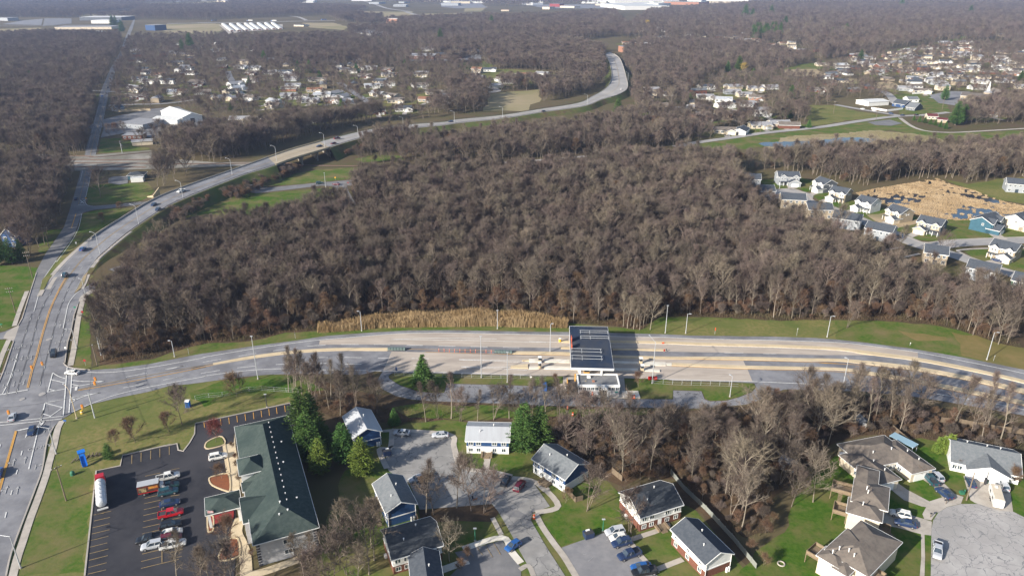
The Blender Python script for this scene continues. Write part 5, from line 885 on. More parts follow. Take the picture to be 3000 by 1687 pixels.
for q in (('c31', (1150, 300), (1400, 300), 60, 9, 'white two storey factory office with window bands', 'white', 'white', 12, 2), ('c31', (1005, 262), (1530, 262), 90, 10, 'long dark industrial hall with pale roof edge', 'slate', 'white', 0, 1), ('c31', (690, 375), (1405, 370), 60, 6, 'wide low tan warehouse with grey roof', 'cream', 'greylight', 10, 1),
          ('c31', (1835, 385), (1955, 390), 35, 13, 'tall blue and grey block building by the fields', 'blue', 'greylight', 0, 1), ('c31', (1080, 440), (1260, 438), 40, 5, 'low white building behind the trees at the far left road', 'white', 'white', 4, 1), ('c31', (100, 268), (240, 262), 50, 9, 'grey domed depot building at the far left', 'grey', 'greylight', 0, 1), ('c31', (-60, 485), (200, 480), 50, 5, 'long white building cut by the left edge', 'white', 'white', 6, 1),
          ('c32', (1890, 362), (2150, 360), 40, 8, 'white long motel block with a dark window band', 'white', 'greylight', 14, 1), ('c32', (1840, 450), (2100, 460), 70, 6, 'pale blue roofed warehouse behind the wood', 'white', 'metal', 0, 1), ('c32', (2285, 305), (2420, 310), 30, 15, 'four storey pink and white hotel block in the distance', 'pink', 'white', 8, 3), ('c32', (1120, 335), (1245, 338), 25, 4, 'tan building with dark gable roof past the storage rows', 'cream', 'dark', 3, 1), ('c32', (1280, 30), (1380, 30), 60, 10, 'white gabled hall near the top of the picture', 'white', 'white', 0, 1), ('c32', (920, 30), (1030, 28), 60, 7, 'low white hall near the top edge left of the gabled hall', 'white', 'white', 0, 1),
          ('c32', (2370, 90), (2530, 90), 80, 9, 'blue white retail block by the distant interchange', 'grey', 'white', 8, 1), ('c33', (420, 40), (620, 40), 90, 10, 'large white store beyond the interchange', 'white', 'white', 0, 1), ('c33', (760, 45), (950, 45), 80, 9, 'second large white store beyond the interchange', 'white', 'white', 0, 1), ('c33', (1150, 145), (1250, 145), 40, 6, 'red roofed restaurant building', 'cream', 'maroon', 4, 1),
          ('c33', (1670, 120), (1760, 122), 50, 10, 'tan cinema block left of the red fronted hall', 'cream', 'tar', 0, 1), ('c33', (1760, 90), (1885, 92), 60, 14, 'hall with a red band front', 'maroon', 'tar', 0, 1), ('c33', (1890, 100), (2070, 105), 50, 8, 'cream store right of the red fronted hall', 'cream', 'greylight', 0, 1), ('c33', (1380, 310), (1570, 320), 40, 11, 'tan apartment block rising above the wood', 'cream', 'greylight', 8, 3), ('c33', (1470, 70), (1550, 70), 50, 12, 'white box building at the top centre', 'white', 'white', 0, 1),
          ('c33', (320, 742), (660, 740), 45, 6, 'long brick school with dark roof', 'brick', 'dark', 14, 1), ('c33', (0, 745), (300, 750), 40, 5, 'grey roofed wing building left of the school', 'brick', 'greylight', 8, 1), ('c33', (2400, 90), (2700, 130), 200, 16, 'huge white warehouse at the top edge', 'white', 'white', 0, 1), ('c34', (0, 45), (600, 42), 260, 17, 'huge grey white distribution warehouse along the top edge', 'white', 'greylight', 0, 1),
          ('c34', (240, 80), (550, 88), 120, 14, 'white warehouse in front of the distribution hall', 'white', 'cream' if False else 'white', 0, 1), ('c34', (620, 60), (1060, 70), 120, 14, 'orange tan warehouse right of the white one', 'pink', 'greylight', 0, 1), ('c34', (1230, 30), (1690, 40), 150, 14, 'bright white long warehouse at the top right', 'white', 'white', 0, 1), ('c34', (915, 35), (1090, 38), 80, 16, 'white and blue factory block at the top edge', 'white', 'blue', 0, 1),
          ('c34', (930, 150), (1090, 152), 60, 8, 'white industrial unit in front of the long warehouses', 'white', 'white', 0, 1), ('c34', (760, 160), (840, 160), 30, 9, 'yellow cream gabled building left of a green roofed unit', 'yellow', 'white', 0, 1), ('c34', (850, 185), (960, 185), 40, 6, 'green grey roofed unit', 'green', 'blue', 0, 1), ('c34', (125, 670), (210, 668), 30, 10, 'orange brick block by the end of the bridge', 'pink', 'greylight', 3, 2), ('c34', (325, 618), (470, 615), 30, 9, 'orange brick building behind the bridge block', 'pink', 'white', 4, 1),
          ('c43', (480, 235), (610, 262), 14, 3.4, 'low cream unit left of the white workshop', 'cream', 'cream' if False else 'white', 5, 1), ('c43', (610, 265), (865, 250), 18, 4.2, 'bright white workshop with green grey front at the junction', 'white', 'white', 0, 1), ('c43', (1750, 200), (2080, 225), 30, 6, 'stone church hall with dark roof', 'stone', 'brown', 6, 1)):
    bld('building', q[0], q[1], q[2], q[3], q[4], q[5], q[6], q[7], 'gable' if q[4] < 6 or q[0] == 'c43' and q[4] > 5 else 'flat', 'x', .12, q[8], rows=q[9])
ri = random.Random(3)
for i in range(34):
    x = ri.uniform(1000, 2350) if i < 26 else ri.uniform(150, 900); y = ri.uniform(3, 18) if i < 26 else ri.uniform(2, 10); wn = ri.choice(['white', 'white', 'cream', 'grey']); w = ri.uniform(12, 60)
    bld('building', 's', (x, y), (x + w, y + ri.uniform(-.3, .3)), ri.uniform(40, 120), ri.uniform(7, 13), f'distant {wn} {"flat roofed industrial building strung along the" if i % 2 else "warehouse near the"} top edge', wn, ri.choice(['white', 'greylight']), 'flat').e['group'] = 'distant industrial buildings along the top edge'
# church with steeple
a = Vector(W('c43', 2160, 205)); H = House('church', (a.x, a.y), -.2, 'stone church with octagonal turret and thin white spire', 'church', None, SIDING['stone'], ROOF['brown']); H.wing(0, 13, 0, 22, 5.0, 1.0, 'gable', 'y'); H.door('f', 0, 6.5, 2.4, 3.2, metal_dark)
b = MB(); b.tube([(-5, 3, 0), (-5, 3, 9)], 4.2, 8); b.build('turret', SIDING['stone'], H.e); b = MB(); b.tube([(-5, 3, 9), (-5, 3, 11)], [4.5, 2.2], 8); b.build('turret_roof', ROOF['greylight'], H.e); b = MB(); b.tube([(-5, 3, 11), (-5, 3, 13.5), (-5, 3, 21)], [1.6, 1.2, .05], 8); b.build('spire', trim_w, H.e)
bld('gabled_house', 'c43', (905, 262), (1060, 285), 14, 3.2, 'black roofed navy bungalow at the junction', 'blue', 'slate', 'gable', 'x', .5, 2, 'house'); bld('gabled_house', 'c43', (1075, 310), (1190, 325), 16, 3.0, 'grey sided bungalow with grey roof and cream front', 'slate', 'grey', 'gable', 'x', .5, 3, 'house'); bld('gabled_house', 'c43', (1110, 215), (1240, 215), 12, 3.0, 'white and blue bungalow behind the grey one', 'white', 'grey', 'gable', 'x', .4, 2, 'house')
bld('gabled_house', 'c43', (1350, 425), (1480, 430), 10, 2.8, 'tan bungalow with maroon roof behind a row of small pines', 'cream', 'maroon', 'gable', 'x', .35, 3, 'house'); bld('gabled_house', 'c43', (1460, 462), (1590, 475), 8, 2.6, 'maroon roofed outbuilding beside the tan bungalow', 'tan', 'maroon', 'gable', 'x', .3, 1, 'shed')
b = MB()
def fence_line(name, label, pts, h=1.8, m=None, t=.1, cat='fence', group=None, step=None):
    o = empty(name, (0, 0, 0), 0, label, cat, group); b = MB(); b2 = MB(); P = [Vector(p) for p in pts]
    for a, e in zip(P, P[1:]): b.bar(a + Vector((0, 0, h / 2)), e + Vector((0, 0, h / 2)), t, h)
    b.build('panel', m or wood_fence, o); b2.box(-.09, .09, -.09, .09, 0, h + .12); posts(o, resample(P, step or 2.6), b2.mesh('post', m or wood_fence)); return o
def wire_fence(name, label, pts, h=1.8, step=3.0):
    o = empty(name, (0, 0, 0), 0, label, 'fence', 'wire fences'); b = MB(); b2 = MB(); P = [Vector(p) for p in pts]
    for a, e in zip(P, P[1:]):
        for z in (.15, h * .5, h): b.bar(a + Vector((0, 0, z)), e + Vector((0, 0, z)), .035, .035)
    b.build('rail', metal, o); b2.tube([(0, 0, 0), (0, 0, h)], .05, 5); posts(o, resample(P, step), b2.mesh('post', metal)); return o
fence_line('white_fence', 'long white board fence in front of the junction workshop', WL('c43', [(650, 300), (840, 330), (1040, 305)]), 1.9, trim_w); fence_line('white_fence', 'white board fence running right from the far bungalows', WL('c43', [(1160, 115), (1420, 95)]), 1.9, trim_w); fence_line('white_fence', 'white board fence by the church', WL('c43', [(2250, 150), (2460, 185)]), 1.9, trim_w)
fence_line('white_fence', 'cream wall fence along the yard near the left road', WL('c36', [(820, 325), (1205, 312)]), 2.2, conc_tan); fence_line('white_fence', 'curved white board fence in the distant cul-de-sac', WL('c33', [(1185, 985), (1240, 1010), (1420, 1000)]), 1.9, trim_w); fence_line('white_fence', 'red board fence beside the distant grey house', WL('c33', [(1090, 965), (1250, 950)]), 1.9, SIDING['brick'])
fence_line('wooden_fence', 'weathered board fence zigzagging behind the brown duplex', WL('c16', [(300, 290), (400, 380), (490, 445)]), 1.8); fence_line('wooden_fence', 'long weathered board fence behind the white duplex', WL('c16', [(690, 235), (850, 250), (1050, 290), (1349, 330)]), 1.8)
fence_line('wooden_fence', 'board fence panel in the trees above the brick apartment house', WL('c14', [(790, 635), (870, 700)]), 1.8); fence_line('wooden_fence', 'board fence corner beside the blue over white apartment house', WL('c14', [(420, 770), (500, 865), (560, 850)]), 1.6); fence_line('wooden_fence', 'short board fence by the grey roofed blue apartment house', WL('c13', [(580, 955), (610, 1030)]), 1.7)
fence_line('long_fence', 'long grey wire and pipe fence running down past the two brick apartment houses', WL('c15', [(-95, 640), (0, 760), (180, 930), (400, 1170), (580, 1390)]), 1.5, M('fence_grey', (.20, .21, .19)), .05)
wire_fence('wire_fence', 'wire fence on the grass island left of the toll office', WL('c23', [(230, 1035), (450, 1042), (1000, 1062), (1500, 1070), (2070, 1078)]), 1.7, 3.2); wire_fence('wire_fence', 'wire fence on the grass right of the toll office', WL('c25', [(60, 1130), (300, 1148), (800, 1160), (1090, 1170)]), 1.9, 3.0); wire_fence('wire_fence', 'low wire fence across the hotel lawn', WL('c22', [(300, 1330), (420, 1305), (640, 1285), (930, 1225), (1110, 1215), (1400, 1235), (1600, 1250)]), 1.5, 4)
# ---------------------------------------------------------------- vehicles
def carpaint(name, c): return M('paint_' + name, c, rough=.28, spec=.5, coat=.6)
CPAINT = {k: carpaint(k, c) for k, c in {'white': (.72, .72, .72), 'silver': (.42, .44, .47), 'black': (.014, .015, .018), 'navy': (.018, .035, .09), 'blue': (.02, .09, .28), 'red': (.42, .012, .02), 'maroon': (.11, .012, .025), 'green': (.02, .06, .055), 'grey': (.12, .13, .14), 'teal': (.02, .07, .09)}.items()}
def loft_sec(b, secs, m=0):
    """sections: (x, half width, z0, z1, top half width) -> closed rounded hull"""
    rows = []
    for x, hw, z0, z1, tw in secs:
        h = z1 - z0; rows.append([(x, -hw * .92, z0), (x, -hw, z0 + h * .35), (x, -hw * .97, z0 + h * .75), (x, -tw, z1), (x, 0, z1 + .03), (x, tw, z1), (x, hw * .97, z0 + h * .75), (x, hw, z0 + h * .35), (x, hw * .92, z0)])
    n = 9; v = [p for r_ in rows for p in r_]; f = []
    for i in range(len(rows) - 1):
        for j in range(n): f.append((i * n + j, i * n + (j + 1) % n, (i + 1) * n + (j + 1) % n, (i + 1) * n + j))
    f += [tuple(range(n))[::-1], tuple((len(rows) - 1) * n + j for j in range(n))]; b.add(v, f, m)
CARS = {'sedan': (4.8, .91, [(-2.4, .78, .4, .82, .68), (-2.25, .88, .25, .97, .78), (-1.3, .91, .2, 1.0, .82), (.9, .91, .2, .98, .82), (1.9, .89, .22, .86, .74), (2.3, .82, .28, .72, .62), (2.4, .7, .4, .6, .5)], (-1.95, -1.15, .25, 1.15, .97, 1.43, .80, .62)),
        'suv': (4.8, .95, [(-2.4, .85, .45, 1.0, .78), (-2.32, .92, .3, 1.1, .85), (-1.3, .95, .25, 1.12, .87), (.9, .95, .25, 1.1, .87), (1.9, .93, .27, 1.02, .8), (2.3, .88, .32, .88, .7), (2.4, .76, .45, .7, .6)], (-2.3, -1.95, .3, 1.15, 1.08, 1.72, .86, .68)),
        'pickup': (5.7, 1.0, [(-2.85, .9, .5, .95, .88), (-2.8, .97, .4, 1.1, .95), (-.9, 1.0, .35, 1.12, .95), (1.2, 1.0, .35, 1.12, .92), (2.3, .98, .37, 1.08, .88), (2.75, .93, .42, .95, .8), (2.85, .8, .5, .8, .7)], (-.95, -.8, .75, 1.45, 1.1, 1.85, .88, .70)),
        'hatch': (4.2, .9, [(-2.1, .8, .4, .95, .74), (-2.0, .87, .25, 1.0, .8), (-1.0, .9, .2, 1.02, .83), (.8, .9, .2, 1.0, .82), (1.7, .88, .22, .88, .74), (2.05, .8, .28, .72, .62), (2.1, .7, .4, .6, .5)], (-2.0, -1.5, .2, 1.1, .99, 1.48, .80, .62))}
def car_proto(kind, col):
    L, hw, secs, (c0, c1, c2, c3, zb, zt, bw, tw) = CARS[kind]; b = MB(); loft_sec(b, secs)
    root = empty('car', (0, 0, 0)); b.build('body', CPAINT[col], root, smooth=False)
    if kind == 'pickup': q = MB(); q.box(-2.7, -1.05, -.8, .8, 1.13, 1.15); q.build('bed_liner', metal_dark, root); q = MB(); [q.box(*a) for a in ((-2.82, -.98, -1.0, -.86, 1.1, 1.28), (-2.82, -.98, .86, 1.0, 1.1, 1.28), (-2.84, -2.72, -1.0, 1.0, 1.1, 1.28))]; q.build('bed_side', CPAINT[col], root)
    v = [(c0, -bw, zb), (c3, -bw, zb), (c3, bw, zb), (c0, bw, zb), (c1, -tw, zt), (c2, -tw, zt), (c2, tw, zt), (c1, tw, zt)]
    q = MB(); q.add(v, [(4, 5, 6, 7), (0, 1, 5, 4), (1, 2, 6, 5), (2, 3, 7, 6), (3, 0, 4, 7), (0, 3, 2, 1)]); q.build('windows', glass_m, root)
    q = MB(); q.box(c1 - .02, c2 + .02, -tw - .02, tw + .02, zt, zt + .05)
    for s in (-1, 1):
        q.bar((c0 + .02, s * bw, zb), (c1, s * tw, zt + .02), .1, .07); q.bar((c3 - .02, s * bw, zb), (c2, s * tw, zt + .02), .1, .07); q.bar(((c0 + c3) / 2, s * (bw + .01), zb), ((c1 + c2) / 2, s * (tw + .01), zt), .12, .05)
    if kind == 'suv': [q.bar((c1 + .1, s * tw * .9, zt + .09), (c2 - .1, s * tw * .9, zt + .09), .05, .05) for s in (-1, 1)]
    q.build('roof', CPAINT[col], root)
    for x in (-L / 2 + .95, L / 2 - .95):
        for s in (-1, 1):
            r_ = .38 if kind in ('suv', 'pickup') else .33; q = MB(); q.tube([(0, -.12, 0), (0, .12, 0)], r_, 14); o = q.build('wheel', rubber, root, loc=(x, s * (hw - .1), r_)); q = MB(); q.tube([(0, -.125 , 0), (0, .125, 0)], r_ * .6, 10); q.build('rim', chrome, o)
    for s in (-1, 1):
        q = MB(); q.box(-.06, .04, -.17, .17, -.07, .07); o = q.build('headlight', lamp_w, root, loc=(L / 2 - .1, s * hw * .66, secs[-1][3] + .0)); q = MB(); q.box(-.05, .05, -.15, .15, -.09, .09); q.build('tail_light', lamp_r, root, loc=(-L / 2 + .03, s * hw * .7, secs[0][3] - .05))
    return root
_cp = {}
def car(kind, col, c, x, y, hx, hy, label, z=.19, cat=None, group=None):
    """a car standing at a surveyed point, its nose towards a second one"""
    p = Vector(W(c, x, y, z)); d = Vector(W(c, hx, hy, z)) - p; rz = math.atan2(d.y, d.x); nm = {'sedan': 'parked_car', 'hatch': 'parked_car', 'suv': 'suv', 'pickup': 'pickup_truck'}[kind]
    if (kind, col) not in _cp: o = car_proto(kind, col); _cp[(kind, col)] = o
    else: o = copy_tree(_cp[(kind, col)])
    o.name = nm; o.location = (p.x, p.y, z); o.rotation_euler = (0, 0, rz); tag(o, label, cat or {'pickup': 'pickup truck', 'suv': 'suv'}.get(kind, 'car'), group or 'cars on the roads and car parks'); return o
car('suv', 'white', 'c12', 378, 518, 440, 505, 'white suv parked nose in beside the hotel walkway'); car('pickup', 'white', 'c11', 1470, 600, 1540, 583, 'white pickup truck directly above the painted box truck')
LT = 'ov'
for k, col, x, y, lab in (('suv', 'green', 427, 1226, 'dark green suv right of the painted box truck'), ('suv', 'teal', 424, 1241, 'dark teal suv just below the box truck'), ('sedan', 'navy', 428, 1269, 'navy saloon between the teal suv and the red pickup'), ('pickup', 'red', 431, 1296, 'bright red pickup truck in the hotel car park row'),
                          ('suv', 'black', 430, 1325, 'black boxy suv below the red pickup'), ('sedan', 'white', 433, 1343, 'white saloon below the black boxy suv'), ('suv', 'maroon', 431, 1358, 'maroon suv squeezed between two white vehicles'), ('pickup', 'white', 436, 1374, 'white pickup truck lowest in the hotel car park row'), ('pickup', 'black', 376, 1360, 'black pickup truck left of the maroon suv'), ('suv', 'silver', 384, 1376, 'silver suv below the black pickup at the left end')):
    car(k, col, LT, x, y, x + 20 * (1 if x > 400 else -1), y + (-4.5 if x > 400 else 4.5), lab)
for a in (('sedan', 'silver', 'c11', 112, 76, 132, 20, 'silver car driving up in the middle lane of the left road'), ('sedan', 'navy', 'c11', 280, 195, 262, 240, 'dark blue car waiting at the stop line of the junction'), ('sedan', 'blue', 'c11', -8, 562, 10, 500, 'blue car half cut off by the left edge'), ('suv', 'black', 'c21', 508, 775, 490, 840, 'black suv approaching the junction from above'), ('sedan', 'white', 'c21', 685, 950, 620, 945, 'white car turning through the junction'),
          ('sedan', 'navy', 'c27', 812, 488, 835, 440, 'navy car on the narrower left road near the painted cross'), ('sedan', 'blue', 'c36', 618, 138, 608, 190, 'blue car far up the straight left road'), ('sedan', 'grey', 'c36', 672, 105, 680, 60, 'grey car on the straight left road above the blue one'), ('suv', 'black', 'c36', 690, 38, 680, 80, 'black car at the far side road crossing'),
          ('suv', 'green', 'c37', 980, 990, 1040, 984, 'dark suv on the underpass access road'), ('sedan', 'maroon', 'c37', 1178, 1002, 1140, 1000, 'dark maroon car at the access road junction'), ('hatch', 'blue', 'c24', 217, 1150, 217, 1190, 'blue car parked on the cracked asphalt left of the toll office'),
          ('sedan', 'silver', 'c13', 478, 328, 425, 325, 'silver car parked at the top left of the court'), ('sedan', 'silver', 'c13', 782, 345, 735, 347, 'silver car with sunroof parked at the top right of the court'), ('sedan', 'silver', 'c13', 602, 690, 550, 705, 'silver car parked beside the grey roofed blue apartment house'), ('hatch', 'black', 'c13', 1297, 712, 1275, 745, 'black car with yellow rear parked by the court sidewalk'),
          ('suv', 'maroon', 'c14', 60, 750, 85, 715, 'maroon van parked by the sidewalk corner'), ('suv', 'silver', 'c14', 812, 1110, 760, 1120, 'silver suv topmost of the cars in the lower car park'), ('hatch', 'white', 'c14', 838, 1156, 790, 1165, 'white hatchback second in the lower car park row'), ('suv', 'navy', 'c14', 866, 1200, 812, 1212, 'navy suv third in the lower car park row'),
          ('pickup', 'navy', 'c14', 926, 1294, 860, 1315, 'navy pickup truck parked alone in the lower car park'), ('sedan', 'blue', 'c14', 1020, 1390, 965, 1395, 'bright blue car near the bottom edge of the lower car park'), ('pickup', 'black', 'c14', 1045, 1430, 985, 1440, 'black pickup with white bed cover at the bottom edge'), ('hatch', 'blue', 'c14', 8, 1222, -20, 1240, 'dark blue car at the corner of the lower left court'),
          ('pickup', 'teal', 'c16', 600, 695, 540, 630, 'dark teal pickup truck on the middle driveway'), ('suv', 'silver', 'c16', 648, 672, 610, 635, 'silver suv beside the teal pickup'), ('sedan', 'navy', 'c16', 714, 808, 665, 770, 'black saloon lower on the middle driveway'), ('sedan', 'navy', 'c16', 923, 718, 905, 680, 'dark car behind the utility pole on the white duplex drive'), ('suv', 'silver', 'c16', 1180, 745, 1160, 705, 'silver suv parked right of the white camper'),
          ('suv', 'white', 'c16', 368, 975, 300, 958, 'white suv on the driveway of the brown duplex'), ('sedan', 'navy', 'c16', 408, 1046, 340, 1030, 'navy saloon below the white suv on the driveway'), ('pickup', 'silver', 'c16', 660, 1262, 658, 1310, 'silver pickup parked at the left kerb of the cul-de-sac'),
          ('sedan', 'white', 'c43', 540, 303, 500, 295, 'white car on the country road left of the workshop fence'), ('sedan', 'white', 'c43', 685, 325, 650, 318, 'white car following on the country road by the workshop fence'), ('suv', 'navy', 'c43', 895, 362, 930, 368, 'navy suv at the rural junction'), ('sedan', 'navy', 'c43', 1040, 383, 1080, 380, 'navy car just right of the rural junction'), ('sedan', 'black', 'c43', 1215, 378, 1250, 374, 'black car farther right of the rural junction'),
          ('sedan', 'navy', 'c38', 1540, 850, 1580, 865, 'dark car on the new street by the corner'), ('sedan', 'navy', 'c38', 2345, 1045, 2290, 1030, 'dark car on the drive of the cream and brown house'), ('sedan', 'grey', 'c38', 1195, 722, 1230, 735, 'dark car at the kerb of the new street behind a house'), ('pickup', 'blue', 'c38', 670, 408, 650, 430, 'blue car by the garage of the slate blue house')):
    car(*a)
for k, col, c, x, y, hx, hy, z, lab in (('sedan', 'navy', 'c27', 1632, 550, 1600, 570, 5.3, 'navy car leftmost of two side by side on the curving overpass road'), ('sedan', 'navy', 'c27', 1676, 600, 1650, 620, 5.3, 'navy car rightmost of two side by side on the curving overpass road'), ('pickup', 'white', 'c27', 1925, 408, 1880, 425, 6.1, 'white front pickup on the rising overpass road'), ('sedan', 'blue', 'c27', 880, 1022, 930, 985, 1.9, 'blue car on the lower curve of the overpass road'), ('suv', 'teal', 'c27', 692, 1300, 720, 1250, .3, 'dark teal suv entering the curve below the blue car'),
                                        ('sedan', 'navy', 'c37', 975, 540, 930, 548, 7.3, 'navy car just off the right end of the bridge'), ('pickup', 'maroon', 'c37', 1190, 445, 1240, 435, 6.7, 'maroon pickup on the far side beyond the bridge'), ('sedan', 'maroon', 'c37', 1147, 507, 1110, 515, 6.8, 'maroon car on the near side beyond the bridge'), ('sedan', 'navy', 'c37', 1566, 380, 1610, 374, 5.1, 'navy car on the overpass road past the second lamp'),
                                        ('sedan', 'grey', 'c37', 1686, 372, 1640, 378, 4.7, 'grey car beside the trees past the navy car'), ('sedan', 'silver', 'c37', 1810, 338, 1860, 332, 4.4, 'silver car blurred on the overpass road'), ('sedan', 'navy', 'c41', 515, 247, 470, 250, 3.1, 'navy car on the far overpass road below a lamp'), ('sedan', 'black', 'c41', 1675, 118, 1720, 112, 3.3, 'black car on the far overpass road among tree tops'), ('sedan', 'white', 'c34', 80, 1130, 60, 1080, 4.6, 'white car on the distant bridge approach')):
    car(k, col, c, x, y, hx, hy, lab, z=z + .05)
def place(o, c, x, y, hx, hy, z=.19): p = Vector(W(c, x, y, z)); d = Vector(W(c, hx, hy, z)) - p; o.location = (p.x, p.y, z); o.rotation_euler = (0, 0, math.atan2(d.y, d.x))
def wheels(root, xs, hw, r=.5):
    for x in xs:
        for s in (-1, 1): q = MB(); q.tube([(0, -.14, 0), (0, .14, 0)], r, 14); o = q.build('wheel', rubber, root, loc=(x, s * hw, r)); q = MB(); q.tube([(0, -.145, 0), (0, .145, 0)], r * .5, 10); q.build('rim', chrome, o)
# box truck
o = empty('box_truck', (0, 0, 0), 0, 'small box truck with grey roof and red and yellow painted side', 'box truck'); b = MB(); b.box(-3.6, 1.4, -1.15, 1.15, .9, 3.1); b.build('cargo_box', M('box_paint', (.05, .03, .02), (.16, .03, .02), .5), o); b = MB(); b.box(-3.6, 1.4, -1.16, 1.16, 3.1, 3.16); b.build('box_roof', ROOF['metal'], o)
b = MB(); b.box(-3.3, -1.6, -1.19, -1.155, 1.3, 2.5); b.build('painted_panel', M('box_panel', (.4, .3, .14), (.06, .05, .04), 1.5), o); b = MB(); b.box(-1.1, 1.1, -1.19, -1.155, 1.9, 2.6); b.build('painted_panel', M('box_yellow', (.55, .28, .04), (.35, .04, .02), 1.2), o); b = MB(); b.box(-3.6, 1.4, -1.2, -1.15, .9, 1.1); b.build('side_stripe', lamp_r, o)
b = MB(); loft_sec(b, [(1.5, 1.0, .5, 2.3, .85), (2.2, 1.0, .5, 2.2, .8), (2.9, 1.0, .5, 1.4, .85), (3.6, .95, .55, 1.25, .75)]); b.build('cab', CPAINT['white'], o); b = MB(); b.add([(2.25, -.8, 2.15), (2.25, .8, 2.15), (2.95, .85, 1.45), (2.95, -.85, 1.45)], [(0, 1, 2, 3)]); b.build('windscreen', glass_m, o); wheels(o, (-2.3, 2.5), .95, .45); place(o, 'c11', 1350, 712, 1430, 695)
# tanker
o = empty('tank_truck', (0, 0, 0), 0, 'red tractor with a long white tank trailer parked along the lot edge', 'tank truck'); b = MB(); loft_sec(b, [(3.6, 1.15, .6, 3.0, 1.0), (5.4, 1.15, .6, 3.0, 1.0), (5.9, 1.15, .6, 2.0, 1.0), (7.0, 1.0, .6, 1.7, .85)]); b.build('cab', CPAINT['red'], o)
b = MB(); b.add([(5.42, -.95, 2.95), (5.42, .95, 2.95), (5.92, 1.0, 2.05), (5.92, -1.0, 2.05)], [(0, 1, 2, 3)]); b.build('windscreen', glass_m, o)
b = MB(); b.tube([(-6.9, 0, 2.05), (-6.7, 0, 2.05), (-6.4, 0, 2.05), (2.7, 0, 2.05), (3.0, 0, 2.05), (3.2, 0, 2.05)], [.6, 1.0, 1.18, 1.18, 1.0, .6], 18); b.build('tank', M('tank_white', (.62, .64, .66), (.5, .52, .54), .6, rough=.35, spec=.5), o, smooth=True)
for x in (-5.6, -3.9, -2.1, -.3, 1.5): b = MB(); b.tube([(x, 0, 3.15), (x, 0, 3.42)], .32, 10); b.build('manway', metal, o); b = MB(); b.tube([(x + .8, -.0, 2.05), (x + .88, 0, 2.05)], 1.22, 18); b.build('tank_band', metal, o)
b = MB(); b.box(-6.9, 5, -.9, .9, .75, 1.0); b.build('chassis', metal_dark, o); b = MB(); b.box(-7.1, -6.95, -1.2, 1.2, .5, .9); b.build('bumper', trim_w, o); wheels(o, (-6.0, -4.9, 3.6, 4.6, 6.4), 1.0, .5); place(o, 'c11', 892, 740, 880, 560)
# camper trailer
o = empty('camper_trailer', (0, 0, 0), 0, 'white camper trailer with tan roof on the wide concrete drive', 'camper'); b = MB(); loft_sec(b, [(-3.6, 1.15, .5, 2.7, 1.1), (3.2, 1.15, .5, 2.7, 1.1), (3.6, 1.1, .8, 2.3, 1.0)]); b.build('body', CPAINT['white'], o); b = MB(); b.box(-3.4, 3.0, -1.0, 1.0, 2.72, 2.8); b.build('roof', SIDING['cream'], o)
for y in (-1.17, 1.13):
    b = MB(); b.box(-2.2, -1.2, y, y + .04, 1.5, 2.1); b.build('window', glass_m, o); b = MB(); b.box(.6, 1.7, y, y + .04, 1.5, 2.1); b.build('window', glass_m, o)
b = MB(); b.box(1.5, 2.2, -.3, .3, 2.8, 3.0); b.build('roof_vent', trim_w, o); wheels(o, (-.6, .3), 1.0, .36); place(o, 'c16', 1118, 850, 1095, 770)
# semi trucks on the far highway
for x, y, col, lab in ((570, 270, 'white', 'white semi trailer on the distant highway left of the storage rows'), (870, 272, 'white', 'white trailer on the distant highway behind the storage rows'), (120, 270, 'black', 'dark semi trailer on the distant highway at the left'), (1500, 258, 'navy', 'dark blue and white trailer on the distant highway at the right')):
    o = empty('semi_truck', (0, 0, 0), 0, lab, 'truck', 'semi trucks on the far highway'); b = MB(); b.box(-8, 6, -1.3, 1.3, 1.1, 4); b.build('trailer', CPAINT[col], o); b = MB(); loft_sec(b, [(6.5, 1.2, .6, 3.4, 1.1), (8.6, 1.2, .6, 3.2, 1.0), (10, 1.1, .6, 1.7, .9)]); b.build('cab', CPAINT['blue'], o); wheels(o, (-6.5, -5.2, 5, 8.8), 1.0, .5); place(o, 'c32', x, y, x - 30, y)
# dumpsters and small things
def dumpster(c, x, y, hx, hy, label, col='navy'):
    o = empty('dumpster', (0, 0, 0), 0, label, 'dumpster', 'dumpsters'); b = MB(); b.extr([(-.9, 0), (.7, 0), (1.0, 1.25), (-.95, 1.45)], 'x', -1.1, 1.1); b.build('bin', CPAINT[col], o); b = MB(); b.bar((0, -.95, 1.5), (0, .3, 1.4), 2.2, .06); b.build('lid', metal_dark, o); b = MB(); b.box(-.4, .5, .3, .7, 1.2, 1.6); b.build('rubbish_bag', trim_w, o); place(o, c, x, y, hx, hy, .12)
dumpster('c13', 363, 485, 400, 480, 'dark blue dumpster by the court entrance left of the silver cars'); dumpster('c14', 603, 1135, 640, 1125, 'dark blue dumpster on the grass above the lower car park')
def thing(name, label, cat, c, x, y, parts, z=0.0, hx=None, hy=None, group=None):
    o = empty(name, (0, 0, 0), 0, label, cat, group); place(o, c, x, y, hx if hx is not None else x + 50, hy if hy is not None else y, z)
    for pn, m, fn in parts: b = MB(); fn(b); b.build(pn, m, o)
    return o
bl = M('plastic_blue', (.01, .15, .55), rough=.5); orange = M('plastic_orange', (.62, .10, .03), rough=.6); yel = M('plastic_yellow', (.62, .40, .04), rough=.6); grn = M('plastic_green', (.03, .14, .08), rough=.6)
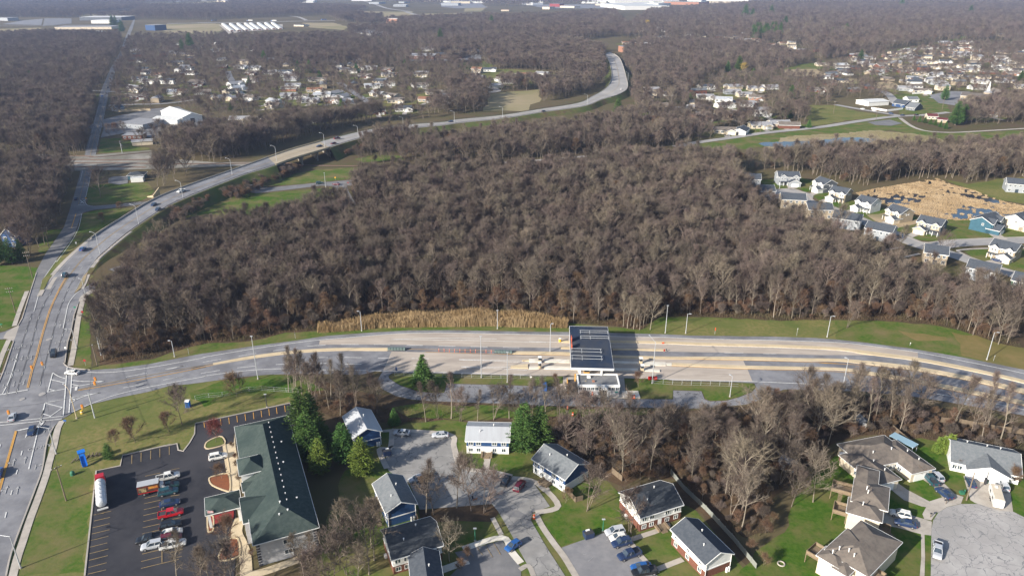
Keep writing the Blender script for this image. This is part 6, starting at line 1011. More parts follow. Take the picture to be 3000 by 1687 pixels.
thing('playground_slide', 'bright blue plastic play slide on the hotel lawn', 'slide', 'c11', 740, 485, [('slide', bl, lambda b: (b.bar((-.9, 0, .2), (1.1, 0, 2.4), 1.2, .25), b.bar((-.9, -.6, .4), (1.1, -.6, 2.6), .12, .5), b.bar((-.9, .6, .4), (1.1, .6, 2.6), .12, .5))), ('tower', bl, lambda b: [b.box(*a) for a in ((1.0, 1.2, -.7, -.5, 0, 3.4), (1.0, 1.2, .5, .7, 0, 3.4), (2.2, 2.4, -.7, -.5, 0, 3.4), (2.2, 2.4, .5, .7, 0, 3.4), (1.0, 2.4, -.7, .7, 2.3, 2.4), (.8, 2.6, -.9, .9, 3.4, 3.6))])], hx=720, hy=420)
thing('portable_toilet', 'blue portable toilet standing on the hotel lawn below the ramp', 'portable toilet', 'c12', 140, 112, [('cabin', bl, lambda b: b.box(-.6, .6, -.6, .6, 0, 2.1)), ('roof', trim_w, lambda b: b.extr([(-.65, 2.1), (.65, 2.1), (.45, 2.4), (-.45, 2.4)], 'x', -.65, .65)), ('door', SIDING['blue'], lambda b: b.box(-.45, .45, -.64, -.6, .1, 2.0))])
thing('utility_box', 'green utility box on the lawn left of the tank truck', 'utility box', 'c11', 635, 568, [('cabinet', grn, lambda b: (b.tube([(0, 0, 0), (0, 0, .9)], .55, 10), b.tube([(0, 0, .9), (0, 0, 1.3)], [.55, .2], 10)))])
thing('brush_pile', 'dark brushwood row above the blue slide', 'brush pile', 'c11', 745, 425, [('branches', bark, lambda b: [b.bar((-3.4 + i * .28, -.6 + .3 * (i % 4), .1 + .15 * (i % 3)), (-2.4 + i * .24, .6 - .3 * (i % 3), .5 + .2 * (i % 4)), .14, .14) for i in range(26)])], hx=845, hy=400)
thing('waste_bin', 'yellow barrel by the kerb corner of the junction', 'barrel', 'c21', 775, 1322, [('drum', yel, lambda b: b.tube([(0, 0, 0), (0, 0, 1.1)], [.45, .38], 12)), ('band', trim_w, lambda b: b.tube([(0, 0, .5), (0, 0, .7)], .44, 12))])
for c, x, y, lab in (('c24', 895, 1236, 'orange barrel against the toll office wall'), ('c24', 762, 1228, 'orange barrel left of the other one by the toll office'), ('c24', 548, 1440, 'orange barrel in the grass below the loop road'), ('c24', 1462, 1284, 'orange marker left of the pale slab'), ('c24', 1490, 1284, 'red and white marker beside the pale slab'), ('c14', 480, 180, 'red and white post at the tree edge below the loop road'), ('c14', 175, 992, 'orange marker at the corner of the street grass')):
    thing('traffic_barrel', lab, 'traffic barrel', c, x, y, [('drum', orange, lambda b: b.tube([(0, 0, 0), (0, 0, 1.1)], [.34, .26], 10)), ('band', trim_w, lambda b: b.tube([(0, 0, .55), (0, 0, .72)], .315, 10))], .1, group='orange barrels and markers')
for x in (1725, 1768): thing('road_barrier', 'red water filled barrier block at the ramp edge, one of a pair' if x == 1725 else 'right hand block of the two red water filled barriers', 'barrier', 'c24', x, 1016, [('block', M('plastic_red', (.62, .03, .02), rough=.5), lambda b: b.extr([(-.35, 0), (.35, 0), (.15, 1.0), (-.15, 1.0)], 'x', -.95, .95))], .15)
for c, x, y, hx, hy, lab in (('c23', 257, 725, 300, 725, 'green grey crash cushion at the left median end'), ('c23', 1550, 760, 1600, 762, 'green grey crash cushion at the right median end')): thing('crash_cushion', lab, 'crash cushion', c, x, y, [('cushion', M('cushion', (.13, .18, .17), (.10, .13, .13), 2), lambda b: [b.box(-3.1 + k * 1.05, -2.2 + k * 1.05, -.5, .5, 0, 1.0) for k in range(6)]), ('base', metal_dark, lambda b: b.box(-3.2, 3.2, -.6, .6, 0, .12))], .15, hx, hy)
for k in range(11): thing('delineator_post', 'thin orange delineator post in the gap of the median', 'delineator', 'c23', 770 + k * 63.5, 745 + k * 1.6, [('post', orange, lambda b: b.tube([(0, 0, 0), (0, 0, 1.3)], .09, 6)), ('band', trim_w, lambda b: b.tube([(0, 0, .9), (0, 0, 1.05)], .1, 6))], .12, group='delineator posts along the median gap')
thing('impact_drum', 'yellow crash drum on the upper toll island', 'drum', 'c24', 437, 485, [('drum', yel, lambda b: b.tube([(0, 0, 0), (0, 0, 1.2)], .5, 12)), ('lid', trim_w, lambda b: b.tube([(0, 0, 1.2), (0, 0, 1.28)], .52, 12))], .3)
thing('concrete_slab', 'pale concrete slab in the grass right of the toll office', 'slab', 'c24', 1440, 1240, [('slab', conc_white, lambda b: b.box(-2.6, 2.6, -2.0, 2.0, 0, .35))], .1); thing('machine_cabinet', 'white cabinet on the apron left of the toll office', 'cabinet', 'c24', 545, 1165, [('cabinet', trim_w, lambda b: b.box(-.8, .8, -.6, .6, .15, 1.6)), ('base', metal_dark, lambda b: b.box(-.85, .85, -.65, .65, 0, .15))], .14)
thing('garden_shed', 'white barn roofed shed in the wood clearing', 'shed', 'c15', 825, 600, [('wall', SIDING['white'], lambda b: b.extr([(-1.6, 0), (1.6, 0), (1.6, 2.0), (.9, 2.9), (0, 3.2), (-.9, 2.9), (-1.6, 2.0)], 'y', -1.8, 1.8)), ('door', trim_w, lambda b: b.box(-.7, .7, -1.88, -1.8, 0, 2.0)), ('roof', ROOF['greylight'], lambda b: b.extr([(-1.7, 2.0), (-.95, 3.0), (0, 3.3), (.95, 3.0), (1.7, 2.0), (1.7, 2.08), (.95, 3.1), (0, 3.42), (-.95, 3.1), (-1.7, 2.08)], 'y', -1.95, 1.95))], hx=870, hy=570)
thing('garden_shed', 'grey shed with a white door among the right hand trees', 'shed', 'c16', 60, 255, [('wall', SIDING['slate'], lambda b: b.extr([(-1.6, 0), (1.6, 0), (1.6, 2.0), (0, 2.9), (-1.6, 2.0)], 'y', -1.8, 1.8)), ('door', trim_w, lambda b: b.box(-.6, .6, -1.88, -1.8, 0, 2.0))])
thing('garden_shed', 'small brown shed with blue roof beside the brown duplex', 'shed', 'c15', 1300, 560, [('wall', SIDING['brick'], lambda b: b.box(-1.7, 1.7, -1.5, 1.5, 0, 2.0)), ('roof', ROOF['metal'], lambda b: b.bar((0, -1.8, 2.0), (0, 1.8, 2.5), 3.8, .12))]); thing('pool_cover', 'pale blue patio roof behind the brown duplex', 'patio roof', 'c16', 385, 430, [('roof', M('patio_blue', (.25, .38, .46), rough=.4), lambda b: b.bar((-3.4, 0, 2.5), (3.4, 0, 2.3), 3.0, .1)), ('post', trim_w, lambda b: [b.box(x - .06, x + .06, y - .06, y + .06, 0, 2.4) for x in (-3.2, 3.2) for y in (-1.3, 1.3)])], hx=450, hy=462)
thing('basketball_hoop', 'dark blue portable basketball hoop lying on the lawn', 'basketball hoop', 'c16', 275, 1195, [('base', CPAINT['navy'], lambda b: b.box(.2, 1.7, -.8, .8, 0, .6)), ('pole', metal, lambda b: b.tube([(-2.0, .5, .3), (.4, 0, .4)], .07, 6)), ('backboard', CPAINT['teal'], lambda b: b.box(1.7, 1.8, -.9, .9, .1, 1.0))])
thing('tyre_ring', 'pale stone fire ring in the lawn at the bottom', 'fire ring', 'c15', 778, 1353, [('ring', sidewalk_m, lambda b: b.tube([(.75 * math.cos(a * .524), .75 * math.sin(a * .524), .15) for a in range(13)], .16, 6, cap=False))]); thing('pump_cover', 'green utility pedestal pair by the pole at the drive', 'utility box', 'c16', 865, 797, [('cabinet', grn, lambda b: (b.box(-.8, .2, -.5, .5, 0, .7), b.tube([(.6, .3, 0), (.6, .3, 1.0)], .2, 8)))])
for c, x, y in (('c16', 1050, 712), ('c16', 580, 610), ('c16', 262, 905), ('c16', 180, 1385)): thing('wheelie_bin', 'dark wheelie bin beside a house wall in the cul-de-sac', 'bin', c, x, y, [('bin', CPAINT['green'], lambda b: b.extr([(-.3, 0), (.3, 0), (.35, 1.0), (-.35, 1.0)], 'x', -.3, .3)), ('lid', metal_dark, lambda b: b.box(-.36, .36, -.38, .38, 1.0, 1.08))], .15, group='wheelie bins by the duplexes')
thing('mailbox', 'mailbox on a short post at the cul-de-sac kerb', 'mailbox', 'c16', 608, 985, [('post', wood_pole, lambda b: b.box(-.06, .06, -.06, .06, 0, 1.1)), ('box', metal_dark, lambda b: b.box(-.25, .25, -.12, .12, 1.1, 1.4))]); thing('mailbox', 'pair of mailboxes at the end of the middle driveway', 'mailbox', 'c16', 730, 880, [('post', wood_pole, lambda b: b.box(-.06, .06, -.06, .06, 0, 1.1)), ('box', metal_dark, lambda b: (b.box(-.55, -.1, -.12, .12, 1.1, 1.4), b.box(.1, .55, -.12, .12, 1.1, 1.4)))])
# person walking with a dog
p = W('c45', 1185, 345); me_ = bpy.data.meshes.new('body'); V = [(0, 0, .95), (0, 0, 1.2), (0, 0, 1.42), (0, 0, 1.52), (0, 0, 1.66), (.18, 0, 1.4), (.26, .1, 1.15), (.3, .3, .98), (-.18, 0, 1.4), (-.25, -.05, 1.12), (-.24, .02, .88), (.1, 0, .9), (.12, .14, .5), (.12, .12, .08), (.12, .26, .03), (-.1, 0, .9), (-.12, -.1, .5), (-.12, -.24, .1), (-.12, -.1, .03)]
E = [(0, 1), (1, 2), (2, 3), (3, 4), (2, 5), (5, 6), (6, 7), (2, 8), (8, 9), (9, 10), (0, 11), (11, 12), (12, 13), (13, 14), (0, 15), (15, 16), (16, 17), (17, 18)]
me_.from_pydata(V, E, []); pb = bpy.data.objects.new('person', me_); COL.objects.link(pb); me_.materials.append(M('dark_clothes', (.015, .018, .03), rough=.9)); pb.location = (p[0], p[1], .14); pb.rotation_euler = (0, 0, R(-60)); tag(pb, 'person in dark clothing walking a dog behind the bare trees', 'person'); sk = pb.modifiers.new('skin', 'SKIN'); rad = [.16, .15, .17, .07, .11, .08, .055, .04, .08, .055, .04, .1, .075, .055, .05, .1, .075, .055, .05]
for i, r_ in enumerate(rad): me_.skin_vertices[0].data[i].radius = (r_, r_)
me_.skin_vertices[0].data[0].use_root = True; ss = pb.modifiers.new('sub', 'SUBSURF'); ss.levels = ss.render_levels = 1
p = W('c45', 1225, 338); dm = bpy.data.meshes.new('dog'); V = [(-.38, 0, .5), (0, 0, .5), (.32, 0, .52), (.5, 0, .68), (.68, 0, .66), (-.6, 0, .62), (.3, .1, .3), (.32, .1, .03), (.3, -.1, .3), (.36, -.1, .03), (-.36, .1, .32), (-.42, .1, .17), (-.36, .1, .03), (-.36, -.1, .32), (-.44, -.1, .17), (-.4, -.1, .03)]
dm.from_pydata(V, [(0, 1), (1, 2), (2, 3), (3, 4), (0, 5), (2, 6), (6, 7), (2, 8), (8, 9), (0, 10), (10, 11), (11, 12), (0, 13), (13, 14), (14, 15)], []); db = bpy.data.objects.new('dog', dm); COL.objects.link(db); dm.materials.append(M('dog_fur', (.20, .09, .04), rough=1)); db.location = (p[0], p[1], .14); db.rotation_euler = (0, 0, R(20)); tag(db, 'reddish brown dog walking beside the person', 'dog'); db.modifiers.new('skin', 'SKIN')
for i, r_ in enumerate([.13, .13, .15, .1, .06, .03, .05, .035, .05, .035, .06, .04, .035, .06, .04, .035]): dm.skin_vertices[0].data[i].radius = (r_, r_)
dm.skin_vertices[0].data[1].use_root = True; ss = db.modifiers.new('sub', 'SUBSURF'); ss.levels = ss.render_levels = 1
# ---------------------------------------------------------------- lamps and poles
def lamp(c, x, y, h, label, arm=(-2.2, 0), z=0.0, m=None, curved=False):
    p = W(c, x, y, z); o = empty('street_lamp', (p[0], p[1], z), 0, label, 'street lamp', 'lamp posts along the roads'); b = MB(); m = m or metal
    b.tube([(0, 0, 0), (0, 0, .35)], .28, 8); b.build('base', concrete, o); b = MB(); b.tube([(0, 0, .3), (0, 0, h * .5), (0, 0, h)], [.15, .12, .09], 8); b.build('pole', m, o); ax, ay = arm
    if ax or ay:
        b = MB(); pts = [(0, 0, h), (ax * .3, ay * .3, h + .55), (ax * .7, ay * .7, h + .85), (ax, ay, h + .9)] if curved else [(0, 0, h - .1), (ax, ay, h + .15)]
        b.tube(pts, .05, 6); b.build('arm', m, o)
    b = MB(); b.box(-.38, .38, -.16, .16, -.08, .1); k = .9 if curved else .15; b.build('lamp_head', metal, o, loc=(ax * 1.12, ay * 1.12, h + k), rz=math.atan2(ay, ax) if ax or ay else 0)
for a in (('c21', 725, 710, 7.8, 'lamp post on the lawn strip beside the junction sidewalk', (-1.6, -.4)), ('c21', 815, 240, 8.5, 'lamp post at the mouth of the slip road', (-1.2, .6)), ('c21', 725, 1370, 9.5, 'curved mast arm pole at the lower junction corner', (-2.6, 2.2), 0, conc_tan, True), ('c21', 1648, 790, 6.2, 'first lamp post on the grass above the ramp', (-.7, 0)),
          ('c11', 490, 385, 8.5, 'lamp post reaching over the left road below the junction', (-2.6, .3)), ('c11', 182, 1380, 9.0, 'lamp post at the bottom left sidewalk', (-3.4, .4)), ('c22', 1060, 1078, 15.5, 'very tall thin lamp post on the lawn below the ramp', (0, 0)), ('c22', 2318, 495, 8, 'lamp post in front of the reeds at their left end', (-.7, 0)), ('c23', 1480, 470, 7.5, 'lamp post in front of the reeds at their right end', (0, 0)),
          ('c23', 1285, 1060, 15, 'tall lamp post on the grass strip right of the spruce', (0, 0)), ('c23', 1600, 1120, 11, 'tall lamp post on the grass strip left of the toll office', (0, 0)), ('c24', 297, 637, 11, 'tall lamp post on the median left of the canopy', (.5, 0)), ('c24', 1740, 1080, 15, 'tall lamp post by the red barriers right of the toll office', (-1.0, 4.0)), ('c25', 203, 520, 11, 'leftmost lamp post on the grass right of the canopy', (0, 0)), ('c25', 450, 525, 8, 'second lamp post on the grass right of the canopy', (.8, -.3)),
          ('c25', 2165, 570, 8.5, 'third lamp post on the grass far right of the canopy', (.8, -.3)), ('c25', 985, 1295, 7.5, 'lamp post on the small grass island near its right end', (-.5, .5)), ('c26', 258, 990, 9, 'lamp post behind the trees at the right end of the loop', (-.6, .5)), ('c26', 1778, 738, 10.5, 'lamp post standing farthest right on the grass above the ramp', (.9, -.3)), ('c38', 525, 438, 9, 'lamp post in front of the slate blue house', (.4, 0)),
          ('c14', 718, 1098, 3.6, 'short dark green lamp post by the dumpster', (0, 0), 0, grn), ('c45', 1222, 930, 3.6, 'short dark green lamp post on the lawn with a white base', (0, 0), 0, grn), ('c14', 212, 180, 6, 'thin white lamp post in the trees above the court', (0, 0)), ('c22', 1170, 1420, 4.5, 'short dark lamp post by the top edge of the hotel car park', (0, 0), 0, metal_dark)):
    lamp(*a)
for c, x, y, z, lab in (('c27', 1475, 752, 4.4, 'lamp post on the embankment curve above the paired navy cars'), ('c27', 1062, 1060, 1.2, 'lamp post on the inner side of the lower curve'), ('c27', 1945, 482, 6.0, 'lamp post beside the white front pickup'), ('c36', 2195, 1085, 6.8, 'lamp post just left of the bridge'), ('c37', 458, 715, 7.2, 'lamp post on the near side of the bridge deck'), ('c37', 1040, 545, 7.1, 'lamp post at the right end of the bridge'),
                        ('c37', 1448, 445, 5.4, 'lamp post right of the maroon cars'), ('c37', 1995, 330, 3.9, 'lamp post where the trees close on the overpass road'), ('c41', 560, 258, 3.0, 'lamp post left on the far straight of the overpass road'), ('c41', 1162, 200, 3.0, 'lamp post in the middle of the far straight'), ('c33', 2235, 1320, 3.8, 'lamp post at the start of the distant right hand bend'), ('c34', 170, 1020, 5.0, 'lamp post on the parapet of the distant bridge')):
    lamp(c, x, y, 9.5, lab, (-2.6, 1.0), z, curved=True)
lamp('c37', 1052, 1030, 9.0, 'lamp post on the green beside the underpass access road', (0, 0))
for x, y, h, lab in ((920, 875, 8.0, 'plain pole at the wood corner, taller one of the left pair'), (955, 775, 7.0, 'blue grey pole against the wood corner'), (895, 1365, 8.5, 'blue grey traffic pole at the lower junction corner')):
    p = W('c21', x, y); thing('signal_pole', lab, 'pole', 'c21', x, y, [('pole', metal if h > 8.2 or h < 7.5 else wood_pole, lambda b: b.tube([(0, 0, 0), (0, 0, h)], [.2, .14], 8)), ('cap', metal, lambda b: b.tube([(0, 0, h), (0, 0, h + .08)], .2, 8))])
# span wires with signal heads over the junction
tp = W('c21', 895, 1365)
for c, x, y, z, lab in (('c21', 298, 888, 6, 'orange backed signal head left of the yellow line over the junction'), ('c21', 397, 852, 6, 'orange backed signal head right of the yellow line over the junction'), ('c21', 898, 998, 5.5, 'upper orange signal head at the ramp mouth'), ('c21', 893, 1038, 5.5, 'lower orange signal head at the ramp mouth'), ('c21', 80, 1312, 6, 'orange signal head above the silver car'), ('c21', 775, 1258, 5.5, 'orange signal head beside the curved mast')):
    p = W(c, x, y, z); o = empty('traffic_signal', (p[0], p[1], z), 0, lab, 'traffic light', 'traffic lights over the junction'); b = MB(); b.box(-.28, .28, -.2, .2, -.65, .65); b.build('housing', M('signal_orange', (.60, .24, .04), rough=.6), o)
    for k, mm in enumerate((lamp_r, M('lens_amber', (.3, .15, .02)), M('lens_green', (.02, .2, .1)))): q = MB(); q.tube([(0, -.22, .4 - k * .4), (0, -.26, .4 - k * .4)], .13, 8); q.build('lens', mm, o)
    q = MB(); q.tube([(0, 0, .65), (0, 0, .95)], .03, 4); q.build('hanger', metal_dark, o)
def cable(name, label, pts, sag=.5, r=.035):
    b = MB(); P = []
    for a, e in zip(pts, pts[1:]):
        a = Vector(a); e = Vector(e)
        for k in range(7): t = k / 6; q = a.lerp(e, t); q.z -= sag * 4 * t * (1 - t); P.append(tuple(q))
    b.tube(P, r, 4, cap=False); tag(b.build(name, metal_dark), label, 'cable', 'overhead cables')
A1 = W('c21', 920, 875, 0); A2 = W('c21', 895, 1365, 0); A3 = W('c21', -250, 1050, 0); A4 = W('c21', -150, 1500, 0)
cable('span_wire', 'span wire across the junction carrying the upper signal heads', [(A1[0], A1[1], 8), (A3[0], A3[1], 8)], 1.1); cable('span_wire', 'span wire across the junction carrying the lower signal head', [(A2[0], A2[1], 8.3), (A4[0], A4[1], 8)], 1.1); cable('span_wire', 'span wire across the mouth of the ramp', [(A1[0], A1[1], 7.9), (A2[0], A2[1], 8.2)], 1.6)
def upole(c, x, y, h, label, arms=1, rz=0.3, group='wooden utility poles'):
    p = W(c, x, y); o = empty('utility_pole', (p[0], p[1], 0), rz, label, 'utility pole', group); b = MB(); b.tube([(0, 0, 0), (0, 0, h)], [.19, .12], 8); b.build('pole', wood_pole, o)
    for k in range(arms):
        b = MB(); b.box(-1.2, 1.2, -.07, .07, h - .6 - k * 1.4, h - .45 - k * 1.4); b.build('crossarm', wood_pole, o)
        for x_ in (-1.1, -.4, .4, 1.1): b = MB(); b.tube([(x_, 0, h - .45 - k * 1.4), (x_, 0, h - .2 - k * 1.4)], .06, 6); b.build('insulator', trim_w, o)
    return (p[0], p[1], h - .3)
U = [upole('c11', 578, 793, 10.5, 'utility pole on the lawn left of the tank truck', 1, .9)]; U2 = [upole('c27', 345, 1315, 12, 'utility pole by the left road above the lawn', 2), upole('c27', 525, 1010, 11, 'second utility pole up the left road', 1), upole('c27', 655, 640, 12, 'utility pole against the wood left of the junction triangle', 2)]
U3 = [upole('c36', 660, 400, 11, 'utility pole beside the yard entrance'), upole('c36', 635, 525, 11, 'utility pole right of the road above the grass corner'), upole('c36', 600, 655, 11, 'utility pole at the grass corner'), upole('c36', 570, 805, 11, 'utility pole just before the railway crossing')]
upole('c21', 150, 380, 11, 'utility pole on the left lawn beside the sidewalk', 2); upole('c16', 893, 850, 8.5, 'pale utility pole on the white duplex drive', 0, .3); upole('c42', 1820, 720, 12, 'utility pole in front of the white bungalows', 1); upole('c43', 175, 360, 12, 'utility pole in the field above the pond road'); upole('c43', 708, 430, 11, 'utility pole at the rural junction'); upole('c43', 1535, 300, 12, 'utility pole by the tall pines'); upole('c42', 2250, 560, 11, 'utility pole at the field edge')
cable('overhead_cable', 'power cable strung along the left road to the wood', [(q[0], q[1], q[2]) for q in U2], .8); cable('overhead_cable', 'power cable strung along the road by the yard', [(q[0], q[1], q[2]) for q in U3], .8); cable('overhead_cable', 'power cable crossing the railway to the yard poles', [U2[-1], U3[-1]], 1.5); cable('overhead_cable', 'power cable over the lawn beside the lower left road', [U[0], U2[0]], 1.5)
thing('rail_signal', 'grey railway signal mast on the grass by the crossing', 'railway signal', 'c36', 862, 822, [('mast', metal, lambda b: b.tube([(0, 0, 0), (0, 0, 9)], .2, 8)), ('head', metal_dark, lambda b: (b.box(-.5, .5, -.3, .3, 7.4, 9.2), b.box(.3, 1.2, -.3, .3, 5.4, 6.8)))])
# signs
def sign(c, x, y, label, w=.75, h=.75, col=None, z=1.5, txt=None, shape='box', group='road signs'):
    o = empty('road_sign', (0, 0, 0), 0, label, 'road sign', group); place(o, c, x, y, x + 40, y, 0); b = MB(); b.tube([(0, 0, 0), (0, 0, z + h)], .045, 6); b.build('post', metal, o); b = MB()
    if shape == 'oct': b.tube([(0, -.06, z + h / 2), (0, -.1, z + h / 2)], w / 2, 8)
    elif shape == 'dia': b.extr([(-w / 2, z + h / 2), (0, z), (w / 2, z + h / 2), (0, z + h)], 'y', -.1, -.06)
    else: b.box(-w / 2, w / 2, -.1, -.06, z, z + h)
    b.build('sign_plate', col or trim_w, o)
sred = M('sign_red', (.30, .02, .02)); sgreen = M('sign_board_green', (.01, .16, .09)); syel = M('sign_yellow', (.65, .33, .02))
for a in (('c21', 810, 872, 'dark red backed sign at the wood corner of the junction', .9, .9, sred, 1.6, None, 'oct'), ('c21', 785, 402, 'round red sign on the lawn strip left of the wood', 1.0, 1.0, sred, 1.2, None, 'oct'), ('c21', 712, 350, 'small green sign at the right kerb of the main road', .9, .6, sgreen, 1.0), ('c21', 628, 745, 'small white sign on the sidewalk edge by the black suv', .6, .7, trim_w, 1.4), ('c27', 918, 500, 'yellow round railway warning sign by the painted cross', 1.0, 1.0, syel, 1.0, None, 'oct'),
          ('c27', 815, 985, 'small pale sign on the bank between the two roads', .7, .9, trim_w, 1.4), ('c27', 1632, 640, 'yellow diamond sign on the inner guardrail', 1.3, 1.3, syel, 3.8, None, 'dia'), ('c37', 1170, 945, 'yellow diamond sign on the green above the access road', 1.1, 1.1, syel, 1.2, None, 'dia'), ('c37', 1325, 1005, 'red stop sign at the access road junction', .9, .9, sred, 1.2, None, 'oct'),
          ('c25', 803, 535, 'orange topped marker post in the grass above the ramp', .3, 1.2, orange, 1.6), ('c25', 1795, 552, 'thin pale marker post in the grass above the ramp', .15, .5, trim_w, 2.6), ('c26', 962, 588, 'short pale marker post on the right verge', .25, .5, trim_w, .8), ('c26', 1848, 752, 'marker post beside the farthest right lamp post', .2, .5, metal, 1.8), ('c22', 222, 780, 'thin dark marker post on the verge left of the reeds', .15, .5, metal_dark, 2.4), ('c22', 1513, 585, 'dark marker post on the verge just left of the reeds', .2, .6, metal_dark, 2.0),
          ('c23', 257, 1000, 'dark blue narrow sign at the left tip of the grass island', .6, 1.4, CPAINT['navy'], .8), ('c24', 25, 1015, 'small white sign on the fence grass', .7, .5, trim_w, .6), ('c24', 1910, 640, 'red marker at the end of the tan toll island', .5, .9, sred, .5), ('c24', 1895, 520, 'orange marker at the end of the upper tan island', .8, .6, orange, .2), ('c11', 573, 120, 'blue sign at the lower junction corner', .9, .6, CPAINT['blue'], .8), ('c21', 14, 512, 'long green street name sign on the left lawn', 1.4, .4, sgreen, 1.2)):
    sign(*a)
# ---------------------------------------------------------------- far houses
def in_poly(x, y, P):
    """numpy: which points lie inside outline P"""
    ins = np.zeros(len(x), bool); n = len(P); j = n - 1
    for i in range(n):
        xi, yi = P[i][0], P[i][1]; xj, yj = P[j][0], P[j][1]
        if yi != yj: ins ^= ((yi > y) != (yj > y)) & (x < (xj - xi) * (y - yi) / (yj - yi) + xi)
        j = i
    return ins
rh = random.Random(21)
KINDS = [('white', 'greylight'), ('white', 'brown'), ('cream', 'brown'), ('cream', 'greylight'), ('white', 'slate'), ('brick', 'brown'), ('tan', 'rust'), ('grey', 'greylight'), ('blue', 'slate'), ('white', 'metal'), ('pink', 'brown'), ('yellow', 'greylight')]
def far_proto(k, two):
    wl_, rf = KINDS[k]; H = House('far_house', (0, 0), 0, None, None, None, SIDING[wl_], ROOF[rf])
    w = 13.5 if not two else 11; e = 2.7 if not two else 5.2; H.wing(0, w, 0, 8.5, e, .42, 'gable', 'x', o=.5); H.wing(w * .55, w, -3, 4, 2.6, .45, 'gable', 'y', o=.4); EXCL.pop(); EXCL.pop(); HX.pop(); HX.pop()
    H.door('f', -3, w * .775, 4.2, 2.0, name='garage_door'); H.win('f', 0, [w * .12, w * .38], 1.5, 1.7, 1.1)
    if two: H.win('f', 0, [w * .15, w * .5, w * .8], 4.1, 1.2, 1.1)
    return H.e
protos = {}
FAR = []                                             # (crop, x, y, turn, kind, two storeys)
def row(c, pts, n, ang, kinds=None, two=0.0, jit=.35, side=1):
    P = resample(WL(c, pts), 1.0); L = len(P)
    for i in range(n):
        p = P[min(L - 1, int((i + .5 + rh.uniform(-jit, jit) * .5) / n * L))]; FAR.append((p.x + rh.uniform(-4, 4), p.y + rh.uniform(-5, 5), R(ang + rh.uniform(-12, 12)) + (math.pi if rh.random() < .25 else 0), rh.choice(kinds) if kinds else rh.choice([0, 1, 2, 2, 3, 3, 4, 5, 6, 7, 9, 10]), rh.random() < two))
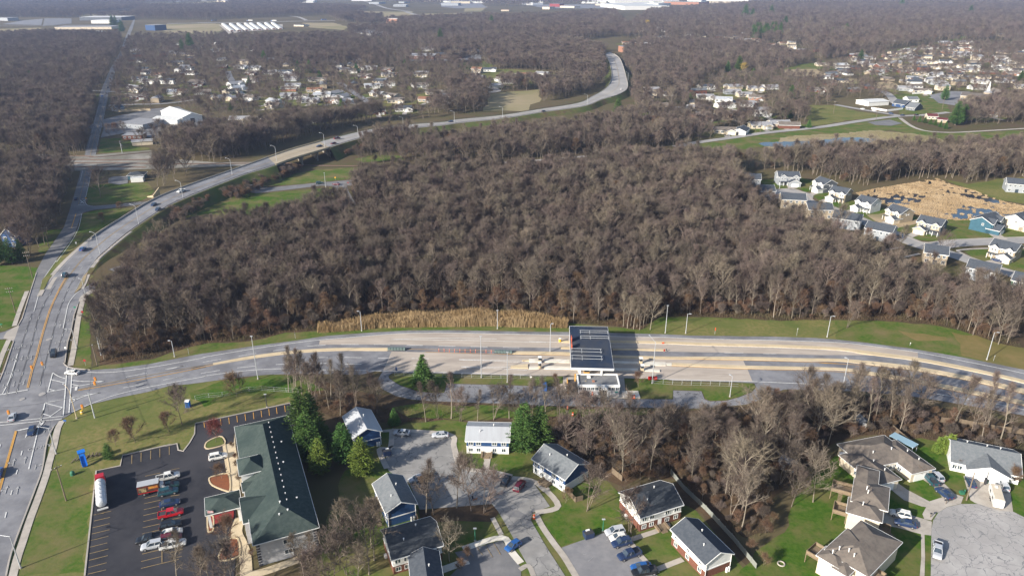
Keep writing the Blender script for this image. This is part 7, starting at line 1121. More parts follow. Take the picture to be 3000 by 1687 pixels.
for c, pts, n, a in (('c32', [(250, 850), (480, 880), (560, 900)], 4, 5), ('c32', [(450, 950), (760, 940), (1000, 935)], 5, 5), ('c32', [(60, 1180), (200, 1170)], 2, 5), ('c32', [(230, 1220), (330, 1170), (340, 1080)], 3, 60), ('c32', [(680, 1230), (760, 1290), (830, 1370)], 3, -30), ('c32', [(920, 970), (1180, 1010), (1400, 1040), (1540, 1020)], 7, -5), ('c32', [(930, 1110), (1060, 1120), (1300, 1170), (1480, 1150)], 6, 8),
                    ('c32', [(960, 1240), (1100, 1260), (1330, 1240), (1540, 1230)], 6, 5), ('c32', [(1130, 1310), (1540, 1290)], 3, -12), ('c32', [(1640, 1160), (1720, 1230), (1740, 1290), (1740, 1350)], 4, 70), ('c32', [(1700, 930), (1900, 880), (2200, 870), (2260, 910)], 5, 0), ('c32', [(1900, 990), (2100, 970), (2300, 960), (2520, 950)], 5, 5), ('c32', [(2000, 1120), (2120, 1110), (2260, 1090), (2480, 1090)], 5, 10), ('c32', [(2060, 1200), (2240, 1230), (2320, 1240)], 3, -30), ('c32', [(2260, 1300), (2400, 1300), (2560, 1290)], 3, -5),
                    ('c33', [(20, 970), (120, 980)], 2, 0), ('c33', [(200, 940), (330, 960)], 2, 0), ('c33', [(10, 1110), (80, 1100)], 2, 30), ('c33', [(20, 1290), (150, 1260), (300, 1290), (380, 1280)], 4, -15), ('c33', [(150, 1190), (300, 1200), (480, 1210)], 3, 0), ('c33', [(420, 1240), (520, 1290)], 2, 30), ('c33', [(760, 930), (930, 910), (1040, 900)], 4, -8), ('c33', [(900, 990), (1010, 1010), (1060, 1040)], 3, -30), ('c33', [(1280, 960), (1420, 980), (1520, 990)], 3, -20), ('c33', [(1100, 1090), (1220, 1095)], 2, 10), ('c33', [(1250, 1050), (1500, 1040), (1600, 1040)], 3, 0),
                    ('c33', [(1700, 950), (1800, 960), (1900, 980)], 3, -20), ('c33', [(1800, 1050), (2000, 1030), (2100, 1040)], 3, 0), ('c33', [(20, 640), (160, 640), (400, 600), (560, 610)], 5, 5), ('c33', [(740, 680), (950, 640), (950, 560), (1000, 560)], 4, 50), ('c37', [(60, 270), (300, 260), (560, 250), (850, 240)], 6, 5), ('c37', [(850, 180), (1000, 190)], 2, -5), ('c37', [(1480, 150), (1620, 130), (1900, 120)], 4, 10), ('c37', [(1760, 20), (1900, 10)], 2, 5),
                    ('c36', [(900, 50), (1000, 90), (1100, 80)], 3, -20), ('c36', [(930, 170), (1030, 160)], 2, 0), ('c36', [(1900, 120), (2130, 150), (2200, 210)], 3, 70), ('c36', [(2120, 460), (2230, 470), (2400, 470)], 3, -8), ('c36', [(1400, 110), (1680, 100)], 3, 0), ('c31', [(1560, 1010), (1780, 1080), (1900, 950)], 3, 10), ('c31', [(2340, 1090), (2400, 1060)], 2, 0), ('c31', [(60, 540), (250, 500)], 2, 0),
                    ('c34', [(300, 370), (500, 380), (650, 400), (800, 400), (960, 440)], 10, 5), ('c34', [(540, 470), (560, 540), (700, 470)], 4, 20), ('c34', [(100, 560), (250, 560)], 2, 0), ('c34', [(60, 290), (140, 290)], 2, 0), ('c34', [(1100, 690), (1250, 700)], 2, -10), ('c34', [(1360, 700), (1560, 720), (1640, 680)], 4, 5), ('c34', [(1430, 480), (1650, 520), (1780, 540)], 5, -5), ('c34', [(1900, 580), (2000, 620), (2040, 640)], 4, -10), ('c34', [(2100, 560), (2200, 560), (2340, 580)], 5, -5), ('c34', [(2080, 600), (2200, 620), (2320, 625)], 4, 0), ('c34', [(2080, 330), (2360, 350), (2560, 430)], 5, 0), ('c34', [(1580, 1110), (1680, 1130)], 2, 5),
                    ('c35', [(1280, 140), (1480, 170), (1700, 90)], 5, 0), ('c35', [(1760, 215), (2000, 220), (2220, 160)], 6, 0), ('c35', [(2030, 130), (2100, 140), (2400, 150), (2560, 200)], 6, 5), ('c35', [(1850, 260), (2100, 265), (2300, 275)], 6, 0), ('c35', [(0, 430), (240, 430), (460, 500), (500, 560)], 5, -5), ('c35', [(600, 500), (820, 520), (980, 520)], 5, -5), ('c35', [(820, 680), (950, 690), (1000, 690), (1100, 650), (1250, 640), (1400, 610)], 8, 10), ('c35', [(800, 720), (1000, 750), (1070, 730)], 3, 0),
                    ('c35', [(1080, 790), (1250, 800), (1350, 810), (1500, 800), (1650, 820)], 8, -8), ('c35', [(1490, 730), (1560, 730), (1640, 730), (1780, 700), (1850, 660), (1960, 650), (2100, 660)], 9, 10), ('c35', [(1490, 580), (1640, 550), (1750, 560), (1850, 540)], 5, -5), ('c35', [(1500, 660), (1650, 670), (1750, 640), (1800, 600)], 5, 0), ('c35', [(1950, 760), (2060, 780), (2160, 800), (2300, 830)], 5, 10), ('c35', [(2110, 730), (2200, 740), (2330, 830), (2450, 860), (2560, 850)], 6, -5), ('c35', [(1300, 860), (1400, 870), (1600, 850), (1700, 850)], 5, -8),
                    ('c35', [(2180, 880), (2300, 890), (2450, 920), (2560, 900)], 6, -10), ('c35', [(1650, 920), (1800, 910), (1870, 880), (2020, 910)], 5, 0), ('c35', [(2180, 930), (2320, 950), (2440, 960)], 4, 0), ('c35', [(830, 900), (960, 920), (1110, 940), (1250, 960)], 5, -8), ('c35', [(560, 960), (700, 930), (740, 870)], 4, 10), ('c35', [(1080, 1010), (1240, 1020)], 2, -5), ('c35', [(1310, 960), (1420, 990), (1600, 1010), (1680, 1000)], 4, -8), ('c35', [(1430, 1080), (1600, 1080)], 2, 5),
                    ('c35', [(1850, 1130), (2000, 1140)], 2, 0), ('c35', [(1930, 1060), (2030, 1060)], 2, 0), ('c35', [(2460, 1120), (2560, 1130)], 2, -8), ('c35', [(30, 840), (150, 820), (260, 890)], 3, 0), ('c35', [(400, 780), (540, 760)], 2, 0), ('c43', [(960, 70), (1050, 80), (1150, 100)], 3, -10), ('c43', [(2360, 140), (2480, 160)], 2, -15), ('c43', [(1940, 400), (2100, 390)], 2, 5),
                    ('c42', [(1050, 175), (1150, 185), (1250, 200)], 3, 5), ('c42', [(1290, 230), (1480, 250), (1560, 280)], 3, 0), ('c42', [(1060, 310), (1200, 300)], 2, -10), ('c42', [(1200, 345), (1320, 355)], 2, -5), ('c42', [(1640, 300), (1780, 340), (1880, 345)], 3, -10), ('c42', [(1240, 430), (1360, 425), (1480, 420)], 3, 5), ('c42', [(400, 490), (480, 505), (700, 490)], 3, 20), ('c42', [(990, 570), (1070, 580)], 2, -15), ('c42', [(1300, 560), (1380, 550)], 2, 20), ('c42', [(1500, 545), (1600, 545)], 2, 0), ('c42', [(1680, 510), (1770, 520)], 2, 0),
                    ('c42', [(380, 650), (550, 650)], 2, 0), ('c42', [(830, 640), (960, 640)], 2, 5), ('c42', [(1470, 690), (1570, 715)], 2, 70), ('c42', [(1700, 660), (1800, 670)], 2, 0), ('c42', [(1880, 640), (1960, 640), (2080, 655)], 3, 0), ('c42', [(1200, 720), (1290, 730)], 2, 0), ('c42', [(2200, 640), (2240, 640)], 1, 0), ('c42', [(1950, 165), (2060, 180)], 2, 20), ('c42', [(2370, 210), (2470, 240)], 2, 0), ('c42', [(1560, 180), (1680, 200)], 2, 0)):
    row(c, pts, n, a, two=.15 if c in ('c42', 'c34') else .03)
# keep them clear of each other and of roads
kept = []; exb = [(min(p[0] for p in P), max(p[0] for p in P), min(p[1] for p in P), max(p[1] for p in P), P) for P in EXCL if len(P) < 400]
for f in FAR:
    if any((f[0] - g[0]) ** 2 + (f[1] - g[1]) ** 2 < 17 ** 2 for g in kept): continue
    X = np.array([f[0]]); Y = np.array([f[1]])
    kept.append(f)
kept.sort(key=lambda f: f[1]); kept = kept[:275]
PLACES = lambda x, y: ('right of the distant bridge bend' if x > 150 and y < 900 else 'in the dense suburb at the upper right' if x > 150 and y < 1900 else 'among far trees near the upper right horizon' if x > 150 else 'in the suburb behind the overpass road' if y < 1300 else 'among the far trees at the upper left')
CN = {'white': 'white', 'cream': 'cream', 'brick': 'red brick', 'tan': 'tan', 'grey': 'grey', 'blue': 'blue', 'pink': 'orange brick', 'yellow': 'yellow'}; RN = {'greylight': 'pale grey', 'brown': 'brown', 'slate': 'slate', 'rust': 'rust red', 'metal': 'pale metal'}
hl = MB()
for x, y, a, k, two in kept:
    if (k, two) not in protos: o = far_proto(k, two); protos[(k, two)] = o
    else: o = copy_tree(protos[(k, two)])
    o.location = (x, y, 0); o.rotation_euler = (0, 0, a); o.scale = (1.3, 1.25, 1.15); o.name = 'far_house'; wn, rn = KINDS[k]
    tag(o, f'{"two storey" if two else "low"} {CN[wn]} house with {RN[rn]} roof {PLACES(x, y)}', 'house', f'{"two storey " if two else ""}{CN[wn]} houses {PLACES(x, y)}')
    ca, sa = math.cos(a), math.sin(a); q = lambda u, v: (x + ca * u - sa * v, y + sa * u + ca * v)
    EXCL.append([q(-4, -17), q(21, -17), q(21, 14), q(-4, 14)])
    r0 = rh.uniform(12, 20); hl.add([(*q(6 + r0 * 1.2 * math.cos(t * .628), 1 + r0 * math.sin(t * .628)), .012 + .0001 * len(hl.v) / 10) for t in range(10)], [tuple(range(10))], rh.choice([0, 1, 1, 1]))
    hl.add([(*q(u, v), .06) for u, v in ((8, -3), (8, -17), (12.6, -17), (12.6, -3))], [(0, 1, 2, 3)], 2)
tag(hl.build('house_lots', [grass, grass_dry, concrete]), kind='structure')
rs = random.Random(33); fhm = MB(); cnt = 0
for poly, n in (([(380, 130), (1000, 125), (1100, 200), (1200, 330), (900, 380), (700, 420), (520, 400), (330, 330)], 75), ([(1840, 60), (2400, 60), (2420, 180), (2200, 190), (2000, 150), (1840, 130)], 70), ([(2450, 25), (3050, 15), (3050, 110), (2700, 120), (2500, 100)], 70), ([(2420, 170), (2700, 150), (3040, 150), (3040, 280), (2700, 270), (2420, 270)], 70), ([(1880, 270), (2200, 280), (2240, 350), (2000, 380), (1890, 340)], 16)):
    P = [p[:2] for p in WL('s', poly)]; k = 0; x0, x1, y0, y1 = min(p[0] for p in P), max(p[0] for p in P), min(p[1] for p in P), max(p[1] for p in P)
    for _ in range(5000):
        if k >= n: break
        x, y = rs.uniform(x0, x1), rs.uniform(y0, y1)
        if not in_poly(np.array([x]), np.array([y]), P)[0] or any(abs(x - f[0]) < 24 and abs(y - f[1]) < 22 for f in kept) or any(in_poly(np.array([x]), np.array([y]), Q)[0] for Q in EXCL if len(Q) < 90): continue
        k += 1; a = R(rs.uniform(-15, 15) + rs.choice([0, 0, 90])); ca, sa = math.cos(a), math.sin(a); w, d, h = rs.uniform(12, 18), rs.uniform(8, 10), rs.choice([2.8, 2.8, 3, 5]); rot = lambda v: [(x + ca * p[0] - sa * p[1], y + sa * p[0] + ca * p[1], p[2]) for p in v]
        b = MB(); b.box(-w / 2, w / 2, -d / 2, d / 2, 0, h, rs.randrange(4)); b.extr([(-d / 2 - .5, h - .2), (0, h + .42 * d / 2), (d / 2 + .5, h - .2)], 'x', -w / 2 - .4, w / 2 + .4, 4 + rs.randrange(4))
        for t in range(3): b.box(-w * .35 + t * w * .3, -w * .35 + t * w * .3 + 1.6, -d / 2 - .04, -d / 2, 1, 2.2, 8)
        n0 = len(fhm.v); fhm.v += rot(b.v); fhm.f += [tuple(i + n0 for i in f) for f in b.f]; fhm.m += b.m
        EXCL.append([(x + ca * u - sa * v, y + sa * u + ca * v) for u, v in ((-w / 2 - 3, -16), (w / 2 + 3, -16), (w / 2 + 3, 8), (-w / 2 - 3, 8))]); hl_ = rs.uniform(0, 1)
tag(fhm.build('distant_houses', [SIDING[k] for k in ('white', 'cream', 'tan', 'brick')] + [ROOF[k] for k in ('greylight', 'brown', 'slate', 'grey')] + [glass_m]), 'the many smaller houses scattered through the distant suburbs', 'houses', None, 'stuff')
# ---------------------------------------------------------------- trees
def tri_fan(vs, fs, p, d, L, w, rnd):
    """one twig: a narrow triangle from p along d"""
    s = d.cross(Vector((rnd.uniform(-1, 1), rnd.uniform(-1, 1), rnd.uniform(-1, 1))))
    if s.length < 1e-4: return
    s = s.normalized() * w / 2; n = len(vs); vs += [tuple(p - s), tuple(p + s), tuple(p + d * L)]; fs.append((n, n + 1, n + 2))
def bare_tree(seed, h, cr, clear=.32, nl=13, up=.75, w=.055, dens=5, lean=0.0, wide=.8, multi=1):
    """trunk with limbs (one mesh) and the fine crown (another)"""
    r = random.Random(seed); T = MB(); vs = []; fs = []
    rv = lambda s=1: Vector((r.uniform(-1, 1), r.uniform(-1, 1), r.uniform(-1, 1))) * s
    for st in range(multi):
        base = Vector((r.uniform(-.3, .3) * (multi - 1), r.uniform(-.3, .3) * (multi - 1), -.2)); ln = Vector((r.uniform(-1, 1), r.uniform(-1, 1), 0)) * (.10 * (multi - 1) + lean); hh = h * r.uniform(.85, 1) if multi > 1 else h
        P = [base]; d = (Vector((0, 0, 1)) + ln).normalized()
        for i in range(7): d = (d + rv(.07)).normalized(); P.append(P[-1] + d * hh / 7)
        r0 = .0115 * h / (multi ** .5); T.tube([tuple(p) for p in P], [r0 * (1.25 if i == 0 else 1 - .12 * i) for i in range(8)], 6, cap=False)
        for i in range(max(4, nl // multi)):
            n_ = max(4, nl // multi); t = clear + (1 - clear) * ((i + .6) / n_) ** .85; k = min(6, int(t * 7)); p = P[k].lerp(P[k + 1], t * 7 - k); az = i * 2.4 + r.uniform(-.5, .5)
            prof = math.sin(math.pi * min(1, (t - clear) / (1 - clear) * .75 + .28)) ** .7; L = cr * (wide + .3 * r.random()) * prof + .6; el = up + (t - clear) * .7 + r.uniform(-.15, .15)
            d = Vector((math.cos(az) * math.cos(el), math.sin(az) * math.cos(el), math.sin(el))); Q = [p]
            for s in range(4): d = (d + rv(.16) + Vector((0, 0, .10))).normalized(); Q.append(Q[-1] + d * L / 4)
            lr = r0 * .48 * (1 - .45 * t); T.tube([tuple(q) for q in Q], [lr * 1.2, lr, lr * .75, lr * .5, .02], 4, cap=False)
            for j in range(7):
                u = .22 + .78 * (j + r.random()) / 7; k2 = min(3, int(u * 4)); q = Q[k2].lerp(Q[k2 + 1], min(1, u * 4 - k2)); dd = (d + rv(.8) + Vector((0, 0, .28))).normalized(); dd.z = abs(dd.z) * .9 + .08; sl = L * r.uniform(.28, .5) * (1.15 - .45 * u) + .5
                bs = []; bf = []; [tri_fan(bs, bf, q, dd, sl, w * 2.2, r) for _ in (0, 1)]; T.add(bs, bf)
                for m_ in range(dens + 1):
                    g = q + dd * sl * (m_ + 1) / (dens + 1); d2 = (dd + rv(.8)).normalized(); l2 = r.uniform(.7, 1.4)
                    tri_fan(vs, fs, g, d2, l2, w, r)
                    for z_ in range(6): tri_fan(vs, fs, g + d2 * l2 * r.uniform(.15, .8), (d2 + rv(.9)).normalized(), r.uniform(.45, 1.05), w * .62, r)
    C = MB(); C.add(vs, fs); return T, C
def conifer(seed, h, r0, dens=1.0, kind='spruce'):
    r = random.Random(seed); T = MB(); T.tube([(0, 0, -.2), (0, 0, h * .5), (0, 0, h * .97)], [.02 * h, .012 * h, .02], 7, cap=False); vs = []; fs = []
    n = int(h * 3.0 * dens)
    for i in range(n):
        t = i / n; z = h * (.06 + .93 * t); R_ = r0 * ((1 - t) ** (.85 if kind == 'spruce' else .55)) * (1 if kind == 'spruce' else .75 + .35 * r.random()) * (.6 + .4 * min(1, t * 8)); nb = int(6 + 11 * (1 - t))
        for b_ in range(nb):
            az = r.uniform(0, 6.283); L = R_ * r.uniform(.75, 1.1) + .2; dz = -.25 if kind == 'spruce' else .22; k = max(3, int(L / .32))
            for m_ in range(k):
                u = (m_ + .5) / k; c = Vector((math.cos(az) * L * u, math.sin(az) * L * u, z + dz * L * u + (.12 * L * u * u if kind == 'spruce' else 0)))
                for q in range(2):
                    a2 = az + r.uniform(-1.1, 1.1); d = Vector((math.cos(a2), math.sin(a2), r.uniform(-.3, .45))); tri_fan(vs, fs, c, d, r.uniform(.35, .7), r.uniform(.16, .3), r)
    C = MB(); C.add(vs, fs); return T, C
def round_bush(seed, h, cr, dens=1, w=.05):
    return bare_tree(seed, h, cr, .05, 12, .7, w, 5, multi=3)
VAR = {}
def variant(name, kind, tm, cm, *a, **k):
    T, C = kind(*a, **k); VAR[name] = (T.mesh('trunk', tm), C.mesh('crown', cm))
for i in range(5): variant('wood%d' % i, bare_tree, bark, twig, 100 + i, 14 + i * .8, 4.5 + .35 * (i % 3), .26 + .05 * (i % 3), 16, .8, .058, 5, lean=.05 * (i % 3))
variant('woodpale', bare_tree, bark_pale, twig_pale, 121, 18, 3.6, .35, 13, .8, .06, 5); variant('woodwarm', bare_tree, bark, twig_warm, 122, 12, 3.6, .25, 13, .8, .065, 5); variant('slim', bare_tree, bark_pale, twig, 123, 17, 2.2, .3, 12, 1.0, .055, 4, lean=.06)
for i in range(3): variant('open%d' % i, bare_tree, bark, twig, 140 + i, 13 + i, 6.2 + .4 * i, .22, 17, .55, .06, 6)
variant('openpale', bare_tree, bark_pale, twig_pale, 150, 16.5, 7.0, .26, 17, .6, .06, 6); variant('multi', bare_tree, bark, twig, 151, 15, 5.0, .22, 18, .75, .06, 5, multi=3); variant('red', bare_tree, bark, twig_red, 152, 6, 2.6, .2, 14, .6, .06, 6); variant('small', bare_tree, bark, twig_warm, 153, 7, 3.0, .15, 14, .6, .055, 6)
variant('bush', round_bush, bark, twig_warm, 160, 4.2, 2.6); variant('bushgrey', round_bush, bark, twig, 161, 5.0, 3.0); variant('willow', bare_tree, bark_pale, twig_yellow, 162, 11, 5.5, .2, 17, .6, .09, 7)
variant('spruce', conifer, bark, needles, 170, 11.5, 4.4, 1.7); variant('pine', conifer, bark, needles, 171, 15, 4.6, 1.2, 'pine'); variant('pineyellow', conifer, bark, needles_y, 172, 13, 4.2, 1.2, 'pine'); variant('arbor', conifer, bark, needles_y, 173, 4.6, .9, 2.6, 'pine')
def tree(v, x, y, s=1.0, label='', cat='tree', group=None, rz=None, name='bare_tree', z=0.0):
    o = empty(name, (x, y, z), rt.uniform(0, 6.28) if rz is None else rz, label, cat, group); o.scale = (s, s, s * rt.uniform(.94, 1.06)); a, b = VAR[v]; put('trunk', a, o); put('crown', b, o); return o
rt = random.Random(5)
def T_(v, c, x, y, s, label, **k): p = W(c, x, y); return tree(v, p[0], p[1], s, label, **k)
# singled-out trees
E = dict(name='evergreen_tree', cat='evergreen tree')
T_('spruce', 'c23', 585, 1180, 1.02, 'big dark green spruce standing on the toll road grass island', **E)
for c, x, y, s, lab, v in (('c12', 1060, 400, 1.15, 'tallest pine at the top of the row behind the hotel', 'pine'), ('c12', 1100, 540, 1.0, 'second pine down the row behind the hotel', 'pine'), ('c12', 1190, 640, .85, 'yellowish pine lowest in the row behind the hotel', 'pineyellow'), ('c13', 30, 560, .85, 'dark pine hidden behind the pale roofed blue house', 'pine'), ('c13', 170, 650, .95, 'yellow green pine in front of the pale roofed blue house', 'pineyellow'),
                           ('c13', 420, 250, .5, 'small dark spruce by the court entrance', 'spruce'), ('c14', 90, 470, 1.05, 'left pine of the pair beside the white fronted house', 'pine'), ('c14', 215, 440, .95, 'right pine of the pair beside the blue house', 'pine'), ('c12', 1120, 330, .9, 'pine behind the tallest one in the hotel row', 'pine'), ('c12', 1200, 470, .8, 'dark pine in the second line of the hotel row', 'pine')):
    T_(v, c, x, y, s, lab, **E)
for x, s in ((668, 1.0), (708, 1.05), (750, 1.1)): T_('arbor', 'c16', x, 478, s * 1.15, 'bright green upright conifer, one of three at the left corner of the white duplex', group='three upright conifers', **E)
T_('arbor', 'c16', 635, 465, .6, 'low bright green shrub conifer left of the three upright ones', **E); T_('pine', 'c11', 958, 440, .36, 'round green pine shrub above the tank truck', **E); T_('pine', 'c27', 30, 1130, .75, 'dark evergreen by the blue gabled house at the left edge', **E); T_('pine', 'c27', 130, 1170, .8, 'second dark evergreen by the blue gabled house', **E); T_('pine', 'c27', 240, 1150, .7, 'dark evergreen nearest the road at the left', **E); T_('pine', 'c27', -40, 1190, .9, 'dark evergreen cut by the left edge', **E)
for c, x, y, s, lab in (('c42', 40, 560, 1.35, 'dark evergreen cluster tree beside the far overpass road'), ('c42', 940, 340, .95, 'dark spruce left of the black roofed bungalow'), ('c42', 1010, 360, .7, 'smaller dark spruce beside the black roofed bungalow'), ('c42', 2200, 300, 1.0, 'tall pine behind the right hand houses'), ('c42', 2140, 520, 1.1, 'dark spruce at the edge of the green field'), ('c42', 2190, 540, .7, 'lower spruce at the edge of the green field'), ('c42', 2425, 660, .65, 'small dark spruce by the country road'),
                        ('c43', 1560, 190, 1.1, 'spreading pine left of the church car park'), ('c43', 1695, 500, 1.5, 'tall spreading pine right of the maroon roofed house'), ('c43', 1790, 470, 1.2, 'second tall pine right of the maroon roofed house'), ('c43', 1180, 440, .4, 'first little pine of the row by the maroon roofed house'), ('c43', 1250, 460, .5, 'second little pine of the row by the maroon roofed house'), ('c43', 1318, 472, .5, 'third little pine of the row by the maroon roofed house'), ('c43', 1385, 490, .5, 'fourth little pine of the row by the maroon roofed house'),
                        ('c43', 1448, 505, .5, 'fifth little pine of the row by the maroon roofed house'), ('c43', 1510, 525, .5, 'sixth little pine of the row by the maroon roofed house'), ('c43', 1575, 545, .55, 'seventh little pine of the row by the maroon roofed house'), ('c43', 2500, 240, .9, 'dark evergreen at the right edge below the white house'), ('c35', 2520, 1060, 1.4, 'big dark spruce at the upper right edge'), ('c35', 510, 790, 1.3, 'dark pine among the upper right bungalows'), ('c34', 1560, 920, 1.5, 'dark evergreen beside the yellow willow'),
                        ('c34', 1420, 910, 1.0, 'low dark evergreen left of the yellow willow'), ('c34', 1740, 970, .8, 'olive evergreen right of the yellow willow'), ('c32', 1180, 920, 1.4, 'left dark spruce of the pair in the wooded suburb'), ('c32', 1320, 920, 1.5, 'right dark spruce of the pair in the wooded suburb'), ('c32', 1910, 920, 1.2, 'narrow dark spruce in the wooded suburb'), ('c32', 750, 790, 1.7, 'tall dark spruce above the suburb street'), ('c32', 1450, 1020, 1.2, 'dark spruce amid the suburb roofs'), ('c32', 2520, 880, 1.2, 'dark spruce at the right of the wooded suburb'),
                        ('c32', 350, 1390, 1.0, 'dark spruce at the foot of the suburb street'), ('c32', 1725, 1417, 1.2, 'dark spruce near the curved suburb street'), ('c32', 560, 1060, .9, 'green spruce right of the suburb street'), ('c33', 390, 560, 2.0, 'wide dark pine above the school'), ('c33', 615, 640, 1.3, 'dark green spruce by the school'), ('c33', 885, 660, 1.1, 'dark spruce at the wood edge by the school'), ('c33', 1030, 350, 2.2, 'dark evergreen clump near the top centre'), ('c33', 1715, 355, 1.5, 'small dark evergreen in the central wood'),
                        ('c31', 2400, 640, 2.0, 'dark evergreen clump at the right of the left woods'), ('c31', 2300, 660, 1.5, 'dark evergreen left of the clump in the left woods'), ('c31', 1540, 410, 2.0, 'dark round evergreen by the far left road'), ('c31', 1420, 335, 2.0, 'dark evergreen by the low tan warehouse'), ('c31', 1460, 335, 1.9, 'second dark evergreen by the low tan warehouse'), ('c31', 400, 1050, 1.0, 'dark evergreen in the left clearing'), ('c35', 1030, 110, 3.2, 'dark evergreen near the top right horizon'), ('c35', 1890, 220, 2.6, 'dark evergreen among the farthest houses'),
                        ('c35', 150, 490, 1.6, 'dark evergreen left of the far bungalows'), ('c35', 330, 440, 1.8, 'dark evergreen clump in the far suburb'), ('c34', 1640, 240, 3.0, 'dark evergreen near the far long warehouse'), ('c34', 1730, 255, 2.4, 'smaller dark evergreen near the far long warehouse'), ('c34', 1970, 205, 2.6, 'round dark evergreen near the horizon'), ('c34', 2140, 360, 2.2, 'dark evergreen above the pine grove')):
    T_('spruce' if 'spruce' in lab or 'little' in lab else 'pine', c, x, y, s, lab, **E)
for i in range(16): T_('pine', 'c34', 1730 + (i % 8) * 48 + rt.uniform(-15, 15), 440 + (i // 8) * 60 + rt.uniform(-20, 20), rt.uniform(1.5, 2.1), 'dark pine of the green grove in the upper right woods', group='pines of the distant grove', **E)
T_('willow', 'c34', 1615, 945, 1.15, 'bright yellow willow beside a dark evergreen'); T_('willow', 'c34', 405, 380, 1.9, 'golden willow among the far white houses')
for v, c, x, y, s, lab in (('openpale', 'c15', 475, 925, 1.15, 'tall pale trunked tree with spreading branches in the right hand belt'), ('open1', 'c15', 1030, 865, .95, 'single grey tree on the lawn left of the decks'), ('open0', 'c15', 860, 900, .72, 'dark round tree on the lawn beside the taller grey one'), ('multi', 'c14', 590, 925, .95, 'many stemmed tree on the lawn right of the blue over white house'), ('open2', 'c14', 868, 690, 1.15, 'huge spreading tree behind the brick apartment house'), ('slim', 'c14', 1085, 680, .95, 'slim tree right of the huge spreading one'),
                           ('multi', 'c14', 940, 1110, .95, 'leaning twin tree in front of the brick apartment house'), ('red', 'c12', 358, 395, .95, 'small dark red tree in the car park island'), ('small', 'c12', 405, 680, .6, 'small bare tree in the upper mulch island'), ('small', 'c12', 440, 1180, .95, 'bare tree left of the lower hotel walkway'), ('multi', 'c22', 1475, 1250, .7, 'tree in the corner of the hotel lawn fence'), ('small', 'c22', 805, 1290, 1.1, 'rust brown bushy tree on the lawn under the ramp'), ('open1', 'c21', 1720, 1430, .72, 'grey tree beside the portable toilet'),
                           ('small', 'c11', 1180, 285, .95, 'brown spreading shrub tree above the car park kerb'), ('small', 'c11', 1010, 315, .6, 'small brown tree left of the spreading shrub'), ('openpale', 'c45', 840, 1230, .62, 'orange brown tree at the corner of the black roofed house'), ('small', 'c14', 425, 870, .5, 'tiny leaning tree on the lawn by the blue over white house'), ('open2', 'c27', 1070, 465, 1.1, 'dark spreading oak on the lawn left of the overpass'), ('open1', 'c27', 1740, 340, 1.25, 'big round grey tree above the lawn by the overpass road'),
                           ('openpale', 'c44', 530, 1000, .62, 'pale forked tree at the wood edge above the reeds'), ('slim', 'c44', 2420, 1100, .9, 'pale slim tree by the canopy'), ('small', 'c24', 1545, 1130, .62, 'round brown bush tree right of the toll office'), ('openpale', 'c25', 20, 480, .8, 'pale tree cluster edge right of the canopy'), ('slim', 'c25', 1515, 335, 1.0, 'pale grey tree in front of the dark wood'), ('multi', 'c26', 290, 395, .72, 'multi stemmed tree on the grass right of the third lamp'), ('open1', 'c26', 1630, 475, 1.0, 'tree on the rust grass at the right wood edge'), ('open0', 'c26', 1470, 415, 1.0, 'tree at the right wood edge left of the twin'),
                           ('open2', 'c26', 1900, 575, .95, 'spreading tree nearest the right lamp post'), ('small', 'c27', 1285, 625, .75, 'orange brown young tree beside the side road'), ('small', 'c27', 1080, 740, .7, 'small tree on the triangular lawn'), ('small', 'c36', 800, 600, 1.2, 'bare tree in front of the brick building'), ('open1', 'c38', 1880, 1010, .8, 'bare tree in front of the street junction')):
    T_(v, c, x, y, s, lab)
for c, x, y, s, v, lab in (('c24', 370, 1055, .5, 'bush', 'low brown bush left of the toll office'), ('c45', 1110, 1180, .5, 'bush', 'reddish bush at the lower left court kerb'), ('c45', 1000, 1380, .55, 'bush', 'second reddish bush at the lower left court kerb'), ('c13', 640, 760, .7, 'bush', 'brown hedge bush below the silver car'), ('c16', 490, 680, .6, 'bush', 'brown bush at the brown duplex lawn'), ('c16', 1270, 720, .8, 'bush', 'brown bush right of the silver suv'), ('c16', 830, 610, .6, 'bush', 'low bush by the front of the white duplex'),
                           ('c15', 530, 1250, .5, 'bush', 'straw coloured grass clump by the long fence'), ('c15', 650, 1370, .6, 'bush', 'straw coloured grass clump at the end of the long fence'), ('c12', 490, 440, .35, 'bush', 'small bush at the top of the hotel walkway'), ('c12', 510, 530, .35, 'bush', 'second small bush of the hotel walkway'), ('c12', 520, 590, .35, 'bush', 'third small bush of the hotel walkway'), ('c12', 545, 710, .45, 'bush', 'brown bush by the gabled hotel bay'), ('c12', 640, 1300, .4, 'bush', 'bush at the lower hotel corner')):
    T_(v, c, x, y, s, lab, name='shrub', cat='shrub')
for x, y, v, s in ((1248, 1235, 'slim', .8), (1285, 1228, 'multi', .75), (1322, 1226, 'slim', .9), (1350, 1232, 'multi', .8), (1398, 1236, 'slim', .6), (1444, 1228, 'multi', .85), (1492, 1226, 'slim', .8), (1520, 1236, 'multi', .7), (1556, 1230, 'multi', .8), (1600, 1232, 'slim', .9), (1640, 1240, 'multi', .85)): T_(v, 's', x, y, s, 'slender see-through tree in the loose row on the grass below the loop road', group='loose row of slender trees below the loop road')
for x, y in ((1826, 957), (1838, 961), (1848, 955), (1856, 964), (1866, 958), (1874, 966), (1884, 962), (1892, 950), (1680, 946)): T_(rt.choice(['woodpale', 'slim']), 's', x, y, rt.uniform(.6, .75), 'pale slender tree in the small stand right of the canopy', group='pale slender trees by the canopy')
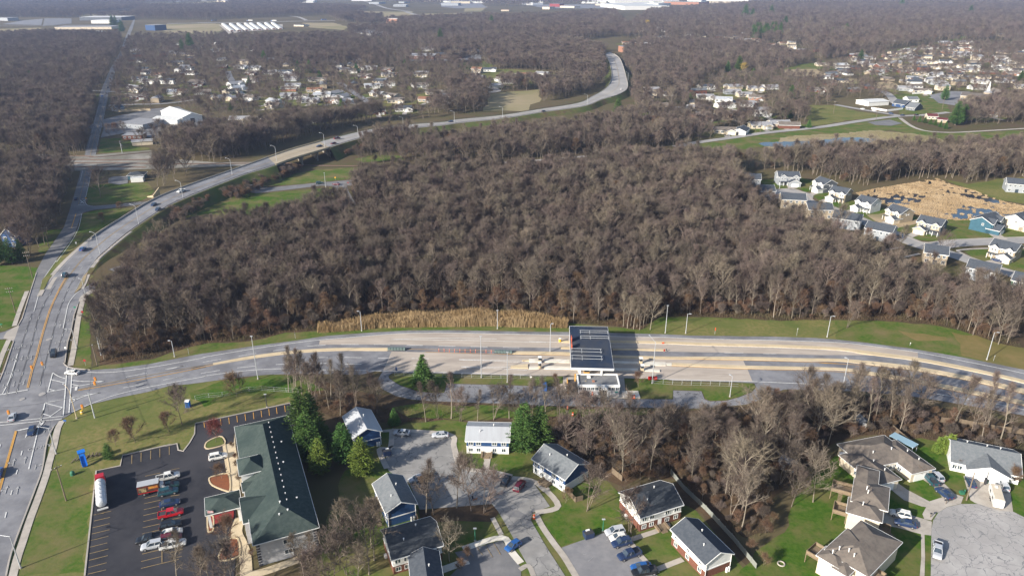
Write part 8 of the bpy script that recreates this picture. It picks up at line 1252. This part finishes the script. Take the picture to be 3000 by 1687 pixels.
# belts of individual trees, nearest first (fewer than 300 bare trees in all)
def scatter(poly, gap, seed, jit=.45, excl=True, lim=None):
    P = [(p[0], p[1]) for p in poly]; x0, x1 = min(p[0] for p in P), max(p[0] for p in P); y0, y1 = min(p[1] for p in P), max(p[1] for p in P); g = np.random.default_rng(seed)
    X, Y = np.meshgrid(np.arange(x0, x1, gap), np.arange(y0, y1, gap)); X[1::2] += gap / 2; X = X.ravel() + g.uniform(-jit, jit, X.size) * gap; Y = Y.ravel() + g.uniform(-jit, jit, Y.size) * gap
    k = in_poly(X, Y, P); X, Y = X[k], Y[k]
    if excl:
        bad = np.zeros(len(X), bool)
        for a0, a1, b0, b1, Q in (EXH if excl == 'h' else EXB):
            if a1 < x0 or a0 > x1 or b1 < y0 or b0 > y1: continue
            m = (X > a0) & (X < a1) & (Y > b0) & (Y < b1) & ~bad
            if m.any(): idx = np.nonzero(m)[0]; bad[idx[in_poly(X[idx], Y[idx], Q)]] = True
        X, Y = X[~bad], Y[~bad]
    return X, Y
EXB = [(min(p[0] for p in P), max(p[0] for p in P), min(p[1] for p in P), max(p[1] for p in P), P) for P in EXCL]
EXH = [EXB[i] for i in HX]
nb = 0
ZB = [([(835, 1150), (950, 1205), (1010, 1222), (1130, 1238), (1130, 1208), (1040, 1178), (940, 1128), (860, 1122)], 4.3, ['wood0', 'wood1', 'slim', 'slim', 'multi'], 'bare tree in the thicket between the hotel pines and the loop road', .82), ([(1130, 1200), (1500, 1210), (1640, 1215), (1640, 1260), (1540, 1235), (1340, 1236), (1150, 1236)], 11, ['wood3', 'slim', 'slim', 'wood1'], 'slender bare tree in the row between the court and the loop road', .85),
      ([(1660, 1250), (1800, 1262), (2000, 1275), (2000, 1310), (1900, 1400), (1830, 1418), (1760, 1385), (1690, 1360), (1640, 1300)], 6.2, ['open0', 'open1', 'multi', 'wood2'], 'bare tree in the wide thicket behind the two brick apartment houses', .85), ([(2000, 1275), (2200, 1262), (2290, 1225), (2440, 1200), (2440, 1290), (2330, 1400), (2260, 1450), (2260, 1560), (2170, 1570), (2060, 1480), (1990, 1400)], 5.3, ['wood0', 'wood2', 'wood4', 'openpale', 'woodwarm', 'slim', 'multi'], 'bare tree in the dense right hand belt above the long fence', .9),
      ([(2440, 1200), (2640, 1205), (2800, 1240), (3080, 1290), (3080, 1340), (2900, 1310), (2760, 1268), (2620, 1270), (2560, 1262), (2440, 1290)], 5.6, ['wood1', 'wood3', 'slim', 'slim', 'woodpale', 'multi'], 'bare tree in the belt between the duplexes and the ramp', .95), ([(1120, 1500), (1240, 1490), (1440, 1468), (1460, 1490), (1430, 1508), (1240, 1525), (1130, 1530)], 3.7, ['multi', 'slim', 'open0', 'wood1'], 'bare tree in the hedge row across the middle of the courts', 1.0),
      ([(1000, 1600), (1110, 1580), (1135, 1660), (1080, 1740), (960, 1740), (960, 1650)], 5.4, ['woodpale', 'open0', 'multi', 'open2'], 'bare tree in the clump left of the black roofed house', .95), ([(530, 1705), (700, 1690), (730, 1790), (500, 1800)], 5.0, ['woodpale', 'open1', 'openpale', 'open0'], 'pale bare tree in the clump in front of the hotel entrance', .8), ([(470, 1240), (560, 1190), (620, 1200), (560, 1250), (500, 1290), (400, 1300)], 7.5, ['small', 'multi'], 'bare tree on the lawn along the car park kerb', .8),
      ([(900, 1650), (960, 1600), (960, 1740), (880, 1740)], 6, ['woodpale', 'multi'], 'bare tree right of the hotel end wall', .8), ([(2000, 1600), (2090, 1600), (2140, 1690), (1980, 1720)], 8, ['small'], 'thin bare tree by the lower end of the fence', .7)]
for poly, gap, vs_, lab, sc in ZB:
    X, Y = scatter(WL('s', poly), gap, int(gap * 10) + len(poly), excl='h' if any(q in lab for q in ('entrance', 'hedge', 'hotel pines', 'clump', 'lawn', 'end wall')) else True)
    for x, y in zip(X, Y): tree(rt.choice(vs_), float(x), float(y), sc * rt.uniform(.8, 1.12), lab, group=lab.replace('bare tree', 'bare trees', 1)); nb += 1
# front row of the big wood
fr_ = WL('s', [(285, 1062)] + FRONT[:-1]); fb = [Vector(p) for p in fr_]
back = [tuple(p + Vector((0, 13, 0))) for p in fb][::-1]
X, Y = scatter([tuple(p + Vector((0, 2, 0))) for p in fb] + back, 5.3, 77); o_ = np.argsort(-np.abs(X) * 0 + Y)
for i in o_[:max(0, 238 - nb)]: x, y = float(X[i]), float(Y[i]); tree(rt.choice(['wood0', 'wood1', 'wood2', 'wood3', 'wood4', 'slim', 'woodpale', 'woodwarm', 'woodwarm', 'bushgrey']), x, y, rt.uniform(.65, .95), 'bare tree in the front rank of the big wood along the ramp grass', group='front rank of the big wood')
print('individual bare trees', nb, len(o_))
# ---------------------------------------------------------------- the woods as masses
def wood(name, pts, variants, label):
    """pts: x, y, scale, which variant (list of arrays); one object per wood, its trees set on its vertices"""
    X, Y, S_, K = pts; K = len(variants) - 1 - K; me = bpy.data.meshes.new(name); me.vertices.add(len(X)); co = np.zeros((len(X), 3), np.float32); co[:, 0] = X; co[:, 1] = Y; co[:, 2] = -.15; me.vertices.foreach_set('co', co.ravel())
    for nm, ar, ty in (('size', S_, 'FLOAT'), ('turn', np.random.default_rng(3).uniform(0, 6.28, len(X)), 'FLOAT'), ('which', K, 'INT')): at = me.attributes.new(nm, ty, 'POINT'); at.data.foreach_set('value', np.asarray(ar, dtype=np.float32 if ty == 'FLOAT' else np.int32))
    o = bpy.data.objects.new(name, me); COL.objects.link(o); ng = bpy.data.node_groups.new(name, 'GeometryNodeTree'); ng.interface.new_socket('Geometry', in_out='INPUT', socket_type='NodeSocketGeometry'); ng.interface.new_socket('Geometry', in_out='OUTPUT', socket_type='NodeSocketGeometry')
    N = ng.nodes; L = ng.links; gi = N.new('NodeGroupInput'); go = N.new('NodeGroupOutput'); ip = N.new('GeometryNodeInstanceOnPoints'); gi_ = N.new('GeometryNodeGeometryToInstance'); L.new(gi.outputs[0], ip.inputs['Points'])
    srcs = []
    for v in variants:
        jn = N.new('GeometryNodeJoinGeometry')
        for src in SRC[v]:
            oi = N.new('GeometryNodeObjectInfo'); oi.transform_space = 'ORIGINAL'; oi.inputs['Object'].default_value = src; L.new(oi.outputs['Geometry'], jn.inputs[0])
        g2 = N.new('GeometryNodeGeometryToInstance'); L.new(jn.outputs[0], g2.inputs[0]); srcs.append(g2)
    J = N.new('GeometryNodeJoinGeometry')
    for g2 in srcs: L.new(g2.outputs[0], J.inputs[0])
    L.new(J.outputs[0], ip.inputs['Instance']); ip.inputs['Pick Instance'].default_value = True
    def attr(nm, ty): a = N.new('GeometryNodeInputNamedAttribute'); a.data_type = ty; a.inputs['Name'].default_value = nm; return a.outputs['Attribute']
    L.new(attr('which', 'INT'), ip.inputs['Instance Index']); L.new(attr('size', 'FLOAT'), ip.inputs['Scale'])
    cb = N.new('ShaderNodeCombineXYZ'); L.new(attr('turn', 'FLOAT'), cb.inputs[2]); L.new(cb.outputs[0], ip.inputs['Rotation']); L.new(ip.outputs[0], go.inputs[0]); md = o.modifiers.new('trees', 'NODES'); md.node_group = ng
    tag(o, label, 'wood', None, 'stuff'); return o
SRC = {}
for ob in list(COL.objects):
    if ob.type == 'EMPTY' and ob.children:
        ms = [c.data for c in ob.children if c.type == 'MESH']
        for v, (a, b) in VAR.items():
            if v not in SRC and a in ms and b in ms: SRC[v] = [next(c for c in ob.children if c.data == a), next(c for c in ob.children if c.data == b)]
SKY = 's'
WOODV = ['wood0', 'wood1', 'wood2', 'wood3', 'wood4', 'woodpale', 'woodwarm', 'slim', 'open0', 'open1', 'open2', 'multi', 'bushgrey', 'bush', 'openpale']
WOODV = [v for v in WOODV if v in SRC]
def mix(n, w, seed):
    g = np.random.default_rng(seed); ks = [WOODV.index(k) for k in w if k in WOODV]; ww = np.array([w[k] for k in w if k in WOODV], float); return g.choice(ks, n, p=ww / ww.sum())
DENSE = {'open0': 2, 'open1': 2, 'open2': 2.2, 'multi': 3.2, 'openpale': 1.1, 'wood1': 1.2, 'wood3': 1.2, 'wood4': 1, 'woodpale': .4, 'slim': .8, 'woodwarm': .9, 'bushgrey': 1.5, 'bush': .8}
BROAD = {'open0': 3, 'open1': 3, 'open2': 3, 'multi': 2, 'wood1': 1, 'wood3': 1, 'openpale': .5, 'woodwarm': .4}
def wood_of(name, label, polys, w, seed, s0, s1, clump=0.0, excl=True):
    XX, YY = [], []
    for i, (poly, gap) in enumerate(polys):
        X, Y = scatter(poly, gap, seed + i, excl=excl); XX.append(X); YY.append(Y)
    X = np.concatenate(XX); Y = np.concatenate(YY); g = np.random.default_rng(seed + 50)
    if clump: k = (np.sin(X * .021 + np.sin(Y * .013) * 2) + np.sin(Y * .017 + X * .008) + g.normal(0, .6, len(X))) > clump; X, Y = X[k], Y[k]
    S_ = g.uniform(s0, s1, len(X)) * (1 + .12 * np.sin(X * .05) * np.sin(Y * .06)); print(name, len(X)); return wood(name, (X, Y, S_, mix(len(X), w, seed + 9)), WOODV, label)
mainp = [tuple(Vector(p)) for p in WL('s', MAINW)]
front_y = lambda: None
X, Y = scatter(mainp, 4.0, 11)
fx = np.array([p.x for p in fb]); fy = np.array([p.y for p in fb]); o2 = np.argsort(fx); keep = Y > np.interp(X, fx[o2], fy[o2]) + 12.5
X, Y = X[keep], Y[keep]; g = np.random.default_rng(4); S_ = g.uniform(.70, 1.04, len(X)) * (1 + .13 * np.sin(X * .06 + 1) * np.sin(Y * .05)); print('main wood', len(X))
wood('bare_wood', (X, Y, S_, mix(len(X), DENSE, 5)), WOODV, 'big dense leafless wood filling the middle between the ramp and the overpass road')
wood_of('bare_wood', 'leafless wood between the railway and the far overpass road', [(WL('s', [(1045, 484), (1080, 448), (1200, 436), (1500, 408), (1700, 386), (1790, 360), (1850, 350), (1920, 352), (1990, 395), (2030, 425), (1760, 460), (1500, 476), (1300, 480)]), 5.5), (WL('s', [(1075, 428), (1200, 404), (1200, 425), (1090, 450), (1045, 480)]), 6.5)], DENSE, 31, .75, 1.05)
wood_of('bare_wood', 'leafless tree belt between the reed pond and the pond field', [(WL('s', [(2085, 492), (2400, 482), (2600, 470), (2800, 462), (3300, 452), (3300, 520), (3000, 525), (2900, 540), (2869, 545), (2799, 529), (2728, 522), (2635, 528), (2517, 548), (2400, 520), (2250, 500), (2150, 500)]), 5.0)], DENSE, 41, .85, 1.1)
wood_of('bare_wood', 'leafless trees screening the backs of the new houses', [(WL('c38', [(60, 300), (200, 380), (230, 470), (340, 560), (520, 650), (740, 740), (950, 830), (1200, 930), (1400, 960), (1660, 1100), (1720, 1150), (2040, 1260), (2420, 1400), (2900, 1500), (2900, 1700), (2400, 1480), (1900, 1240), (1400, 1040), (900, 870), (500, 700), (200, 560)]), 6.3)], DENSE, 43, .62, .9)
wood_of('bare_wood', 'leafless woods left of the straight road', [(WL('s', [(-60, 112), (120, 108), (355, 112), (352, 150), (330, 205), (300, 285), (268, 380), (250, 440), (225, 462), (-60, 455)]), 9.0), (WL('s', [(-60, 505), (222, 500), (205, 560), (180, 640), (130, 720), (90, 760), (60, 740), (-60, 700)]), 5.6), (WL('s', [(-60, 300), (290, 290), (268, 380), (250, 440), (225, 462), (-60, 455)]), 7.5), (WL('s', [(440, 462), (500, 425), (640, 398), (800, 383), (960, 366), (1110, 345), (1120, 356), (1000, 376), (880, 406), (760, 446), (640, 474), (560, 474)]), 5.6), (WL('s', [(465, 495), (540, 500), (570, 505), (500, 538), (462, 545)]), 7)], BROAD, 51, .85, 1.15)
wood_of('bare_wood', 'loose leafless trees of the wooded suburb behind the overpass', [(WL('s', [(365, 118), (560, 108), (760, 112), (1010, 112), (1060, 90), (1250, 70), (1400, 80), (1700, 130), (1780, 150), (1765, 190), (1780, 240), (1735, 272), (1600, 300), (1450, 325), (1200, 355), (1050, 366), (880, 410), (700, 470), (600, 495), (480, 520), (380, 480), (300, 450), (310, 380), (330, 250), (350, 170)]), 12.5)], BROAD, 61, .6, .98)
wood_of('bare_wood', 'closed leafless woods behind the suburb and along the bridge bend', [(WL('s', [(1250, 140), (1450, 110), (1700, 135), (1770, 160), (1772, 205), (1740, 225), (1660, 222), (1480, 218), (1330, 205)]), 7.5), (WL('s', [(760, 120), (1010, 112), (1100, 140), (1150, 200), (960, 200), (800, 190), (740, 160)]), 9.0), (WL('s', [(1310, 262), (1500, 245), (1700, 235), (1775, 240), (1735, 270), (1600, 296), (1450, 322), (1300, 340), (1250, 330)]), 8.0)], BROAD, 63, .85, 1.15)
wood_of('bare_wood', 'leafless trees around the houses right of the bridge bend', [(WL('s', [(1822, 150), (1900, 120), (2100, 130), (2250, 140), (2420, 195), (2280, 205), (2100, 215), (2050, 240), (2000, 300), (2120, 330), (2350, 330), (2440, 300), (2400, 350), (2250, 385), (2030, 420), (1900, 355), (1850, 300), (1845, 250), (1830, 200)]), 8.0), (WL('s', [(1850, 300), (2000, 330), (2200, 360), (2240, 380), (2040, 415), (1960, 400), (1880, 350)]), 9), (WL('s', [(2120, 330), (2160, 345), (2160, 370), (2100, 372)]), 8), (WL('s', [(2800, 330), (2980, 300), (3200, 290), (3200, 350), (2990, 362), (2820, 366)]), 6)], BROAD, 71, .65, 1.0)
wood_of('bare_wood', 'leafless trees between the upper right bungalows', [(WL('s', [(2400, 200), (2600, 160), (2800, 130), (3200, 140), (3300, 300), (2960, 290), (2700, 290), (2400, 290)]), 11.5), (WL('s', [(2050, 240), (2280, 205), (2420, 195), (2440, 300), (2350, 330), (2120, 330), (2000, 300)]), 12), (WL('s', [(2400, 180), (2560, 160), (2800, 120), (3200, 110), (3200, 170), (2880, 110), (2760, 130), (2640, 145), (2520, 150), (2400, 165)]), 9), (WL('s', [(2880, 190), (3000, 180), (3200, 170), (3200, 220), (3000, 210)]), 9)], BROAD, 73, .5, .85)
wood_of('bare_wood', 'distant leafless woods along the upper right horizon', [(WL('s', [(1800, 112), (1900, 40), (2200, 14), (2500, 8), (3100, 6), (3300, 30), (3300, 120), (2800, 118), (2560, 150), (2400, 175), (2300, 140), (2100, 128), (1900, 118)]), 14.0)], BROAD, 81, 1.0, 1.4, clump=-1.1)
wood_of('bare_wood', 'farthest bluish woods below the horizon', [(WL('s', [(-150, 3), (800, 3), (900, 12), (800, 30), (600, 42), (300, 55), (-150, 50)]), 19.0), (WL('s', [(-150, 25), (200, 18), (600, 28), (980, 22), (1080, 30), (1000, 42), (600, 60), (200, 52), (-150, 50)]), 14), (WL('s', [(1100, 5), (1700, 2), (1750, 12), (1500, 20), (1250, 14)]), 26), (WL('s', [(1050, 70), (1250, 62), (1400, 56), (1600, 55), (1800, 40), (1850, 100), (1700, 120), (1400, 100), (1200, 110), (1020, 105)]), 11), (WL('s', [(960, 50), (1130, 45), (1120, 60), (1000, 66)]), 11)], BROAD, 91, 1.0, 1.35)
wood_of('thicket', 'tangled brown saplings and brush on the floor of the foreground belt', [(WL('s', [(900, 1150), (960, 1185), (1120, 1205), (1120, 1235), (1000, 1240), (920, 1200)]), 3.3), (WL('s', [(1660, 1235), (2000, 1250), (2300, 1195), (2600, 1195), (2800, 1230), (3100, 1290), (3100, 1350), (2760, 1285), (2560, 1270), (2420, 1300), (2330, 1400), (2260, 1450), (2270, 1560), (2180, 1580), (2080, 1520), (1990, 1400), (1830, 1420), (1690, 1370), (1620, 1290)]), 2.7)], {'bush': 3, 'bushgrey': 3, 'woodwarm': .4}, 97, .3, .65)
wood_of('thicket', 'brown brush growing on the embankment of the overpass road', [(WL('s', [(650, 580), (740, 540), (860, 500), (900, 500), (840, 520), (790, 545), (700, 590)]), 3.0), (WL('s', [(500, 630), (560, 590), (620, 590), (560, 640), (500, 660)]), 3.2), (WL('s', [(1000, 460), (1100, 425), (1200, 408), (1080, 450)]), 3.2)], {'bush': 3, 'bushgrey': 2}, 99, .6, 1.0, excl='h')
wood_of('thicket', 'brown and olive brush filling the foot of the big wood', [([tuple(p + Vector((0, 1.5, 0))) for p in fb] + [tuple(p + Vector((0, 15, 0))) for p in fb][::-1], 3.0)], {'bush': 3, 'bushgrey': 2, 'woodwarm': .5}, 98, .4, .85)
# reeds ------------------------------------------------------------
def reeds(name, label, poly, gap, h0, h1, seed, mask=None, w=.10, m=None):
    X, Y = scatter(poly, gap, seed, excl=False); g = np.random.default_rng(seed)
    if mask: k = mask(X, Y); X, Y = X[k], Y[k]
    n = len(X); a = g.uniform(0, 3.14, n); h = g.uniform(h0, h1, n) * (.86 + .16 * np.sin(X * .31 + np.sin(Y)) + g.normal(0, .08, n)); dx = np.cos(a) * w; dy = np.sin(a) * w; tx = g.uniform(-.3, .3, n); ty = g.uniform(-.3, .3, n)
    co = np.zeros((n, 4, 3), np.float32); co[:, 0] = np.stack([X - dx, Y - dy, X * 0], 1); co[:, 1] = np.stack([X + dx, Y + dy, X * 0], 1); co[:, 2] = np.stack([X + tx + dx * .7, Y + ty + dy * .7, h], 1); co[:, 3] = np.stack([X + tx - dx * .7, Y + ty - dy * .7, h], 1)
    me = bpy.data.meshes.new(name); me.vertices.add(n * 4); me.vertices.foreach_set('co', co.ravel()); me.loops.add(n * 4); me.loops.foreach_set('vertex_index', np.arange(n * 4, dtype=np.int32)); me.polygons.add(n); me.polygons.foreach_set('loop_start', np.arange(0, n * 4, 4, dtype=np.int32)); me.update(calc_edges=True)
    me.materials.append(m or reed_m); o = bpy.data.objects.new(name, me); COL.objects.link(o); tag(o, label, 'reeds', None, 'stuff'); print(name, n); return o
RB = WM(('c22', [(1780, 520), (2100, 505), (2484, 470)]), ('c23', [(0, 462), (500, 452), (1100, 448), (1400, 440), (1720, 455), (2070, 460)]), ('c24', [(540, 300), (560, 262)]), ('c23', [(2070, 350), (1750, 330), (1300, 300), (600, 330), (0, 350)]), ('c22', [(2484, 380), (2100, 430), (1800, 470)]))
reeds('reeds', 'tall band of tan reeds between the wood and the ramp grass', RB, .16, 2.0, 3.6, 5, None, .045)
def blot(X, Y): return (.8 * np.sin(X * .11 + 1.7 * np.sin(Y * .07)) + .8 * np.sin(Y * .16 + 1.3 * np.sin(X * .09)) + .7 * np.sin(X * .43 + Y * .31 + np.sin(Y * .6)) + .5 * np.sin(X * 1.1 - Y * .9 + np.sin(X * .7))) > -.85
reeds('reed_mat', 'pale tan reed mats floating over the pond with open water between', WL('c38', [(1165, 475), (1300, 445), (1600, 395), (1850, 352), (1965, 405), (2160, 455), (2420, 555), (2900, 640), (2900, 700), (2400, 700), (2130, 700), (1900, 710), (1690, 680), (1540, 625), (1390, 565), (1240, 525)]), .26, .15, .6, 6, blot, .13, M('reeds_pale', (.36, .265, .155), (.29, .205, .115), .4, c3=(.42, .32, .20), s3=.1, rough=1, spec=.05))
reeds('dry_grass', 'dry tan grass fringe around the field pond', WL('c43', [(-400, 640), (300, 610), (700, 570), (1300, 630), (1600, 700), (1500, 740), (900, 690), (700, 640), (250, 640), (-400, 680)]), .6, .2, .6, 8, None, .12, M('dry_tuft', (.22, .19, .10), (.17, .15, .08), .4, rough=1))
reeds('undergrowth', 'brown brush along the front of the big wood', [tuple(p + Vector((0, .3, 0))) for p in fb] + [tuple(p + Vector((0, 9, 0))) for p in fb][::-1], .42, .3, 1.3, 9, None, .05, M('brush_brown', (.10, .07, .045), (.14, .095, .055), .5, c3=(.08, .08, .04), s3=.08, rough=1, spec=.05))
reeds('undergrowth', 'brown brush on the floor of the foreground belt', WL('s', BELT), .5, .25, .9, 10, lambda X, Y: (np.sin(X * .2) + np.sin(Y * .3 + X * .1)) > -.4, .045, M('brush_brown', (.15, .10, .055)))
# ---------------------------------------------------------------- haze
HZ = True
if HZ:
    b = MB(); b.box(-8800, 8800, -350, 12800, -1.0, 150); hz = b.build('haze', []) if False else None
    me = bpy.data.meshes.new('haze'); me.from_pydata(b.v, [], b.f); m = bpy.data.materials.new('haze_air'); m.use_nodes = True; n = m.node_tree.nodes; n.clear(); out = n.new('ShaderNodeOutputMaterial'); v = n.new('ShaderNodeVolumePrincipled'); v.inputs['Color'].default_value = (.50, .64, 1.0, 1); v.inputs['Density'].default_value = .00009; v.inputs['Anisotropy'].default_value = .2
    m.node_tree.links.new(v.outputs[0], out.inputs['Volume']); me.materials.append(m); hz = bpy.data.objects.new('haze', me); COL.objects.link(hz); tag(hz, 'thin bluish air haze fading the far woods', 'haze', None, 'stuff')
